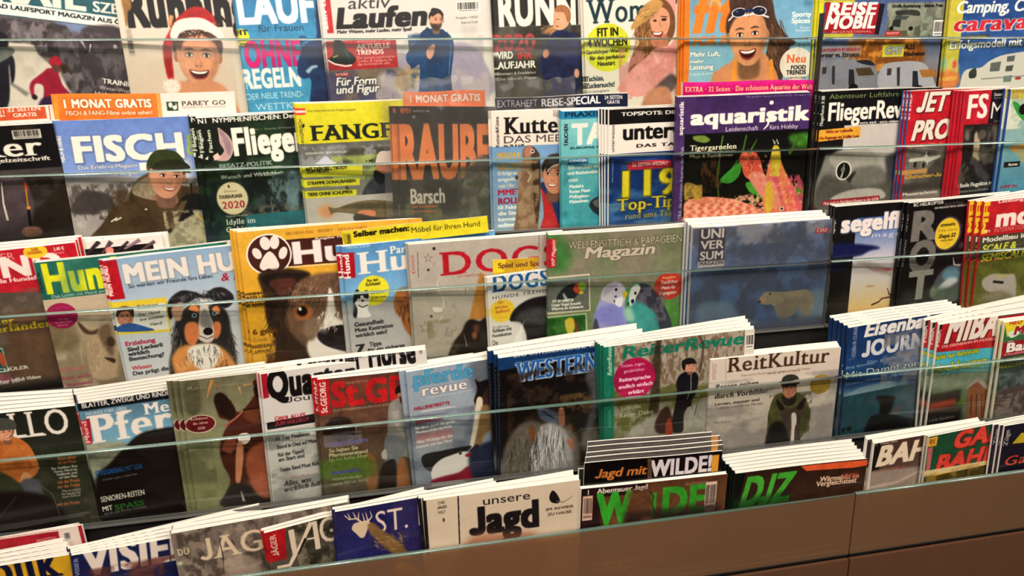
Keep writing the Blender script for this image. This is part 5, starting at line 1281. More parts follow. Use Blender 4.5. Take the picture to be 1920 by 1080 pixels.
('P',[(42.9,20.9),(46.9,23),(46.4,51.2),(34.7,51.2)],'b88440',.5),
('C',[(19.9,73.5),(24.5,64.1),(29.6,58.4),(32.6,52.4),(36.8,50.8),(41.5,52.7),(45.7,52.5),(45.2,81.2),(19.7,77.8)],'241a18',.5),
('E',39.2,57.1,2.1,2.8,'5c3c28',.7),
('E',37.7,61.5,1.7,2.5,'8c5838',.7),
('L',[(30.9,59.6),(32.5,68.7)],(.34,.69),'8c8480'),
('N',7.9,48.1,29.9,79.2,'6c7048',10,.56,3,.5)]),
('dogss',3,.1484,.0053,.0228,.1,.165,.006,2,.003,.0013,.0018,-.0015,None,0,'magazine','magazines on the third shelf','small white dog magazine with blue title and yellow disc in front of a silver cover','small white dog magazine with blue title and yellow disc in front',.2288,0,'d4d0cc',[
('G',-3.4,-9.5,108.3,180.7,'d8d4ce','e0dcd8','d0ccc8'),
('T','DAS EUROPÄISCHE MAGAZIN FÜR HUNDEFREUNDE',5.3,-1.6,93.6,2.19,'a8a09c'),
('V','HUNDE',-.5,18.5,11.5,2.21,'5080a0'),
('T','DOGS',3.3,12.7,48.3,13.71,'1c5c94','bs'),
('T','HUNDE TREND',3.5,18.5,46.1,2.67,'4c4c50','w'),
('E',11.1,28.9,10.4,9.5,'e8c83c',.9),
('T','Sie',7.8,22.6,4.4,2.68,'c8803c','b'),
('T','würden',4.9,26.8,10.7,2.69,'c8703c','b'),
('T','bellen!',5.6,30.5,11.7,2.7,'c8703c','b'),
('T','so wird',8.1,35.3,6.3,1.81,'c8a05c'),
('C',[(17.4,38.4),(20,30.9),(27.5,25.1),(37.6,21.8),(51.4,21.7),(65.3,25.2),(64.2,81.6),(36.1,67.9),(29.8,48.3),(25.5,40.3)],'1c1a1c',.5),
('C',[(21.1,37.9),(32.7,30.3),(51.1,32.6),(50.8,46.5),(30.1,41.9)],'545458',1.8,.8),
('C',[(17.9,60.6),(27.7,43.4),(29.7,39.1),(26.5,52.5),(29.6,66.9)],'ece8e4',.5),
('T','Ernährung',2.4,43.2,13.5,2.27,'6c6864'),
('T','Schluss mit',2.2,46.3,16.3,2.73,'3c3838','b'),
('T','Hundekeksen',1.6,50.4,16.7,2.74,'4c4848','b'),
('T','Die',1.7,57.3,4.5,4.14,'141214')]),
('welle',3,.2317,.0574,-.0082,.0862,.213,.012,3,.004,.0026,.0041,.001,None,0,'magazine','magazines on the third shelf','green bird magazine with two budgerigars touching beaks and a red round sticker','green bird magazine with two budgerigars touching beaks',.2809,0,'6c7c54',[
('G',-3.1,-7.2,115.7,187.6,'74785c','80886c','6c9048','4c8838','3c7c30'),
('N',-.4,-3.7,105.8,35.1,'8c8474',14,.5,3,.8),
('C',[(-1.3,19.8),(-1.4,-.4),(3.8,-2.8),(14.5,10.7),(11.1,24.2)],'3c8038',2.8,.8),
('N',47.9,37.7,108.3,72.8,'4c9038',12,.45,8,.8),
('T','WELLENSITTICH & PAPAGEIEN',13.1,9.6,79,4.78,'c8bca4','',0,'4a5038'),
('T','Magazin',23.9,16.2,48.9,6.92,'c8bcac','bi',0,'4a5038'),
('P',[(-.3,2.7),(4.9,2.3),(5,20.6),(-.2,20.9)],'b82430'),
('V','WP Magazin',4.3,20.3,17,2.48,'e8c8c0','bi'),
('P',[(-1.3,26.7),(27.7,26.2),(28.9,51.1),(-1.2,51.1)],'ccc4ac'),
('P',[(-1.3,28.1),(27,27.5),(27.8,50.3),(-1.2,49.7)],'6c7068'),
('C',[(5.6,41.9),(8.4,36.1),(13.3,32.7),(18.4,32.4),(20.6,37.2),(16.3,42.1)],'24282c',.4),
('L',[(9.8,38),(12.8,43.6)],(1.08,2.89),'a8acac',.4),
('E',19.9,35.4,3.3,3.2,'c04c38',.4),
('E',22.7,34.2,2.6,2.8,'8cb040',.4),
('E',22.1,38.4,1.5,1.1,'d8c030'),
('T','FIT IM WINTER',2.7,43.7,14.4,1.76,'f4f0e8','b'),
('T','Unser Vogel braucht',2,46.1,20.2,1.77,'f4f0e8','b'),
('T','Wärme im Schwarm',2,48.6,21.7,1.77,'f4f0e8','b'),
('P',[(-1.2,52.5),(26,52.2),(27.9,72),(-1.1,69)],'b8c0a0'),
('P',[(-1.2,53.6),(24.9,53.2),(26.4,71.9),(-1.1,69)],'3c7c30'),
('N',-.8,53.3,25.6,71.8,'1c4c1c',7,.5,4,.8),
('C',[(11.4,55.9),(16.5,54.9),(18.1,60.8),(15.2,67.1),(12.3,63.1)],'d8c048',.4),
('L',[(18,56.5),(20.4,65.8)],(1.11,1.84),'8c3c20',.4),
('E',84.3,38.9,10.7,9.6,'c04434'),
('T','Ratgeber',79.4,33.8,10.1,1.46,'e8a06c','b'),
('T','Festliches',78.8,37.3,11.7,2.2,'f0d8d0','b'),
('T','Menü für',79,41,10.5,2.21,'f0d8d0','b'),
('T','Papageien',78,44.6,12.1,2.21,'f0d8d0','b'),
('C',[(30.6,62.1),(32.6,50.7),(35.4,43.8),(38.2,36.9),(44,33.1),(49.3,34.2),(53.2,38.8),(53.4,45.3),(52.9,52.6),(54.9,64.5),(52.9,74.7),(30.9,72.4)],'a8a8d8',.4),
('C',[(36.2,43.8),(37.5,36.8),(44.1,33.4),(50.1,35),(53.3,40.3),(52.7,46),(48.3,49.2),(40.7,46.4)],'c8c4d0',.4),
('C',[(37.6,42.5),(38.2,36.9),(44.1,33.8),(47.8,34.8),(42.7,39)],'a4a0b8',.7,.7),
('C',[(32,57.9),(36.3,48.9),(51.3,50.2),(54.9,64.5)],'8c8cd4',1.1,.8),
('E',46.4,38.3,.9,1.1,'241c28'),
('E',46.2,42.9,1.1,.7,'5c4c90'),
('C',[(45.9,45.4),(51.1,43.7),(50.6,50.2),(46.8,49.1)],'ece8ec',.4),
('C',[(51.7,39.8),(54.8,41.1),(52.6,43.8)],'d8c048'),
('L',[(45.2,45.3),(45.6,46.8)],.76,'141214'),
('C',[(30.6,62.1),(32.8,56.5),(35.2,65.5),(31.6,72.4)],'4c4460',.4),
('C',[(55,45.5),(56.2,39.1),(59.9,35.8),(66.8,35.6),(71.5,39.6),(77.3,46),(81.6,55.2),(85.2,63),(89.2,78.5),(56.8,75.1),(58.6,60.4),(55.2,52.8)],'3c9494',.4),
('C',[(59.3,40.4),(63,35.7),(69.9,37.3),(77.2,45.2),(83.2,55.3),(87.8,67),(80,70),(76.3,58.4),(69,51.8),(61.9,48.3)],'40404c',.4),
('N',61.5,37.4,83.6,62.8,'787484',3,.5,4,.7),
('C',[(55.7,44.1),(57,38.4),(61.4,35.9),(63.8,39),(61,44.6),(59.7,49.5),(56.7,50.7)],'dcdcd8',.4),
('C',[(57.5,51.5),(63.5,48.4),(71.4,54.3),(74.9,62),(77.2,77.3),(59.1,75.3)],'48a4a0',.8),
('E',60.2,41.9,.8,1.1,'141214'),
('E',58.4,47.2,1.2,1.5,'2c2a60',.2),
('L',[(55.4,47.7),(55.1,49.8)],.77,'141214'),
('C',[(51,40.8),(54.8,41.9),(52.7,44.6)],'c8b038'),
('C',[(52.2,52.5),(57.5,51.5),(60.1,60.6),(54.7,60.1)],'a8d4c0',1.1)]),
('uni',3,.4346,.0561,.0014,.01,.213,.016,3,.004,.0116,.0113,-.003,'ddd8d0',.003,'magazine','magazines on the third shelf','film wrapped deep blue nature magazine with a polar bear on an ice floe','film wrapped deep blue nature magazine with a polar bear',.2796,0,'2c4c7c',[
('G',-3.7,-8.1,121.5,196.6,'7c8cac','4470a4','2c5894','24488c','1c3868'),
('N',.1,-4.5,101.8,13.6,'a8a8b0',9,.48,4,.8,1.6),
('N',.4,.7,108.8,78.5,'1c3458',16,.5,6,.6,.8),
('L',[(2,32.6),(27.4,2.9)],.38,'a0b0c8',.2,.6),
('P',[(4.5,.9),(23.1,.9),(23.4,23.3),(4.9,22.4)],'141838'),
('T','UNI',5.9,7.3,16.5,6,'eee6e0','b'),
('T','VER',5.9,14.3,16.6,5.33,'eee6e0','b'),
('T','SUM',5.9,21.4,16.6,5.38,'eee6e0','b'),
('R',4.9,22.4,23.6,26.5,'ccc8c0'),
('T','MAGAZIN',5.8,25,17.3,2.16,'34303c','s'),
('R',88.5,5.6,98.9,9.4,'b02c34'),
('T','ORF',89.6,8.5,8.4,2.57,'f0c8c0','b'),
('C',[(5.4,62.1),(6.8,51.2),(22.1,50.9),(30.7,53),(36.3,60.9),(41.5,72.7),(6.6,84.8)],'7c98b0',1.5,.8),
('C',[(42.5,65.2),(54.7,68.5),(74.8,67.9),(91,66.9),(95.5,71.2),(75.2,72.5),(59.1,73.5),(35,69.9)],'a8b8c4',1.2),
('L',[(32.3,53.9),(40.6,39),(66.4,18.8)],(.39,.39),'8ca0bc',.4,.5),
('C',[(77.4,52.9),(99.4,48.8),(103.7,70.3),(83,68.6)],'88a4b4',1.6,.8),
('C',[(51.1,53.1),(53.1,47.7),(57.7,46.9),(68.9,47.7),(77,47.6),(85,47.4),(90.2,50.8),(92.7,59.4),(90.4,60.7),(87.2,61.2),(80.5,59.2),(78.5,64.4),(70.6,66.8),(65.6,64.8),(63.5,59.4),(60.1,56.1),(55.3,55.7)],'a89c80',.3),
('C',[(64.7,63.2),(63.4,57.1),(73.4,52.6),(85.6,53.5),(91.8,58.5),(82.2,60.1),(76.9,65),(69,66.7)],'8c8270',.8,.8),
('C',[(66.9,61.5),(72.6,62),(72.3,67.7),(67.4,67.3)],'8c8270',.4),
('C',[(81.9,57.8),(89.4,59.1),(90.9,66.1),(85.1,65.7)],'9c9278',.4),
('K',76,54.3,12.2,5.4,10,2.3,90,['b8ac90','847a64'],3,.24,25,.7),
('E',53.4,52.2,2.4,2.3,'c8a088',.4),
('E',51.1,53.5,1.2,1.1,'241c20'),
('E',58.7,48.5,.8,.9,'1c1818'),
('R',0,67.6,109.6,86.5,'24426c',2)]),
('segel',3,.6506,.0755,.0092,.0799,.205,.012,3,.004,.0026,.001,-.002,'101014',0,'magazine','magazines on the third shelf','glider magazine with white rounded letters over a blue to orange sunset sky','glider magazine with white rounded letters over a blue to orange sunset',.299,0,'141416',[
('G',2.1,3.1,110.5,111.5,'3458a0','7c90c0','ccc8d0','d4ccc4','dcc088','d89c50','b87030'),
('R',-3.6,-5,18.6,151.3,'141416'),
('R',-3.6,-5,108.5,9.2,'141416'),
('R',55.4,2.5,135.5,168.7,'141416'),
('V','segelfliegen',.7,18.8,9.9,2.23,'d8d4d0','b'),
('T','segelfliegen',5.9,18.4,92,11.56,'ece4e0','Bc',0,'5c6c98'),
('T','magazin',33.1,24.3,39.4,3.54,'d8d4dc','w'),
('C',[(1.5,26.4),(22.2,28.1),(38,30.9),(41,32.7),(32.9,33.6),(23.2,36.7),(2.6,36.5)],'141c50',.9),
('C',[(.2,39.4),(10.3,41.8),(15.2,45.4),(10.8,46.5),(.1,46.3)],'141a3c',.9),
('C',[(33.6,47),(42.8,47.1),(55.2,49),(51.6,49.9),(41.3,49.3)],'b03448',.5),
('C',[(18.9,38.7),(37.7,42.7),(52.7,51.2),(62.8,56.1),(43.4,51.1),(28.8,45)],'a8a098',.9,.7),
('R',56,6.8,70,73.2,'909098',3,.4),
('L',[(32.4,60),(39.9,60.4)],.94,'b88c50',.5),
('L',[(38.9,74.8),(45.2,73),(47.8,70.9)],(1.43,.96),'4c2c28'),
('L',[(46.8,70.8),(56.2,70.1)],(.96,1.44),'6c4038'),
('L',[(51.5,63.1),(54.1,68.2),(60.1,70.5)],(.48,1.44),'3c2424')]),
('rotor',3,.7694,.0755,.0081,.1058,.205,.008,2,.004,.0015,.0034,-.003,'101014',0,'magazine','magazines on the third shelf','black helicopter magazine with tall grey capitals and yellow oval sticker','black helicopter magazine with tall grey capitals and yellow oval sticker',.299,0,'121012',[
('G',-8.2,-8.4,144.4,177.6,'0c0a0c','141216','1c1c1c','3c4038'),
('R',-8.2,-8.4,22.3,158.1,'0c0a0c'),
('V','ROTOR',.6,20.3,12.4,2.41,'e0dcd8','b'),
('V','MODELLFLUG',1.5,46.2,19.9,1.96,'c8c4c0'),
('T','RC-HELIKOPTER',4.2,2.9,27.3,2.34,'f4f0e8','b'),
('T','Bauen & Fliegen',32.7,4.1,17.7,1.99,'605c64'),
('T','DAS MAGAZIN FÜR RC-HELIPILOTEN',23.8,6.2,32,1.38,'d8d4d0','b'),
('T','R',4.6,27.6,25.1,20.39,'7c7874','B'),
('T','O',6.1,51.4,24.5,22.17,'74706c','B'),
('T','T',7.7,71.8,23.2,20.15,'94948c','B'),
('T','OR',9,97.9,26,21.58,'74706c','B'),
('N',49,18.6,124.6,83.7,'38343c',10,.55,3,.7),
('E',39.2,25.3,12.6,12.6,'5c5460',.5),
('E',38.7,25.3,11.4,11.6,'e4c438'),
('T','GEWINNSPIEL',31.3,19.6,14.4,1.61,'3c3010','b'),
('T','Die neue',30,23.4,17.8,1.62,'8c7c28'),
('T','Shape S2',30.8,28.2,15.8,2.85,'2c2410','bi'),
('T','Heli-Set',33.2,30.8,11.9,1.43,'4c3c10'),
('L',[(51.9,35.6),(66.7,32.8)],(3.09,4.64),'8c748c',1.5,.7),
('C',[(30,69.3),(32.2,61.3),(38.7,52.2),(49.4,49.9),(56.3,48.9),(68.8,44.4),(70,65.1),(59.1,76.6),(44,78.2),(33.3,74.6)],'545c64',.8),
('C',[(39.7,58),(41.6,51.6),(49.5,50.8),(55.4,55.4),(54.4,61.1),(46.5,62.8)],'6c94a4',1),
('C',[(35.2,67.8),(45.9,59.4),(55.5,62),(42.4,68.5)],'d0d4d8',1),
('P',[(47.2,43.2),(50.3,49.2),(56.5,49.8),(54.7,51.2),(48.4,49.8)],'d8c8bc'),
('C',[(32.2,67.4),(52.4,67.5),(68.1,69.1),(59.1,76.6),(40.8,77.1)],'485850',1.5),
('E',32.4,68.7,3.1,3.8,'788874',1),
('R',2.2,64.3,112.6,78.9,'8c9480',3,.3)]),
('mfi',3,.8971,.0714,.0401,.04,.205,.012,3,.004,.0034,.0155,-.004,'c02028',0,'magazine','magazines on the third shelf','red headed model aircraft magazine with white and yellow lettering over a silver plane','red headed model aircraft magazine with white and yellow lettering',.2949,0,'bc202c',[
('G',-8.5,-8.1,110.5,34.3,'c42834','bc2028'),
('P',[(-6.7,25.3),(108.9,26.7),(113.2,48),(-7.1,43.2)],'4c4838'),
('V','MFI',5.3,23.7,23.9,4.82,'e8c830','B'),
('V','Modellflug',1.1,17.7,19.4,1.91,'e0b030','b'),
('T','MFI',3.3,23.1,4.7,2.04,'f4f0e8'),
('T','Leistung ohne Ende',12.4,1.9,54.2,2.41,'f0d8d0','b'),
('T','modell',12.2,19.2,70,12.66,'f0e4dc','Bc'),
('T','INTERNATIONAL',11.9,23.6,34.1,3.28,'e09890'),
('T','Modellbau in Perfektion',2.4,30.2,74.3,3.7,'e0dcd4','b'),
('T','SCALE &',2.5,37.4,31.1,4.97,'c8d040','bi'),
('T','SEMISCALE',2.6,44.7,40.5,5.43,'c8c838','bi'),
('T','Vorbildgetreu',25.5,50.5,16.6,1.7,'a8a08c'),
('G',-5.9,45,138.4,172.8,'6c7030','8c8848','8c7840','6c6848'),
('N',-8.3,44.7,90.8,92.8,'585a28',10,.5,3,.7),
('C',[(6.5,59.1),(14.6,55.5),(29.4,57.2),(36.7,59.7),(39.5,77.7),(32.9,79.4),(26.7,71.1),(14.8,69.6),(8.4,65.5)],'b8b0a8',.7),
('C',[(17.8,57.5),(29.6,58),(24.9,59.1)],'c8c058',.5),
('L',[(16.5,61.5),(26.5,63.5)],1.99,'2c2c28'),
('C',[(7.3,71.6),(26.5,69.8),(37.5,77.4),(12.9,76.9)],'8c8470',1.5)]),
('cavallo',4,-.5642,.0519,.0016,.03,.225,.018,5,.004,.0238,.014,.002,None,0,'magazine','magazines on the fourth shelf','riding magazine with dark cover, tall white O and a rider in an orange jacket','riding magazine with dark cover, tall white O and a rider',.2754,0,'2a2c24',[
('G',25.2,-15.3,124.3,15.9,'6c3430','4a2a28'),
('G',22.1,-.1,106.2,146.5,'20231c','34382c','3c3c30','1c1816','141012'),
('N',72.3,24.3,100.4,72.9,'4c4838',12,.5,3,.6),
('T','CAVALLO',23.8,14.7,68,14,'ece6dc','s'),
('T','MEHR WISSEN · BESSER REITEN · PFERDE VERSTEHEN',33.7,-.3,58.7,1.72,'8c5c54','b'),
('C',[(50.8,21.3),(57.4,14.4),(65.7,13.7),(70.9,18),(73.2,24.4),(74.1,31.3),(71.7,36.5),(64.6,40.1),(57.5,35.9),(48.2,36.1)],'c07438',.2),
('N',54.5,14.4,71.7,36.5,'a85c28',7,.5,3,.6),
('L',[(71.3,24.1),(72.9,32.3),(67.5,37.7)],(3.42,2.44),'c87c40',.2),
('C',[(66.7,33.9),(69.8,36.2),(67.2,39.5),(64.4,38.5)],'d8a078',.2),
('C',[(60,10.6),(63.7,11.7),(64.8,13.6),(62.4,16.3),(59.3,14.7)],'dca080',.1),
('F',62.4,10.9,3.3,'d89c7c','4a3424',0,.3,1,None,0,'3c3e38'),
('C',[(55.8,7.1),(57.9,3.3),(63.3,2.8),(67.3,5),(67.6,8.6),(65,9.5),(57.8,9.1)],'4a4c44',.1),
('L',[(66.6,9.1),(65.6,11.9),(63.3,14)],.24,'2a2624'),
('C',[(64.9,38.6),(69,37.9),(73.2,39.8),(72.6,49.1),(63.6,46.1)],'5c5c64',.5),
('C',[(51.6,30.5),(62.5,38.2),(64.3,47.8),(48.9,45.4)],'3c4030',.7),
('C',[(48.9,45.4),(68.6,46),(79.8,55),(80,69.5),(45.1,66.8)],'1c1412',1),
('L',[(73.1,42.9),(77.8,48.3),(79.3,61.3)],(.25,.25),'8c8880',.1),
('L',[(51.5,58.4),(60.9,47.3)],.24,'6c6860',.1),
('T','Rücken stärken',83.4,29.5,8.8,1.83,'b87038','b'),
('T','mit der Praxis',83,31.9,8.9,1.84,'b0663a','b'),
('T','mit der Praxis',81.2,42.9,10.7,1.86,'b06c40','b'),
('T','mit der Praxis',80.8,45.6,10.7,1.87,'b06c40','b'),
('T','mit der Praxis',79.1,55.8,10.8,1.89,'a86838','b'),
('T','So helfen Sie',79.6,34.5,12.4,1.38,'c8c4b8','b'),
('T','Ihrem Pferd im',80.5,36.4,11.2,1.39,'c8c4b8','b'),
('T','Gelände und',81.5,38.2,9.9,1.39,'c8c4b8','b'),
('T','auf dem Platz',82.4,40.1,8.7,1.39,'c8c4b8','b'),
('T','Was es wirklich',82.4,48.1,9.2,1.41,'9c988c','b'),
('T','braucht',82.1,49.8,9.3,1.41,'9c988c','b'),
('T','zum Glück',81.9,51.5,9.2,1.41,'9c988c','b')]),
('pfer',4,-.3418,.0559,.024,.1029,.212,.01,5,.004,.0153,.0158,-.001,None,0,'magazine','magazines on the fourth shelf','horse magazine with light blue head, white slab letters and a black horse','horse magazine with light blue head, white slab letters',.2794,0,'6c96ac',[
('G',1.5,-17.5,83.6,166.8,'24384c','7cacc4','8cb4c4','6c7468','2c2824','1c1818'),
('P',[(-.3,-1),(103.6,-1.3),(102.7,6),(-.8,4.6)],'141820'),
('T','BLÄTTER, ZWEIGE UND RINDE',1.5,3.1,44.3,2.81,'e4e0dc','b'),
('T','Mein',31,12.5,21.8,6.43,'ece4dc','bs'),
('T','Pferd',2.5,24.8,55.6,16.67,'ece4dc','bs'),
('T','FREUNDE FÜRS LEBEN',2.3,7.7,20.6,1.88,'b8c8d0','b'),
('P',[(-.3,10.4),(4,9.6),(3,24.6),(-1.1,24.4)],'b02434'),
('V','Pferd',2.1,23.8,13.2,2.08,'e8b8b0','b'),
('C',[(-1.4,25.7),(15,26.2),(19.9,29.2),(11.6,38.8),(1.4,43.4),(-1.9,39.4)],'8c9080',.8),
('N',-1.7,24.6,17.1,46.7,'a8a890',6,.5,4,.7),
('C',[(.9,46.6),(9,38.3),(17.5,30.7),(26.8,23.5),(37.4,22.2),(49.9,22.9),(65.5,22.4),(61.9,91.8),(-1.5,76.8)],'14100f',.5),
('C',[(22.9,27.8),(37.1,24.5),(47.8,27.5),(43.4,38.5),(26.6,38.5)],'241c1a',1.1),
('N',14,32.6,42.4,83.6,'2a201e',12,.5,6,.6,2),
('T','STRESSABBAU MIT LEIB',1.3,44.3,23.9,2.95,'1c5c9c','b'),
('T','und Seele: so geht es deinem Pferd',3.9,47.9,17.9,1.32,'8c8c88'),
('T','SENIOREN-REITEN',1.1,60.9,22.6,3.34,'d8d8cc','b'),
('T','MIT',1,66.7,5.2,3.03,'e8e8dc','b'),
('T','SPASS',7.1,67.4,15.5,3.38,'2c6c28','b'),
('T','durch den Winter kommen',1.4,69.2,21.8,1.69,'8c8c84'),
('C',[(-4.6,47.1),(.9,46.6),(-1.5,54.5),(-5.7,53.6)],'484448',1.1)]),
('khaki',4,-.2301,.0727,-.0006,.0938,.21,.01,3,.004,-.0008,.0021,-.006,None,0,'magazine','magazines on the fourth shelf','olive green horse magazine with a chestnut horse head and dark red oval seal','olive green horse magazine with a chestnut horse head',.2962,0,'74745a',[
('G',-3.9,-8.5,96.4,168.7,'6c6a54','8c8c6c','84845c','8c8c6c','6c6c50'),
('R',-3.9,-8.5,-14.4,141.5,'6c6a50'),
('C',[(2.2,1.9),(9.4,.3),(8.8,19.1),(1.5,19.3)],'5c5a44',.8),
('T','ReiterJournal',3.1,5.9,35.8,1.92,'8c8868','s'),
('L',[(17.1,1.3),(14.8,6.8),(13.1,11.8)],(1.68,.56),'c88c4c',.1),
('L',[(16.9,2.6),(20.9,7)],(.84,.28),'b07840'),
('L',[(30.7,7.1),(31.3,11.8)],(1.43,.29),'b89468'),
('L',[(33,6.7),(39.4,6.3)],(1.15,.57),'b89468'),
('E',7.9,27.2,8.2,5.6,'d8ccb4'),
('E',7.9,27.2,7.7,5.1,'64181c'),
('T','Kollektion',2.9,24.5,9.3,1.64,'e0c8b8','s'),
('T','des Jahres',3.9,27.3,7.9,1.64,'e0c8b8','s'),
('T','2020',6.1,30.6,3.9,1.65,'e0c8b8','s'),
('C',[(17,17),(17.6,11.2),(21.7,10.4),(25.2,15.5),(27.4,21.8),(31.4,21.8),(39.4,11.9),(38.4,5.1),(45.9,5.2),(50.2,21.8),(43.7,91.2),(17,85.9),(16.4,75.1),(19.8,65.1),(16.9,54.2),(16.3,43.8),(19.7,34.1),(23.2,27.9),(18.4,24.5)],'4c241a',.4),
('C',[(16.6,15.6),(17.7,10.5),(21.2,9.7),(24.7,14.8),(27.4,21.2),(25.1,26.5),(19.2,22.6)],'241612',.3),
('C',[(38.4,10.1),(41.8,5.9),(45.8,6.5),(44.4,21),(41,19.2)],'1c100e',.3),
('C',[(31.2,23.8),(38.5,21.5),(50.1,23.2),(49.2,32.6),(34.7,29.7)],'6c3c28',.6),
('E',42.8,28.2,2.4,2,'140c0a',.3),
('E',42.3,27.4,.6,.5,'c8b8a8'),
('K',31.9,56.8,7.7,17.3,95,2.8,130,['6c3826','8c4c38','38180f'],4,.3,20,.7),
('K',22.6,17.8,3.4,5.9,80,2.6,40,['3c1c14','180c0a'],6,.29,25,.7),
('L',[(20,30.8),(27.5,25.9),(31.4,22.4)],(1.15,.86),'a86858'),
('L',[(31.4,21.8),(44.3,21.6)],.87,'241410'),
('L',[(16.5,47.2),(32.9,47.2),(47.8,48.3)],1.74,'1c1210',.3),
('C',[(26.8,38),(29.3,36.3),(32.8,36.9),(33.6,40.4),(30.9,43.4),(27.5,42.2)],'ece4dc',.2),
('C',[(25.7,43.2),(29.2,43.1),(27.8,56.1),(24.8,67.8),(22.7,65.6)],'c88c68',.4),
('C',[(33,46.5),(48,45.5),(45.6,71.6),(33.6,69.4),(29.2,59.8)],'a05840',.9),
('C',[(17.4,43.9),(22.2,37.9),(25.9,41.2),(22.2,48.2)],'8c4c38',.6),
('C',[(14.4,81.8),(16.5,73.3),(21.9,67.6),(30.4,71.3),(39.1,75.8),(43.7,91.2)],'140e10',.6),
('C',[(30.9,67.1),(40.1,65.2),(41.7,79.9),(34.5,78.5)],'a86048',.9),
('L',[(24.9,73.1),(25.9,80.4)],(.6,1.49),'c8c0bc',.3),
('N',-1.8,37.4,13,81.5,'5c5e44',10,.5,5,.6,2)]),
('quarter2',4,-.1354,.0738,.0401,0,.197,.005,1,.022,.0038,.0055,-.0015,None,0,'magazine','magazines on the fourth shelf','white magazine copy raised behind its row mates, showing only the top of black letters','white magazine copy raised behind its row mates, showing only the top',.2973,0,'dcd8d4',[
('G',-2.8,-17.9,102.8,194,'dcd8d6','d4d0cc','a8a8a4','bcb8b0'),
('T','Quarter Horse',19.3,7.6,73.6,16.45,'141214','Bc'),
('Q',95.1,-2,2.6,5.5,3,'f0ece4'),
('T','Deutschland 5,50 · Österreich 6,10',49.6,1.6,40.4,1.44,'a8a4a0')]),
('quarter',4,-.1395,.0728,-.0047,.1592,.205,.007,2,.004,.0015,.004,-.0015,None,0,'magazine','magazines on the fourth shelf','white horse magazine with heavy black letters and thin red corner bar','white horse magazine with heavy black letters and thin red corner bar',.2963,0,'dcd8d4',[
('G',-.1,-20.4,109.9,188.1,'dcd8d6','d4d0cc','a8a8a4','bcb8b0'),
('P',[(.6,.1),(4.1,0),(3.9,15.1),(.6,15.6)],'a01c2c'),
('T','Quarter Horse',3.5,16.1,94.7,16.88,'141214','Bc'),
('T','Journal',13.3,20.4,28.5,3.76,'2c2a2c'),
('Q',63.1,-12,2,21.2,2,'f0ece4'),
('P',[(.9,31.1),(29.2,30.1),(29.3,35.8),(1.1,35.6)],'141214'),
('T','ÜBER ALLES',5.8,30.9,17.7,2.41,'b02c3c','b'),
('T','ZUM VOLLBLUT',5.5,34,20.2,2.41,'b02c3c','b'),
('N',.4,36.9,39.7,96.1,'888884',9,.5,3,.7,2),
('T','10 Top Finalisten',5.2,43.7,19.8,2.44,'3c3c40','b'),
('T','Stand in Deal auf Messe',5.3,49.1,24.9,2.45,'3c3c40','b'),
('T','Rid der Tippelt',5.4,54.4,15.6,2.47,'3c3c40','b'),
('T','am Start und',5.4,57.6,15.3,2.48,'3c3c40','b'),
('T','Texas Send Most Rider',5.5,64.5,25.1,2.5,'3c3c40','b'),
('T','Zum Pokal gibt es',6,70,16.2,1.44,'a87c78'),
('T','Alles, was',6.8,74.6,16.3,3.25,'2c2c2c','bsi'),
('T','wirklich hilft!',6.5,78.5,24.7,3.26,'2c2c2c','bsi')]),
('stg',4,-.0735,.0596,-.0193,.0973,.205,.009,2,.004,.0028,.0115,-.0015,None,0,'magazine','magazines on the fourth shelf','reddish brown riding magazine with red uncial letters and a walking rider in grey','reddish brown riding magazine with red uncial letters and a walking rider',.2831,0,'7c3c30',[
('G',-.8,-10.9,101.8,178,'84382c','6c4c3c','5c5040','4c4838','4c5c28','3c3c20'),
('N',1.8,-3.9,102.8,40.8,'5c4034',9,.5,3,.8),
('P',[(-.9,-.1),(6.5,-.3),(6.4,22.8),(.1,23.4)],'b82028'),
('V','St.GEORG',4.5,21.9,19.9,3.45,'ece0d8','b'),
('T','St.GEORG',7.2,18.4,85.2,15.27,'c02428','B'),
('T','DAS PFERDEMAGAZIN FÜR REITER',8.3,21.7,36.6,1.39,'b0a890'),
('T','MAGAZIN FÜR PFERDE',16.2,4.6,13.3,1.37,'a88c7c'),
('C',[(3.5,29.1),(7.8,25.8),(15.6,26.2),(20.1,33.2),(20.5,44),(5.4,39.7),(1.3,34.8)],'2c1c18',.6),
('E',11.8,38.4,4.5,3.2,'0c0a0c',.6),
('L',[(21.1,32.6),(20.7,38.6),(16.7,42)],.32,'c8c4bc'),
('N',1.3,34.8,24.3,46,'8c8488',6,.5,3,.8,3),
('C',[(40.6,32.4),(41.6,21.8),(45.7,18),(51.7,17.7),(61.5,24.3),(64.4,39.3),(60.7,49.9),(63.8,61.6),(40.4,54.3),(37.8,52.4),(39.5,43.1)],'94908c',.3),
('L',[(45.4,25.8),(47,36.9),(50.8,44)],(4.65,1.99),'a8a49c',.3),
('C',[(47,11.1),(51.3,10.2),(55.2,12.8),(54.2,20.5),(48.3,19.8)],'c08c74',.2),
('F',50.8,15.1,3.3,'c08c74','241c1c',0,.6,0,'4c342a',0,'241c1c'),
('C',[(45.9,14.5),(47,9.7),(52,8.8),(56.5,11.5),(56.4,15),(50.5,13.6)],'241c1c',.2),
('C',[(49,17.4),(53,17.8),(51.5,21.6),(48.9,20.5)],'4c342a',.3),
('C',[(38.8,42.3),(49.4,45.3),(49.7,55.7),(43.3,65.9),(38,63.5)],'7c8084',.3),
('C',[(35.8,52.8),(38.5,51),(38.9,57),(36.2,57.3)],'b8b4ac'),
('C',[(34.6,64.5),(40.2,58.7),(44.7,62.4),(42.4,88.5),(33.1,83.1)],'241a16',.7),
('C',[(45.4,62.5),(50.2,59.5),(52.9,82.6),(45.3,83.2)],'9c6840',.7),
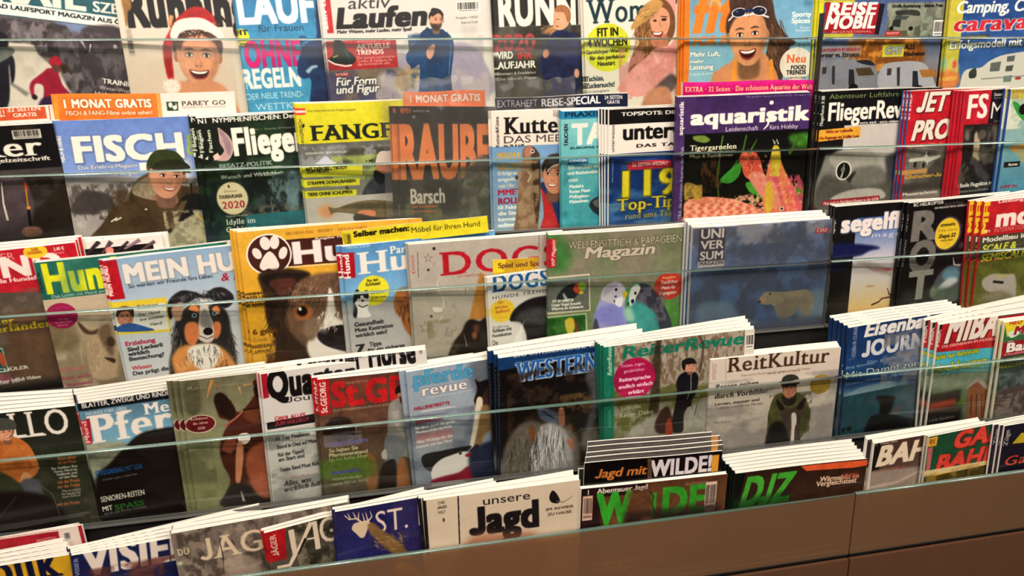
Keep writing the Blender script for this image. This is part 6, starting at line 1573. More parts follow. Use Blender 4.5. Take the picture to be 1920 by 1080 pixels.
('C',[(25.3,52),(31.7,55.9),(32.3,71.6),(27.8,82.1),(25.1,70.4)],'8c6038',.7),
('T','SO GEHTS VORWÄRTS',3.8,44.1,23.8,2.14,'7c78b8','b'),
('T','So haben Sie',3.9,48.4,17.6,2.51,'c8c8a0','b'),
('T','Pferdeverstand',3.7,51.6,23.6,2.51,'c8c8a0','b'),
('T','bis ins hohe Alter',3.5,54.8,23.6,2.52,'c8c8a0','b'),
('C',[(.7,53.7),(27.1,54.5),(29.8,67.5),(.6,66.4)],'547c28',1.3,.7),
('T','SPRINGPFERDE',4,63.7,17.8,2.18,'50489c','b'),
('T','Warum ist der',4.4,67.8,18.8,2.19,'a8a890'),
('T','neue Virus tabu',4.2,71,22.2,2.2,'a8a890')]),
('revue',4,.0345,.0591,.0312,.1243,.21,.009,2,.004,.0021,.0147,.001,None,0,'magazine','magazines on the fourth shelf','grey blue horse magazine with sky blue and white letters and a horse with white blaze','grey blue horse magazine with sky blue and white letters',.2826,0,'98a4b0',[
('G',-.8,-16.3,100.4,179.1,'98acc0','a0acb8','8c94a0','74788c','5c5c70','4c4c5c'),
('C',[(38.3,3.9),(47.1,-2.3),(55.6,-2),(72.4,9.7),(71.3,35),(43.7,26.1)],'6c7480',2),
('T','pferde',3,9.8,37.6,9.24,'58a4c8','Bs',0,'38789c'),
('T','revue',7.6,16.9,28.8,6.57,'f0e4dc','bs',0,'5c6c80'),
('T','DAS GROSSE ÖSTERREICHISCHE PFERDEMAGAZIN',10.7,18.9,29.3,1.04,'c8c8cc'),
('T','HALLENETIKETTE',2.7,25.4,22.1,2.09,'9c1c34','b'),
('L',[(6.8,26.9),(28.3,27.5)],.66,'d8d0d0'),
('N',-1.4,28.1,41.3,66.2,'6c7484',12,.5,4,.8,2),
('T','GESUNDHEIT',2.9,34.7,17.5,2.46,'8c2040','b'),
('T','Ein Blick durch die große',2.3,38.1,25,1.77,'e8e4e0','b'),
('T','Pferdeapotheke des Profis',2.4,41,22.6,1.77,'e8e4e0','b'),
('R',2.3,41.7,25.2,48.6,'b07c80',1),
('T','Alles Wichtige für den',2.2,47.4,23.1,1.79,'e8e4e0','b'),
('T','Heimritt mit dem Pferd',1.9,50.6,22.5,1.79,'e8e4e0','b'),
('R',2.1,44.5,24.7,55.9,'b8b8bc',1,.4),
('C',[(41.8,12.2),(43.7,14),(49.2,13.5),(54.8,12.4),(72.2,13.3),(70.3,57.3),(55.9,58),(51.1,42.2),(47.2,37.7),(44.7,44.6),(42.6,33.2),(40.3,26.2),(42.8,18.8)],'3c2820',.3),
('C',[(41.9,11.5),(44.1,14),(49.9,13.7),(47.4,21.4),(43,26),(40.3,26.2),(42.8,18.8)],'181214',.3),
('C',[(42.5,24.1),(45.8,25.8),(44.4,37.2),(41,48.2),(37.7,57.2),(35.7,55.6),(38.5,43.3),(40.7,31)],'dcd0bc',.3),
('C',[(45.5,30.1),(53.6,35.3),(51.6,46),(45.7,50.3),(41.8,58.8),(38.3,58.8),(41,47.5)],'8c7048',.5),
('C',[(37.7,57.2),(40.6,55.6),(42.4,59.7),(38.8,61.2),(35.4,59.7)],'241c20',.4),
('C',[(5.1,56.4),(17.9,55.5),(35,55.9),(34.8,58.1),(17,68.3),(7,66.1)],'141014',.3),
('C',[(10.3,66.8),(16.1,61.4),(24.4,59.5),(31.3,58.8),(34.7,61),(34.9,68.6),(26.9,74.3),(11.4,74.5)],'dcd8d4',.3),
('C',[(10.4,74.3),(27,72.8),(34.1,69.9),(40.6,77.4),(40.2,85),(9.9,81.7)],'8c1c34',.5),
('E',35.3,61.9,3.2,1.5,'a02c3c',.4),
('C',[(34.4,64.7),(45.4,55.8),(70.3,57.3),(68.9,87.8),(40.3,83.1)],'242c48',1.1),
('E',29.2,59.8,1,.9,'2c2828')]),
('western',4,.1512,.067,-.0006,.1029,.212,.013,3,.004,.0124,.0214,-.001,'0c2444',0,'magazine','magazines on the fourth shelf','black western riding magazine with dark blue top band and a grey horse mane','black western riding magazine with dark blue top band',.2905,0,'14100f',[
('G',-2.7,-11.2,112.3,178.3,'0e0c10','120e0e','241a14','1c1614','241e20'),
('P',[(-1.3,-.8),(105.2,-2),(105.5,6.1),(-1.5,8)],'143c6c'),
('T','DAS ÖSTERREICHISCHE WESTERN',9.7,.9,69.4,2.41,'d8dce0','bs'),
('T','WESTERN NEWS',10.8,16.6,91.3,11.91,'2c64a8','Bs',0,'c8d8e8'),
('V','WESTERN',.7,30.7,20.9,1.71,'5c584c'),
('N',5.2,10.3,109.3,101.9,'3c2c20',8,.55,4,.8),
('N',39.7,29.2,69.4,67.3,'7c6038',6,.52,8,.6),
('C',[(57.5,17.3),(65.5,14.8),(68.6,26.1),(65.3,47.7),(60.3,65.8),(65.4,55.3),(69.4,71.1),(54.4,68.6),(61.5,39.7)],'78808c',1.5,.6),
('C',[(24.8,36.1),(30.4,37.3),(39,43),(39,49.2),(32.5,47.8),(26.9,44)],'5c6478',.5),
('L',[(28.3,39.1),(36.1,45.4)],.72,'1c2028'),
('C',[(39,40),(42.5,39.8),(43.3,50.3),(39.7,51.2)],'a87058',.4),
('C',[(2.5,82),(2.1,63.4),(8.6,49.8),(18.4,44.1),(25.4,46),(32.5,50),(43.3,51.7),(52.1,62.2),(53.8,80),(50.9,91)],'6c645c',1.1),
('C',[(21.6,85.6),(23.2,67),(26.1,51.9),(30.4,47.5),(38.3,49.5),(45.5,58.8),(49.3,75.3),(51,98.9),(36.1,88.3)],'a8a4a4',1.1),
('K',31.8,64.7,11,18,95,17.2,190,['d8d4d4','8c888c','4c4848','bcb8bc','ece8e8'],3,.37,14,.7),
('K',12.9,68.9,8.6,14.9,100,10.4,70,['847c74','4c443e','3a342f'],5,.36,20,.7),
('C',[(19.1,49.7),(21.9,48.3),(23.2,55.9),(21.1,59.2)],'7c4c28',.4),
('C',[(44.8,61.7),(48.5,61.5),(50,68.6),(47,67.3)],'a87058',.7)]),
('reiter',4,.2921,.0699,.0252,.01,.217,.013,4,.004,.006,.0169,.001,'16705a',0,'magazine','magazines on the fourth shelf','riding magazine with green spine, green title and crimson disc above a rider in black','riding magazine with green spine, green title and crimson disc above',.2934,0,'6c6c5c',[
('G',-3.9,-14.3,114.6,166.2,'b4a898','a8a090','8c8c78','74744c','68684c','787468'),
('N',6.2,-11.6,107.1,30.2,'78604c',4,.52,3,.8,.4),
('N',6,28.3,109.6,75.9,'5c5c28',8,.5,6,.8),
('P',[(-2,-4),(6.8,-3),(5.5,145.7),(-5.5,143.6)],'1c7c64'),
('V','ReiterRevue',5,19,19.4,2.77,'b8d0b8','bi'),
('V','International',4.1,53.2,10.9,1.77,'6cac90'),
('T','ReiterRevue',11.6,8.9,81,7.31,'1c7c64','bi'),
('T','International',36.7,16.9,17.7,2.13,'8c8070','i'),
('P',[(93.3,-.3),(99.9,-.2),(100.1,25.7),(93.4,24.9)],'dcd8cc'),
('Q',94.2,2.7,5.3,10.2,9,'f0ece4'),
('C',[(32.3,6.9),(37.1,.5),(36.3,43),(33.8,68.6),(29.3,56.7)],'34281e',.7,.8),
('L',[(61.8,-.9),(65.6,7.2),(63.3,24.8)],(2.16,1.08),'4c3c30',.4,.8),
('E',19.9,22.9,13.7,13.5,'b01c54'),
('T','Treiben, tragen,',10.9,14.8,15.6,2.1,'f0d0dc'),
('T','geraderichten',12.9,18.5,13.2,2.11,'f0d0dc'),
('T','Reitersprache',9.8,24.1,20.6,2.48,'f4e4e8','b'),
('T','endlich einfach',9.4,28.7,22.5,2.49,'f4e4e8','b'),
('T','erklärt',15.7,33.1,10.6,2.51,'f4e4e8','b'),
('T','Stilvolle',10.8,43.2,13.4,2.53,'d0ccb8'),
('T','Reiter-Deko',10.1,48.2,22.3,2.91,'d0ccb8'),
('C',[(9.4,68.7),(20,55.4),(34.3,50.1),(45.1,49.7),(70.3,40.2),(73.4,22.4),(107.1,30.2),(111.4,107.7),(5.7,90.7)],'98948c',1.1),
('N',16.4,47.6,71.7,81.8,'b4b0a4',6,.5,3,.6),
('C',[(48.4,37.4),(47.6,30.7),(49.6,25.2),(54.6,23),(60.4,24.4),(62.7,29),(60.8,39),(56.6,45.8),(53.1,52.7),(52.6,63.8),(43.8,61.8),(45.8,51.7)],'15151c',.4),
('C',[(53.1,19.9),(55.1,15.2),(59.4,15.7),(60.3,21.5),(58.2,24.9),(54.6,23.7)],'d0947c',.2),
('C',[(51.3,19.7),(51.5,15.5),(55.8,14.2),(59.8,15.8),(59.9,18.6),(55.2,18.1),(53.1,22.1)],'1c1c22',.2),
('F',56.7,19.7,2.9,'d0947c','2c201c',0,.8,0,None,0,'1c1c22'),
('L',[(57.5,24.8),(57.8,35),(55,41.9)],.55,'98989c'),
('C',[(37.8,46.9),(42.8,45.4),(45.2,55.3),(41.7,63),(35.1,62),(33.6,55.5)],'3c2420',.5),
('C',[(40.9,58.4),(43.7,52.9),(46,62.9),(41.8,69.7)],'a04028',.4),
('E',56.6,45,1.8,2.2,'141216'),
('L',[(58.1,46),(60.5,53.7),(63.1,43)],.37,'28221c')]),
('kultur',4,.445,.0386,-.0012,0,.198,.01,1,.003,.0044,.0062,0,None,0,'magazine','magazines on the fourth shelf','beige magazine with thin brown serif title and a rider in green on a dark horse','beige magazine with thin brown serif title and a rider',.2621,0,'c8c0b4',[
('G',-3.9,-12,126.4,177.9,'dcd2c6','cfc4b8','9c948c','7c7470','6c6864'),
('T','ReitKultur',12.6,10.6,78.8,10.8,'4c3426','s'),
('L',[(1.7,2.1),(2.5,14.8)],.32,'a8544c'),
('V','01/2020',4.5,15,11.9,1.62,'b08c80'),
('L',[(10.8,-4.1),(12.3,18.1)],.24,'8c8278'),
('T','Klassische Reitkunst für anspruchsvolle Reiter',23.8,14.8,53.7,1.61,'a07c6c'),
('T','FEINES REITEN IM FOKUS',44.2,15.5,25,1.22,'8c6c60'),
('R',93.1,18.5,100.5,23.3,'b09c90',1,.5),
('T','Besser reiten',4.2,22.5,33.2,3.63,'2c2826','bsi'),
('T','durch Vorbilder',4.2,29.3,41.2,3.66,'2c2826','bsi'),
('T','Lernen, staunen und',4.9,34.6,34.3,2.04,'4c4642','b'),
('T','Größeres erfahren mit Pferden',5.1,37.9,36.9,2.05,'5c5650'),
('T','Die Kunst',4.9,48.5,13.1,1.66,'6c6660'),
('N',-.3,15.7,116,89,'8c8484',12,.5,3,.6,2),
('E',86.4,26.9,8.2,7.5,'a08438'),
('T','GROSSER',81,23.9,10.2,1.46,'c8b068','b'),
('T','Reitkalender',80.3,26.3,12,1.46,'c8b068'),
('C',[(47.2,51),(48,40.8),(50.7,32.8),(56.3,30.5),(66.4,30.7),(73.5,34.7),(78.6,42.7),(80.7,54.7),(74.2,67.6),(65.8,70),(53.5,66)],'5c5c38',.4),
('N',47.1,30.4,81.1,67.5,'44462c',6,.5,3,.7),
('C',[(57.2,30.6),(56.6,24),(60.6,21.9),(66.6,24.2),(68,30),(65.2,35.5),(60,34.2)],'c08468',.2),
('F',62,28.6,4.7,'c08468','3a2c20',0,0,0,None,0,'34342c'),
('C',[(55.9,25.6),(56.1,19.1),(61.8,17.2),(67.9,19.4),(69.3,25.2),(62.4,23.8)],'34342c',.2),
('C',[(56.5,32.2),(62.7,36.1),(68.3,32.5),(66.5,40.6),(58.8,39.8)],'282820',.4),
('C',[(53.5,36),(57.2,40.5),(63.4,43.6),(69.1,41.7),(76.3,36.6),(75.6,46.6),(72.9,53.8),(74.5,79.6),(63.5,82.6),(60.3,56.7),(57,47.9)],'4c4038',.4),
('C',[(52.5,35),(58,39.7),(59.2,44),(54.9,42.7)],'241c1a'),
('C',[(75.4,36.6),(73.7,44.7),(69.4,44.2),(71.5,39.5)],'241c1a'),
('C',[(65.5,48),(68.8,47.5),(70.3,54.4),(69.2,60.2),(69.7,74.7),(67.1,74.4),(66.4,57.3)],'d8ccc4',.3),
('C',[(47.6,76.4),(49.2,55.4),(60.2,55),(66.6,78.7)],'181416',.9)]),
('eisen',4,.6522,.0673,.0344,.0908,.21,.017,5,.004,.0165,.0141,-.0055,'14264a',0,'magazine','magazines on the fourth shelf','dark blue railway magazine with bold white italic letters and a steaming locomotive','dark blue railway magazine with bold white italic letters and a steaming',.2908,0,'1c3c6c',[
('G',-5.9,-13.9,136.4,186,'142c5c','1c4478','245484','1c4c64','183c48','141c20'),
('T','Eisenbahn',13.3,8.4,66.5,9.38,'e8e4e0','Bi'),
('T','JOURNAL',12.5,22.9,72.6,10.73,'d8d8dc','B'),
('V','EISENBAHN JOURNAL',7.5,21.4,21.7,3.13,'8c98b0','b'),
('T','Januar 2020',1.7,23.5,5.6,1.58,'6c7c94'),
('T','Die große Zeit der Dampflok',17.8,28.5,75.2,2.01,'8ca0b4','s'),
('N',30.8,8.3,115.8,51.7,'7c7c84',7,.5,4,.8),
('C',[(37.7,30.9),(49.7,16.9),(62.6,11),(83.2,26),(76.3,45.2),(43.1,38.9)],'8c8c94',2.8,.6),
('T','Berg. Bahnschau',.9,29.6,23.2,1.59,'8cb4c0'),
('T','Mit Dampf zum Gipfel',1.1,37.1,93.1,4.81,'c4ccd0','',0,'143038'),
('T','Zahnradbahnen in Betrieb auf den Bergen des Harzes',1.1,41.8,51.5,1.41,'8ca4b0'),
('T','bis zur Brockenbahn',30.6,48.9,18.2,1.65,'8ca4b0'),
('N',-3.1,43.9,103.9,70.8,'9cb0b8',9,.5,5,.7,3),
('R',-4.2,45.6,54.4,57,'8ca8b0',2,.5),
('R',-4.9,48.3,35.9,56.3,'8ca8b0',2,.5),
('G',-9.1,49.9,136.4,186,'28505c','1c3c48','141c22'),
('C',[(28.5,55),(39.5,56.1),(45.3,58.3),(43.9,62.2),(42,70.1),(51.7,73.9),(66.6,80.9),(68.8,98.4),(23.4,89.4),(23.8,70.8),(31.7,68.2),(31.9,61.3)],'0c0c10',.7),
('E',47.3,68.2,4.3,3.4,'5c5458',1.4),
('C',[(44.8,54.2),(61.9,42.8),(74.7,69.8),(57,79.1)],'6c7078',3.8,.5),
('E',7.2,75.5,2.3,1.7,'0c1418',.5),
('E',2.3,75.4,1.4,1.7,'0c1418',.5)]),
('miba',4,.8009,.0601,.0104,.1022,.21,.012,3,.004,.0096,.0266,-.002,'e8e4dc',0,'magazine','magazines on the fourth shelf','model railway magazine with red head, white capitals and a brick station','model railway magazine with red head, white capitals and a brick station',.2836,0,'b81c28',[
('G',-10.4,-16.1,109.2,32.5,'bc202c','b41c28'),
('P',[(-9.9,-4.7),(3.5,-6.9),(1.3,14.2),(-8.8,14.8)],'201c20'),
('V','MIBA',2.1,16.3,12.8,2.9,'e8c8c0','b'),
('P',[(49.7,-9.3),(99.3,-11.8),(102.1,.6),(50.7,1)],'1c1a1c'),
('T','MIBA',6,14,48.2,19.17,'e8e0d6','Bi',0,'6c0c14'),
('T','DIE EISENBAHN IM MODELL',4.7,17.8,49.2,2.05,'e8b0a8','b'),
('T','SPEZIAL',51.8,-1.2,17.3,2.48,'e0dcd8','bi'),
('P',[(-6.1,19.9),(106.9,26.8),(108.1,51.5),(-5,39.1)],'4cb0c4'),
('T','Nicht nur Bahnhöfe',-2.9,25.8,42.6,3.29,'c8c828','b',0,'3c5c3c'),
('T','Hochbauten',-1.8,35.5,50.2,5.82,'c8c434','b',0,'4c5c20'),
('P',[(-5.4,36.6),(107.1,47),(123.3,172.2),(2.6,146.4)],'54604c'),
('N',-7.4,32.7,118.1,96.8,'6c8464',9,.5,3,.8),
('C',[(-4.1,39.2),(19.6,38.6),(49,38.8),(60.1,44.5),(46.2,50.8),(-2.8,47.5)],'a8b0a0',1.9,.6),
('P',[(37.3,78.8),(34.3,53.1),(42.4,46.1),(52.8,53.8),(57.2,83)],'8c5838',.4),
('P',[(30.9,53.4),(42.1,44.4),(56,54.8),(53.3,56.9),(42.8,48.6)],'a8a098'),
('L',[(38.6,57.9),(41,74.3)],1.03,'40302a'),
('L',[(43.5,57.9),(46.1,75.2)],1.04,'40302a'),
('L',[(48.7,58.7),(51.3,76)],1.05,'40302a'),
('E',28.6,63.1,4.1,4.4,'5c7c2c',1),
('R',-3,52.3,28.3,61.3,'2c241e',1),
('R',-1.1,58.7,24.7,69.1,'9c4430',1),
('R',-2.5,64.7,31.3,78.6,'14100f',2),
('T','120 Seiten',2.2,73.8,23.3,2.17,'8c8c80')]),
('bahn',4,.9134,.0545,.0318,.04,.205,.01,2,.004,.0036,-.0018,-.007,'eee6c8',0,'magazine','magazines on the fourth shelf','green headed railway magazine with yellow corner flash and a diesel engine','green headed railway magazine with yellow corner flash and a diesel engine',.278,0,'3c6c48',[
('G',-12.8,-7.6,101.4,31,'4c8454','3c7048'),
('P',[(-.5,-.5),(35.4,-1),(31.1,1.8),(3.3,11.4)],'e8d838'),
('T','NEU',3.7,2.5,10.8,2.95,'c83030','bi'),
('C',[(3.7,8.2),(11.1,7.5),(14.4,10.4),(7.2,12.7)],'d8e8d8'),
('T','MODELL',8.8,10.5,48.2,5.96,'a82430','Bi',0,'e8e0d0'),
('T','BahnSpiel',4.2,23.1,60.2,7.75,'f0ece4','B',0,'2c2c2c'),
('R',.2,15.5,103.7,41.7,'a82430'),
('T','BahnSpiel',4.3,23.5,60.2,6.89,'f0ece4','B',0,'501018'),
('T','Modelle für alle',3.7,25.9,36.6,1.3,'e8c8c0'),
('G',-7.5,26.5,138.4,202.6,'3c5048','4c5458','2c2a2c'),
('T','DIE NEUEN DIESELLOKS UND TRIEBWAGEN',-1.1,31.1,67.1,2.6,'c8c838','b'),
('T','MODELLBAHN IM GARTEN',-.4,35.8,47.4,2.61,'a8a430','b'),
('N',-.8,39.1,78.5,95,'7c8088',8,.5,3,.7),
('C',[(1.3,58.5),(6.1,52.8),(30.4,53),(45.8,56.1),(50,79.2),(2.6,73)],'5c4c48',1),
('N',.9,56.3,49.6,76.9,'9c948c',4,.5,5,.6)]),
('plik',5,-.5722,.0409,.0314,.03,.215,.012,4,.004,.0077,.017,0,None,0,'magazine','magazines on the bottom shelf','mustard yellow magazine with thick black letters low on the bottom shelf','mustard yellow magazine with thick black letters low on the bottom shelf',.2644,0,'d8ac28',[
('G',28.6,-20.1,102.3,162.2,'dcb030','d4a424'),
('T','Replik',35.8,11.6,57.8,19.7,'14183c','Bs'),
('T','Das Magazin für Sammler',47.2,-6.9,29.6,1.56,'8c6c1c')]),
('redback',5,-.566,.0619,.0452,0,.215,.009,2,.03,-.0065,-.0004,-.0015,None,0,'magazine','magazines on the bottom shelf','magazine with crimson title strip and white corner barcode behind the mustard one','magazine with crimson title strip and white corner barcode behind the mustard',.2854,0,'b02030',[
('G',24.7,-20.2,98.3,151.3,'ecdcd4','e8d8d0'),
('P',[(19.4,1),(88.1,1.2),(87.9,8.5),(17.3,9.4)],'ac2434'),
('T','INTERNATIONALES WAFFENMAGAZIN',37.1,.4,51.1,1.91,'e0a098','b'),
('T','WAFFEN',76.4,6.5,10,2.28,'e0a098','b'),
('Q',89.9,2.6,3.6,5.6,2,'f0ece4')]),
('visier',5,-.3567,.0485,-.0529,.1735,.21,.012,4,.004,.0056,.0219,.004,None,0,'magazine','magazines on the bottom shelf','dark blue magazine with wide white block capitals on the bottom shelf','dark blue magazine with wide white block capitals on the bottom shelf',.272,0,'16204c',[
('G',0,-20.1,94.8,176.6,'1c2450','24285c','3c2c3c','4c3030'),
('T','VISIER',4.7,13.6,55.4,17.12,'e8dcd0','B'),
('V','VISIER',3,13.2,11.3,2.03,'8c94b8','b'),
('N',.8,9.4,89.8,78.2,'6c3c34',10,.5,3,.8)]),
('jagst',5,-.2501,.0584,.039,.06,.204,.013,2,.008,.0034,.0024,0,None,0,'magazine','magazines on the bottom shelf','grey brown hunting magazine with pale capitals over a bare forest','grey brown hunting magazine with pale capitals over a bare forest',.2819,0,'8c8078',[
('G',1.5,-25.9,95.9,181.3,'7c7068','8c8074','9c9084','7c7064'),
('N',2.6,-23.9,107.4,70.6,'54483f',7,.52,3,.8,.5),
('N',2.6,-23.9,107.4,70.6,'b8a898',5,.56,8,.6),
('T','JAGD',12.7,21.1,50.7,14.14,'e0ccb0','s'),
('T','DU',1.5,14.9,6.4,4.19,'e0d8b0','s'),
('L',[(24.8,10.7),(25.2,19.8),(23.9,32.3)],(.29,.58),'141012'),
('C',[(35.9,22.3),(40.5,21.2),(41.8,29.6),(36.3,29.8)],'34302c',.6),
('E',1.8,20,1.4,1.4,'c8ccb0',.3),
('C',[(25.3,23.4),(40.2,23.3),(44.1,39.1),(26.6,34.8)],'b0a090',1.2,.8)]),
('jager',5,-.1462,.047,.0636,.14,.2,.006,2,.003,.0042,.0065,-.0015,None,0,'magazine','magazines on the bottom shelf','hunting magazine with red corner plate and tall pale curved letters','hunting magazine with red corner plate and tall pale curved letters',.2705,0,'6c6458',[
('G',-.3,-16.5,84.9,191.4,'4c463c','6c6454','7c7464'),
('N',16.2,-6.1,97.8,71,'8c8470',9,.5,3,.8),
('N',16.2,-6.1,97.8,71,'2c2a22',8,.55,6,.8),
('P',[(-1,-1.1),(12.1,.4),(9.8,21),(-1.2,20.5)],'b01c24'),
('V','JÄGER',6,17.5,14.9,3.4,'e0c8b8','b'),
('L',[(4.9,1.5),(3.7,16.8)],.3,'c86c60'),
('L',[(15.2,2.4),(15,19.7),(10.9,26),(3.6,25.1)],(3.4,1.86),'e0d0bc'),
('L',[(12.7,22.7),(19.7,13.6),(27.3,.9)],(1.57,2.82),'e0d0bc'),
('L',[(29.2,.7),(28.8,20.3)],(2.84,3.15),'e0d0bc'),
('L',[(23.1,11.6),(30,12.2)],1.26,'e0d0bc'),
('T','GER',31.2,17.2,31.3,17.01,'e0d0bc','s'),
('L',[(16.8,20.2),(22.7,10.7)],(.94,1.57),'241e18',.2)]),
('hubert',5,-.0626,.0633,-.0112,.1171,.205,.008,2,.004,.0027,.0042,-.0015,None,0,'magazine','magazines on the bottom shelf','indigo hunting magazine with a pale stag head and white capitals','indigo hunting magazine with a pale stag head and white capitals',.2868,0,'2c2c68',[
('G',-1.5,-14.3,104.3,179.7,'242458','2c2c6c','3c3468','54406c','5c4860'),
('N',.5,-7,105.2,56.4,'3c3464',12,.5,3,.7),
('T','ST. HUBERTUS',23.2,19.2,104,14.57,'ecd8c8','c'),
('C',[(9,13.3),(10.5,10),(14.3,9.3),(18.7,9.5),(20.7,12.8),(18.3,15.3),(16.2,19.9),(13.7,20.1),(11.3,16.7)],'dcc8ac',.1),
('L',[(15.5,10.3),(11.9,6.7),(7.9,6.6),(5.3,3.2)],(1.27,.64),'e0ccb0'),
('L',[(11.9,6.7),(10.3,2.1)],(.95,.32),'e0ccb0'),
('L',[(8.8,6.8),(7.2,2.2)],(.94,.31),'e0ccb0'),
('L',[(13.1,7.7),(13.7,2.7)],(.95,.32),'e0ccb0'),
('L',[(18.6,10.2),(21.3,7.2),(20.3,3.3)],(1.28,.32),'e0ccb0'),
('L',[(16.8,9.8),(15.8,3.9)],(.95,.32),'e0ccb0'),
('L',[(18.7,9.5),(17.7,3.6)],(.96,.32),'e0ccb0'),
('C',[(18.5,12.4),(21.7,11.6),(26.5,17),(33.9,24.4),(40.7,34.2),(44.3,41.8),(36.5,39.3),(27.2,28.9),(21.2,21),(18.9,16.8)],'8c6c44',.5),
('K',30.6,26,9.9,6.6,35,2.9,80,['a88454','6c5030','c09c68'],3,.3,25,.7),
('C',[(33,43.8),(41.3,44.1),(52.5,56),(45.2,69.9),(34,59.3)],'c89a54',1.3)]),
('unsere',5,.0442,.064,.017,.01,.202,.011,2,.004,.0015,.0101,0,None,0,'magazine','magazines on the bottom shelf','light beige hunting magazine with large black lowercase letters','light beige hunting magazine with large black lowercase letters',.2875,0,'d4c4b0',[
('G',-1.7,-18.1,111.1,179.3,'dccdb8','d4c2ac','c8b49c'),  # darkened from white: some of the lower shelf's shade is in this colour
('R',-1,-5.3,1.5,38.2,'201c20'),
('P',[(3.9,.3),(21.1,0),(20.3,33.1),(3.9,31.8)],'dcccb6'),
('L',[(21.4,-.7),(20.6,33.9)],.8,'1c1418'),
('T','DIE',8.9,4,4,1.84,'4c443c'),
('T','JAGD',8.1,7.2,5.9,1.85,'4c443c','b'),
('T','WELT',8.2,10.6,5,1.86,'4c443c'),
('E',11.6,15.3,.5,1.5,'241c1c'),
('T','unsere',36.7,8.9,30.2,5.62,'201c20','c'),
('T','Jagd',27,28.9,45.7,18.32,'1c181c','B'),
('C',[(79.5,9.3),(81.6,5),(84.4,7.8),(86.4,12.7),(85,14.7),(80.8,13.3)],'201a1c',.2),
('L',[(84.3,13.1),(88.5,14.5),(92.1,12.8),(95,10.9)],(.71,.36),'8c7c70'),
('T','IM REVIER',77.1,19.2,18.5,1.93,'6c5c50','b'),
('T','ZU HAUSE',78.1,22.9,16,1.93,'6c5c50','b'),
('C',[(26.9,31.2),(47.5,30.9),(71.8,36.6),(71.1,66.8),(18.5,60.9)],'a86848',2.7,.7)]),
('wild',5,.2469,.0539,-.0251,0,.205,.005,1,.003,.0016,.002,-.0015,'e8e4dc',0,'magazine','magazines on the bottom shelf','brown hunting magazine with big green capitals under a row of dark leaflets','brown hunting magazine with big green capitals under a row',.2774,0,'5c3c28',[
('G',-3.9,-12.3,118,172.6,'5c3a26','7c5434','8c6440','6c5030'),
('R',-1.9,-4.7,13,158.1,'28141c'),
('P',[(-1.6,-4.6),(42.5,-2.7),(43.1,7.7),(-1.2,6.6)],'2a161a'),
('R',-1.6,16.1,15.3,30.4,'2c1818',3),
('Q',1.2,5.4,6.7,17.5,4,'e0b8a0'),
('T','1',4.4,4.6,.7,3.42,'f4f0e8','b'),
('T','Abenteuer Jagd',10.4,4.5,34.4,3.42,'e8dcd0','b'),
('T','W',10.5,27.1,24.2,21.85,'3ca834','Bc'),
('T','DE',55.2,24.9,31.2,19.06,'3ca030','Bc'),
('P',[(47.2,8.1),(51.2,7.8),(51.5,25.3),(47.9,25.7)],'3ca030'),
('T','AUSREISE',70.2,5.2,16.4,1.96,'8c6c58','b'),
('R',32.1,4.6,47.5,31.5,'6c4830',2),
('L',[(46,6.1),(49.1,10.3),(48,15.9),(51.5,24.1)],.92,'3c2a1e',.2),
('Q',85.1,4.4,7.9,21.7,6,'e0c8b4'),
('R',29.3,20.4,97.5,33.9,'241818',2,.8),
('C',[(37.2,32.2),(51.8,30.1),(58.2,71.2),(35.6,72.2)],'8c6a48',2.2),
('N',51.7,28.1,97.3,76.6,'a8844c',8,.55,5,.7),
('T','Ausgewandert',9.5,57.3,32,3.63,'e4d4b8','b'),
('T','für die Jagd',9.4,62,27.2,3.65,'e4d4b8','b'),
('T','AUSGABE TROFÄEN',9.1,54,23.7,1.61,'b89c78','b')]),
('wild2',5,.2538,.0635,-.0435,0,.203,.004,1,.036,0,0,-.0015,'e8e4dc',0,'magazine','magazines on the bottom shelf','white edged copy set behind the dark leaflets on the bottom shelf','white edged copy set behind the dark leaflets on the bottom shelf',.287,0,'2c3a24',[
('R',0,0,100,140,'2a3c26')]),
('djz',5,.4638,.0479,-.0263,.02,.205,.02,6,.004,.0196,.0226,-.0022,'0c1410',0,'magazine','magazines on the bottom shelf','dark brown magazine with green title letters and an orange corner band','dark brown magazine with green title letters and an orange corner band',.2714,0,'34221a',[
('G',-6.8,-15.4,132.4,172.3,'2c1c16','4a3024','6c4a34','785440'),
('P',[(-2.9,-1.9),(8,-1.5),(3.2,28.8),(-3.2,28)],'0c1410'),
('P',[(48.6,.6),(102.7,.9),(102.9,5),(89.6,5.9),(53.2,4.7)],'e06438'),
('T','Januar 2020',4.3,.5,12.5,1.59,'6c6458'),
('T','DJZ',4.8,25,37,20.4,'4cac3c','Bi'),
('T','DEUTSCHE JAGDZEITUNG',3.7,35,35.2,3.71,'b09884','',0,'3c2c24'),
('T','Wärmebild im',64.6,14.1,30.4,3.74,'e8c8ac','b'),
('T','Vergleichstest',62.1,17.4,31.7,3.75,'e8c8ac','b'),
('R',81.8,9.9,94.9,13.4,'a84c3c',1,.7),
('R',-2.4,19.4,43,28.1,'143818',2,.7),
('C',[(28.7,44.3),(53.1,43.4),(79.1,51),(97.1,57.6),(101,84.2),(31.9,74.1)],'6a5034',3.3),
('N',24.1,39.6,100.4,79.7,'9c7c48',9,.55,4,.6),
('R',3.1,53.2,22.1,58.4,'c05c38',1),
('T','Vorsteher in',2.1,59.7,28.2,3.81,'e4ccb0','b'),
('T','Kurzarbeit',1.8,64.2,24.9,3.82,'e4ccb0','b'),
('C',[(5.1,49.4),(12.2,40.1),(28,38.1),(31.9,74.1),(5.1,70.1)],'5c4030',1.6,.8)]),
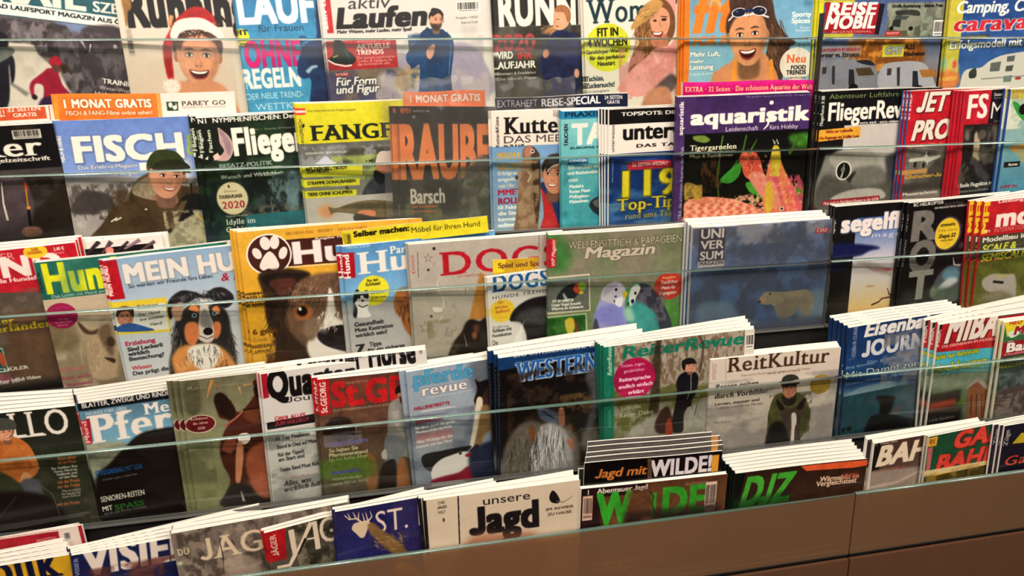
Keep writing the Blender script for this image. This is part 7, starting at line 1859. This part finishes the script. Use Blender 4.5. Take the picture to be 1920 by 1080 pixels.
('bah',5,.6735,.0676,-.0047,.0975,.205,.011,2,.004,.0091,.0085,-.008,'f0ece2',0,'magazine','magazines on the bottom shelf','brown grey railway magazine with bold slanted cream capitals','brown grey railway magazine with bold slanted cream capitals',.2911,0,'6c5448',[
('G',-8,-10,147.2,187.7,'4c342c','6c5448','a89484','9c8878','8c7060'),
('P',[(-2,-1.9),(8.7,-1.4),(6.5,20.5),(-.6,20.9)],'1c1414'),
('T','11  Winter 2020',.7,1.7,18.8,1.66,'b0a094','b'),
('T','BAHN',3,17.8,62.2,14.37,'ecdcc4','Bi'),
('T','EXTRA',7.8,23.2,22.9,2.13,'a85c4c'),
('P',[(.8,21.1),(104.2,28.8),(111.5,65.2),(-3.5,39.3)],'a09084',.9),
('L',[(.3,33.8),(23.1,33.7),(45.4,27.2)],(1.88,1.41),'c8bcb0',.9),
('C',[(-3.5,39.3),(28.5,38.9),(47.2,38.1),(36.5,59.6),(.7,69.6)],'c09878',1.9)]),
('garten',5,.7607,.0682,.0116,.0755,.205,.007,2,.004,.0005,.0023,-.0015,'c8c4b8',0,'magazine','magazines on the bottom shelf','dark green garden railway magazine with red brush letters and yellow corner box','dark green garden railway magazine with red brush letters and yellow corner',.2917,0,'1c5034',[
('G',-4.4,-8.4,113.4,45.3,'1c4c34','245c3c'),
('P',[(-1.7,.9),(7.9,.9),(7.6,8.2),(-2,7.8)],'e0a83c'),
('T','01',1.3,5.9,4.1,3.4,'7c4c1c','b'),
('L',[(2.7,8.6),(2.8,31)],(4.27,3.32),'c06c6c'),
('T','GARTEN',22.2,13.1,84.4,12.13,'dc4c40','Bi',0,'7c1c18'),
('T','BAHNEN',9,29.2,85.8,12.24,'dc4c40','Bi',0,'7c1c18'),
('P',[(-2.5,26.3),(65,28.9),(110.5,31.6),(109.4,38.4),(-2.8,30.4)],'dcc894'),
('P',[(8.3,30.7),(66,34.2),(63.5,36.4),(8.8,34.2)],'d8a838'),
('G',-3,32,145.3,195.9,'4c4420','8c6038','94683c'),
('N',-3.5,28.6,120,101.4,'b89448',9,.55,3,.6)]),
('last',5,.8864,.0707,.019,.04,.2,.008,3,.004,.0022,.005,-.005,'e4dcd4',0,'magazine','magazines on the bottom shelf','near black magazine with orange script beside the dark green one','near black magazine with orange script beside the dark green one',.2942,0,'141018',[
('G',-7.8,-7.1,145,188.4,'1c1c34','1c1420','2c1418','7c5030'),
('V','Züge',5.3,16.6,13.2,3.98,'a8a49c','b'),
('P',[(9.4,15.5),(16.2,8),(38.1,8.7),(39.8,17.7),(10.4,15.7)],'c8b030'),
('T','Garten',4.8,33.1,53,7.35,'dc5038','si'),
('T','mit Dampf',6.7,44,33.3,2.32,'e0c8b0'),
('T','in Brandenburg',6.3,47,39.2,2.33,'e0c8b0'),
('N',.9,43.9,121.9,112.5,'a87c3c',10,.5,3,.7)])]
# key, tier, along, up, roll, yaw, width, height, thickness, depth, name, category, group, label, paper colour, print, roughness
CARDS = [
('gratis1',2,-.3572,.0904,.0001,.0676,.2044,.0601,.0012,.0169,'advert_strip','card',None,'orange and white advertising strip standing above the fisherman cover','e87c2c',[
('G',.1,-.6,55.8,17.4,'ec8a34','e4762c'),
('P',[(57.5,-.6),(101.6,-.6),(99.8,15.9),(56.7,14.9)],'ece0d8'),
('P',[(55.8,-.7),(58.1,-.6),(57.8,14.9),(55.5,14.8)],'f0a860'),
('T','1 MONAT GRATIS',5.9,7.9,46.7,4.57,'f4ece0','B',0,'a8541c'),
('T','FISCH & FANG-Filme online sehen!',6.1,12.1,46.5,2.45,'f0d8c0','b',0,'a8541c'),
('P',[(1.2,.9),(3.4,.9),(2.4,14.2),(-.3,14.1)],'f09c3c',.3),
('P',[(60.9,5),(67.4,5.1),(67,10.4),(60.8,10.3)],'2c4c3c'),
('E',63,6.9,1.2,1.6,'ece0d8'),
('E',65.2,8.5,1.2,1.3,'ece0d8'),
('L',[(66.1,6),(66.3,9.1)],.59,'ece0d8'),
('T','PAREY GO',69.2,7.6,25.1,2.52,'4c443c','s'),
('T','FERNSEHEN FÜR JAGD & ANGELN',69.3,9.2,24.8,.95,'a89c90')],.25),
('gratis0',2,-.4469,.0751,.0419,.01,.0895,.049,.0012,.0164,'advert_strip','card',None,'brick red and white advertising strip at the left end of its shelf','e8dcd0',[
('P',[(-.2,.7),(90.5,2.2),(90,17.3),(-3.8,16.7)],'d0603c'),
('T','TOLL!',22.4,11.6,18.9,8.27,'f0d8cc','b'),
('T','32 SEITEN',45,6.2,39.5,5.52,'f0d8cc','b'),
('T','GRATIS',50.4,13.4,28.1,4.85,'f0d8cc','b'),
('L',[(95.3,1.1),(93.9,20.3)],1.28,'d87050')],.3),
('gratis2',2,.0548,.0872,.004,.0615,.1081,.0387,.0008,.0147,'advert_strip','card',None,'thin orange advertising strip sealed in with the film wrapped black cover','e88450',[
('T','1 MONAT GRATIS',7.5,12.5,86.8,8.05,'f0dcd0','B',0,'b8643c'),
('R',1.2,1.2,8.5,17.4,'e08c60'),
('T','RF01',-11.4,12,10.7,5.55,'e8e0d8')],.3),
('reise',2,.1745,.0772,.0243,.0792,.1903,.0464,.0012,.0117,'advert_strip','card',None,'navy blue strip with white capitals standing behind three diving and sea covers','16203c',[
('P',[(-.7,-1.1),(100.8,-.7),(100.8,.8),(-.8,.3)],'e8e0d8'),
('T','EXTRAHEFT',1.6,6.5,29.1,4.68,'ece6e0'),
('T','REISE-SPECIAL',33.5,6.9,45.2,5.12,'f4eee8','b'),
('T','24 SEITEN',81.6,4.5,14.2,2.62,'e8e0dc','b'),
('T','GRATIS',83.7,7.6,10,2.25,'e8e0dc','b')],.3),
('extra',2,.4412,.0942,.0053,.03,.2128,.0579,.004,.0176,'wrapped_booklet','booklet',None,'shiny magenta wrapped booklet standing above the purple headed aquarium cover','c81878',[
('G',-2.3,-2,103.2,11,'e83ca8','c01c6c','b01860'),
('T','EXTRA · 32 Seiten · Die schönsten Aquarien der Welt',1.8,6.1,94.3,3.05,'f0d898','s')],.12),
('selber',3,-.0335,.0755,.0482,.05,.1873,.0223,.0014,.0125,'advert_strip','card',None,'yellow strip with black lettering above the light blue dog cover','e0d030',[
('G',-2,-12.1,100.6,23.3,'e4d83c','dccc28'),
('T','Selber machen:',7.5,4.8,37.6,3.64,'24200c','B'),
('T','Möbel für Ihren Hund',46.4,6.6,48.1,3.7,'3c3818'),
('R',.8,1.9,5.8,9.8,'b8a824'),
('V','Partner',5.2,9,6.5,2.45,'4c4410','b'),
('P',[(-1.5,-10.6),(103.1,-10.6),(102.6,-4.2),(-2.3,-3.5)],'d0b828')],.3),
('spiel',3,.1575,.0266,-.0153,.1,.0764,.0375,.001,.0111,'advert_strip','card',None,'short mustard yellow strip above the small white dog cover','c8a42c',[
('P',[(0,-.9),(24.8,-.2),(19.9,22.2),(.8,22.7)],'e8cc30'),
('T','Spiel und Spaß für Hunde',9.4,14.8,149.3,8.54,'7c4c2c','b')],.3),
('jagdmit0',5,.2527,.0874,-.0334,0,.1929,.0731,.0022,.0088,'leaflet_pack','leaflet','leaflet packs on the bottom shelf','front black leaflet with orange script and white capitals above brown hunting cover','141012',[
('G',-3.5,-30.4,107.6,35.5,'18141a','120e10'),
('C',[(3.6,5.1),(6,.5),(20.2,-.6),(48.8,-.4),(50,17.4),(3.6,15)],'0c0a0c'),
('T','Jagd mit',7.3,12.2,37.3,6.43,'c87c3c','bi'),
('T','WILDE!',47.1,14.3,45.8,11.47,'dcd4d8','Bc'),
('R',92.6,2.6,97.9,15.4,'d89c3c'),
('P',[(44.6,.8),(47.7,1.1),(48.9,17.3),(45.7,17)],'5c4434')],.2),
('jagdmit1',5,.2551,.093,-.0274,0,.1925,.083,.0028,.0122,'leaflet_pack','leaflet','leaflet packs on the bottom shelf','second black leaflet counted from the front of the leaflet row','1c181c',[
('G',0,0,100,30,'5c5856','3c383a','1c181c'),
('T','WILDE!',46.8,19.8,44.5,11.56,'a8a0a0','Bc'),
('R',91.2,0,96.2,11.9,'c08c50')],.2),
('jagdmit2',5,.2579,.0971,-.0291,0,.191,.0831,.0028,.0168,'leaflet_pack','leaflet','leaflet packs on the bottom shelf','third black leaflet counted from the front of the leaflet row','1c181c',[
('G',0,0,100,30,'5c5856','3c383a','1c181c'),
('T','WILDE!',46.6,20.2,45,11.67,'a8a0a0','Bc'),
('R',91.5,.1,96.6,12.1,'c08c50')],.2),
('jagdmit3',5,.2607,.1028,-.0333,0,.1864,.0832,.0028,.0214,'leaflet_pack','leaflet','leaflet packs on the bottom shelf','fourth black leaflet counted from the front of the leaflet row','1c181c',[
('G',0,0,100,30,'5c5856','3c383a','1c181c'),
('T','WILDE!',47.3,21.2,46.3,11.98,'8c8480','Bc'),
('R',93.3,.3,98.7,12.6,'c08c50')],.2),
('jagdmit4',5,.2621,.1072,-.0358,0,.1762,.0832,.0028,.026,'leaflet_pack','leaflet','leaflet packs on the bottom shelf','rearmost and highest black leaflet with grey capitals on its top edge','1c181c',[
('G',0,0,100,30,'5c5856','3c383a','1c181c'),
('T','WILDE!',50.3,23.2,49.2,12.71,'8c8480','Bc'),
('R',99.2,.8,104.9,13.9,'c08c50')],.2)]
# ---------------------------------------------------------------- mesh helpers
def obj(name, verts, faces, mats, parent=None, uvs=None, mi=None, smooth=False):
    me = bpy.data.meshes.new(name); me.from_pydata([tuple(map(float, v)) for v in verts], [], faces)
    for m in (mats if isinstance(mats, (list, tuple)) else [mats]): me.materials.append(m)
    if mi: me.polygons.foreach_set('material_index', mi)
    if uvs:
        ul = me.uv_layers.new(name='UVMap'); k = 0
        for p in me.polygons:
            for vi in p.vertices: ul.data[k].uv = uvs[vi]; k += 1
    if smooth: me.polygons.foreach_set('use_smooth', [True] * len(me.polygons))
    me.update(); o = bpy.data.objects.new(name, me); COL.objects.link(o)
    if parent: o.parent = parent
    return o
def tag(o, label=None, cat=None, group=None, kind=None):
    for k, v in (('label', label), ('category', cat), ('group', group), ('kind', kind)):
        if v: o[k] = v
    return o
def empty(name, M):
    o = bpy.data.objects.new(name, None); o.empty_display_size = .02; COL.objects.link(o); o.matrix_world = M; return o
BOXF = [(0, 3, 2, 1), (4, 5, 6, 7), (0, 1, 5, 4), (1, 2, 6, 5), (2, 3, 7, 6), (3, 0, 4, 7)]
def tbox(name, t, x0, x1, s0, s1, o0, o1, m, parent=None, mi=None):    # box in tier coordinates
    v = [rp(t, x, s, o) for s in (s0, s1) for x, o in ((x0, o0), (x1, o0), (x1, o1), (x0, o1))]
    return obj(name, v, BOXF, m, parent, None, mi)
def box(name, x0, x1, y0, y1, z0, z1, m, parent=None):
    v = [(x, y, z) for z in (z0, z1) for x, y in ((x0, y0), (x1, y0), (x1, y1), (x0, y1))]
    return obj(name, v, BOXF, m, parent)

# ---------------------------------------------------------------- the room
M_floor = noisy('floor_wood', (.16, .085, .045), (.10, .05, .028), 6, .35, .05, (1, 8, 1))
M_wall = noisy('wall_plaster', (.42, .34, .27), (.36, .29, .22), 12, .8, .1)
M_ceil = noisy('ceiling_paint', (.62, .58, .52), (.56, .52, .47), 8, .9, .05)
tag(box('floor', -3, 3.4, -4.2, .7, -.05, 0, M_floor), kind='structure')
tag(box('wall_back', -3, 3.4, .7, .8, -.05, 2.85, M_wall), kind='structure')
tag(box('wall_front', -3, 3.4, -4.3, -4.2, -.05, 2.85, M_wall), kind='structure')
tag(box('wall_left', -3.1, -3, -4.3, .8, -.05, 2.85, M_wall), kind='structure')
tag(box('wall_right', 3.4, 3.5, -4.3, .8, -.05, 2.85, M_wall), kind='structure')
tag(box('ceiling', -3.1, 3.5, -4.3, .8, 2.85, 2.95, M_ceil), kind='structure')

# ---------------------------------------------------------------- the rack
M_black = noisy('black_laminate', (.012, .011, .011), (.02, .018, .017), 40, .45, .05)
M_brown = noisy('brown_laminate', (.145, .068, .038), (.12, .055, .03), 60, .42, .06)
M_glass = glassmat('clear_glass', (.965, .98, .97), .95)
M_refl_glass = glassmat('floor_reflection_glass', (.92, .76, .60), 1.8, (.50, .28, .155), .32)  # brown floor's reflection put into the tint and body colour
M_edge = glassmat('green_glass_edge', (.66, .84, .77), 3.2, (.22, .40, .34), .50, .16)
M_rail, rN, rL, rb = mat('clear_acrylic_rail', (.16, .16, .155), .15, 0, .6, .5)
def rack(x0, x1, label):
    root = empty('magazine_rack', Matrix.Translation((x0, org(6)[1], 0)))
    tag(root, label, 'rack')
    inv = root.matrix_world.inverted()
    def fix(o, name=None):
        o.parent = root; o.matrix_parent_inverse = inv; return o
    for t in range(1, 6):
        gm = M_refl_glass if t == 5 else M_glass
        prof = [(-GH, -.007), (-GH, 0), (-.0028, 0)] + [(-.0028 + .0028 * math.sin(a), -.0035 + .0035 * math.cos(a)) for a in (.45, .95, 1.571, 2.19, 2.69)] + [(-.0028, -.007)]
        n = len(prof); V = [rp(t, x, s, o) for x in (x0 + .0012, x1 - .0012) for s, o in prof]
        Fc = [(i, (i + 1) % n, n + (i + 1) % n, n + i) for i in range(n)] + [tuple(range(n))[::-1], tuple(range(n, 2 * n))]
        mi = [1] + [0] + [1] * (n - 3) + [0] + [0, 0]
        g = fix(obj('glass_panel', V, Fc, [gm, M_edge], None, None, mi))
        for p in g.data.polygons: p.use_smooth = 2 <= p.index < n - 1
        if t == 5: g['label'] = 'glass panel with brown floor reflection painted in'
        fix(tbox('rail_gap_strip', t, x0 + .0012, x1 - .0012, -GH - .0028, -GH, -.0080, .001, M_rail if t < 5 else M_black))  # bottom tier: black strip painted in for the dark gap below the glass
        fix(tbox('inner_board', 5, x0, x1, -.345, -GH - .005, -.002, .0015, M_black))
    # black board: front of this trough below the glass, back of the trough of the next tier
        if t < 5: fix(tbox('trough_board', t, x0, x1, -.225, -GH - .0045, -.002, .0015, M_black))
        fix(tbox('trough_floor', t, x0, x1, -.2285, -.2255, -.002, .050, M_black))
    fix(tbox('trough_board', 1, x0, x1, -.225, .10, .0585, .0605, M_black))
    a = rp(5, 0, -GH - .006, 0)
    fix(tbox('base_panel', 5, x0 + .0012, x1 - .0012, -.34, -GH - .0075, -.010, -.004, M_brown))
    a = rp(5, 0, -.34, -.010)
    fix(box('kick_panel', x0 + .0012, x1 - .0012, a[1], a[1] + .018, .02, a[2], M_brown))
    fix(box('plinth', x0 + .0012, x1 - .0012, a[1] + .02, a[1] + .04, 0, .02, M_black))
    fix(tbox('module_side', 3, x1 - .001, x1 + .001, -.40, .34, .062, .072, M_black))
    return root
rack(-1.25, XJ, 'left bay of the black magazine rack with five tiers of glass fronts')
rack(XJ, 2.0, 'right bay of the black magazine rack beyond the panel joint')

# ---------------------------------------------------------------- magazines
def papermat():
    m, N, L, b = mat('paper_edges', (.86, .82, .75), .75, 0, .2)
    tc = N.new('ShaderNodeTexCoord'); mp = N.new('ShaderNodeMapping'); mp.inputs['Scale'].default_value = (6, 1600, 6)
    no = N.new('ShaderNodeTexNoise'); no.inputs['Scale'].default_value = 1; no.inputs['Detail'].default_value = 2
    mx = N.new('ShaderNodeMix'); mx.data_type = 'RGBA'; mx.inputs[6].default_value = (.93, .90, .84, 1); mx.inputs[7].default_value = (.80, .76, .68, 1)
    L.new(tc.outputs['Object'], mp.inputs[0]); L.new(mp.outputs[0], no.inputs['Vector']); L.new(no.outputs[0], mx.inputs[0]); L.new(mx.outputs[2], b.inputs['Base Color'])
    return m
M_paper = papermat()
M_back, _, _, _ = mat('back_cover_print', (.55, .52, .5), .35, 0, .5, .2)
M_film = glassmat('wrap_film', (1, 1, 1), 1.6, (.9, .87, .83), .05, .14)
nd = M_film.node_tree; _n = nd.nodes.new('ShaderNodeTexNoise'); _n.inputs['Scale'].default_value = 28; _n.inputs['Detail'].default_value = 3; _n.inputs['Distortion'].default_value = 1.5
_b = nd.nodes.new('ShaderNodeBump'); _b.inputs['Strength'].default_value = 1.0; _b.inputs['Distance'].default_value = .012
nd.links.new(_n.outputs[0], _b.inputs['Height'])
for q in nd.nodes:
    if q.bl_idname == 'ShaderNodeBsdfGlossy': nd.links.new(_b.outputs[0], q.inputs['Normal'])

def covermat(name, im, rough=.30):
    m, N, L, b = mat(name, (1, 1, 1), rough, 0, .45, .25)
    t = N.new('ShaderNodeTexImage'); t.image = im; t.interpolation = 'Cubic'; t.extension = 'EXTEND'
    L.new(t.outputs[0], b.inputs['Base Color']); return m

def frame(t, x0, s0, rho, k, oL):        # matrix at the top left corner of a front cover
    c, s = math.cos(rho), math.sin(rho)
    ex = c * EX + s * EU + k * c * EN; ex /= np.linalg.norm(ex)
    ez = -s * EX + c * EU - k * s * EN; ez -= ex * ez.dot(ex); ez /= np.linalg.norm(ez)
    ey = np.cross(ez, ex); p = rp(t, x0, s0, oL)
    return Matrix([[ex[i], ey[i], ez[i], p[i]] for i in range(3)] + [[0, 0, 0, 1]])

def sheet(nx, nz, W, zt, zb, fy, th):    # bent sheet with thickness; zt(u) top, zb bottom, fy(u, v) depth
    V, Fc, UV = [], [], []
    for side in (0, 1):
        for j in range(nz + 1):
            for i in range(nx + 1):
                u, v = i / nx, j / nz
                V.append((u * W, fy(u, v) + side * th, zt(u) * (1 - v) + zb * v)); UV.append((u, 1 - v))
    n1 = (nx + 1) * (nz + 1); w = nx + 1
    for j in range(nz):
        for i in range(nx):
            a = j * w + i
            Fc.append((a, a + w, a + w + 1, a + 1)); Fc.append((n1 + a, n1 + a + 1, n1 + a + w + 1, n1 + a + w))
    for i in range(nx):
        a, b = i, nz * w + i
        Fc.append((a, a + 1, n1 + a + 1, n1 + a)); Fc.append((b, n1 + b, n1 + b + 1, b + 1))
    for j in range(nz):
        a, b = j * w, j * w + nx
        Fc.append((a, n1 + a, n1 + a + w, a + w)); Fc.append((b, b + w, n1 + b + w, n1 + b))
    return V, Fc, UV

ORD = ('second', 'third', 'fourth', 'fifth')
def magazine(d):
    key, t, x0, s0, rho, k, W, T, n, oL, r0, r1, fx, spine, film, cat, grp, label, blabel, H, bow, bg, ops = d
    t1 = T / n; c = .0004
    cv = paint(H / W, bg, ops); im = cv.image('print_' + key)
    cm = covermat('cover_print', im)
    Mx = frame(t, x0, s0, rho, k, oL) @ Matrix.Translation((0, 0, -H))
    root = empty('magazine', Mx); tag(root, label, cat, grp)
    rr = lambda u: (r0 + (r1 - r0) * u) / n
    cu = lambda u: bow * (4 * u * (1 - u)) + .0009 * math.sin(3.1 * u + x0 * 40)
    fy = lambda u, v: .0007 * math.sin(math.pi * u) * (1 - v) 
    V, Fc, UV = sheet(12, 3, W, lambda u: H + cu(u) - cu(0), 0, fy, c)
    n1 = len(V) // 2; fc = obj('front_cover', V, Fc, [cm, M_paper], root, UV, [0 if max(f) < n1 else 1 for f in Fc])
    # pages: block whose top edge climbs towards the back
    nx = 12; V, Fc = [], []; ins = .0012
    for i in range(nx + 1):
        u = i / nx; x = .0003 + u * (W - ins - .0003); z = H - .0003 + cu(u) - cu(0); y = fy(u, 0)
        for q in range(4):
            f = q / 3; wv = .0004 * math.sin(9 * u + q * 2.1 + x0 * 30)
            V.append((x, y + c + f * (t1 - 2 * c), z + rr(u) * f + (wv if 0 < q < 3 else 0)))
        V.append((x, t1 - c, .001)); V.append((x, c + fy(u, 1), .001))
    for i in range(nx):
        a, b = i * 6, i * 6 + 6
        for q in range(6):
            q2 = (q + 1) % 6; Fc.append((a + q, b + q, b + q2, a + q2))
    Fc.append(tuple(range(6))[::-1]); Fc.append(tuple(nx * 6 + q for q in range(6)))
    obj('pages', V, Fc, M_paper, root)
    V, Fc, UV = sheet(6, 1, W, lambda u: H - .0003 + rr(u) + cu(u) - cu(0), 0, lambda u, v: t1 - c, c * .8)
    obj('back_cover', V, Fc, [M_back, M_paper], root, None, [0 if min(f) >= len(V) // 2 else 1 for f in Fc])
    # spine: folded or glued edge on the left, gently rounded
    V, Fc, UV = [], [], []
    sm = cm
    if spine: sm, _, _, _ = mat('spine_print', lin(spine), .35, 0, .45, .2)
    for j, z in enumerate((0.0, H)):
        for q in range(6):
            a = q / 5; dz = (rr(0) * a if j else 0)
            V.append((-.0004 - .0008 * math.sin(math.pi * a), a * t1, z + dz)); UV.append((.004 + .008 * a, j))
        for q in range(6):
            a = 1 - q / 5; V.append((.0002, a * t1, z + (rr(0) * a if j else 0))); UV.append((.01, j))
    for q in range(12): Fc.append((q, 12 + q, 12 + (q + 1) % 12, (q + 1) % 12))
    Fc.append(tuple(range(12))); Fc.append(tuple(12 + q for q in range(12))[::-1])
    so = obj('spine', V, Fc, sm, root, UV)
    if film:
        rnd = random.Random(7)
        eu = film; el = .020 if film > .03 else .004; V, Fc = [], []; nx, nz = 34, 26
        for j in range(nz + 1):
            for i in range(nx + 1):
                V.append((-el + (W + el + eu * .7 + .003) * i / nx, -.0014 - (.0055 if j < 5 and film > .03 else .0011) * rnd.random(), H + eu + .002 * math.sin(i * 1.7) + .002 * math.sin(i * .6) - (H + eu - .01) * (j / nz)))
        w = nx + 1
        for j in range(nz):
            for i in range(nx): a = j * w + i; Fc.append((a, a + w, a + w + 1, a + 1))
        obj('plastic_wrap', V, Fc, M_film, root, smooth=True)
    kids = [ch for ch in root.children]
    for i in range(1, n):
        e = root.copy(); COL.objects.link(e); e['label'] = ('rearmost' if i == n - 1 and n > 2 else ('rear' if n == 2 else ORD[i - 1])) + ' copy of the ' + blabel
        jx = ((i * 37 + int(x0 * 1000)) % 7 - 3) * .0003
        e.matrix_world = Mx @ Matrix.Translation((fx * i + jx, t1 * i, r0 * i / n)) @ Matrix.Rotation(-math.atan2((r1 - r0) * i / n, W), 4, 'Y')
        for ch in kids:
            if ch.name.startswith('plastic_wrap'): continue
            q = ch.copy(); COL.objects.link(q); q.parent = e
    return root

def card(d):      # loose printed strip or leaflet: one bent sheet
    key, t, x0, s0, rho, k, W, H, th, oL, name, cat, grp, label, bg, ops, rough = d
    cm = covermat('card_print', paint(H / W, bg, ops).image('print_' + key), rough)
    Mx = frame(t, x0, s0, rho, k, oL) @ Matrix.Translation((0, 0, -H))
    nx = 14
    V, Fc, UV = sheet(nx, 2, W, lambda u: H + .0006 * math.sin(7 * u + x0 * 50) * (W > .1), 0, lambda u, v: .0008 * math.sin(5 * u + x0 * 90) * (1 - v), th)
    root = empty(name, Mx); tag(root, label, cat, grp)
    n1 = len(V) // 2; mi = []
    for f in Fc: mi.append(0 if max(f) < n1 else 1)
    obj('printed_face', V, Fc, [cm, M_paper], root, UV, mi)
    return root

for d in MAGS: magazine(d)
for d in CARDS: card(d)
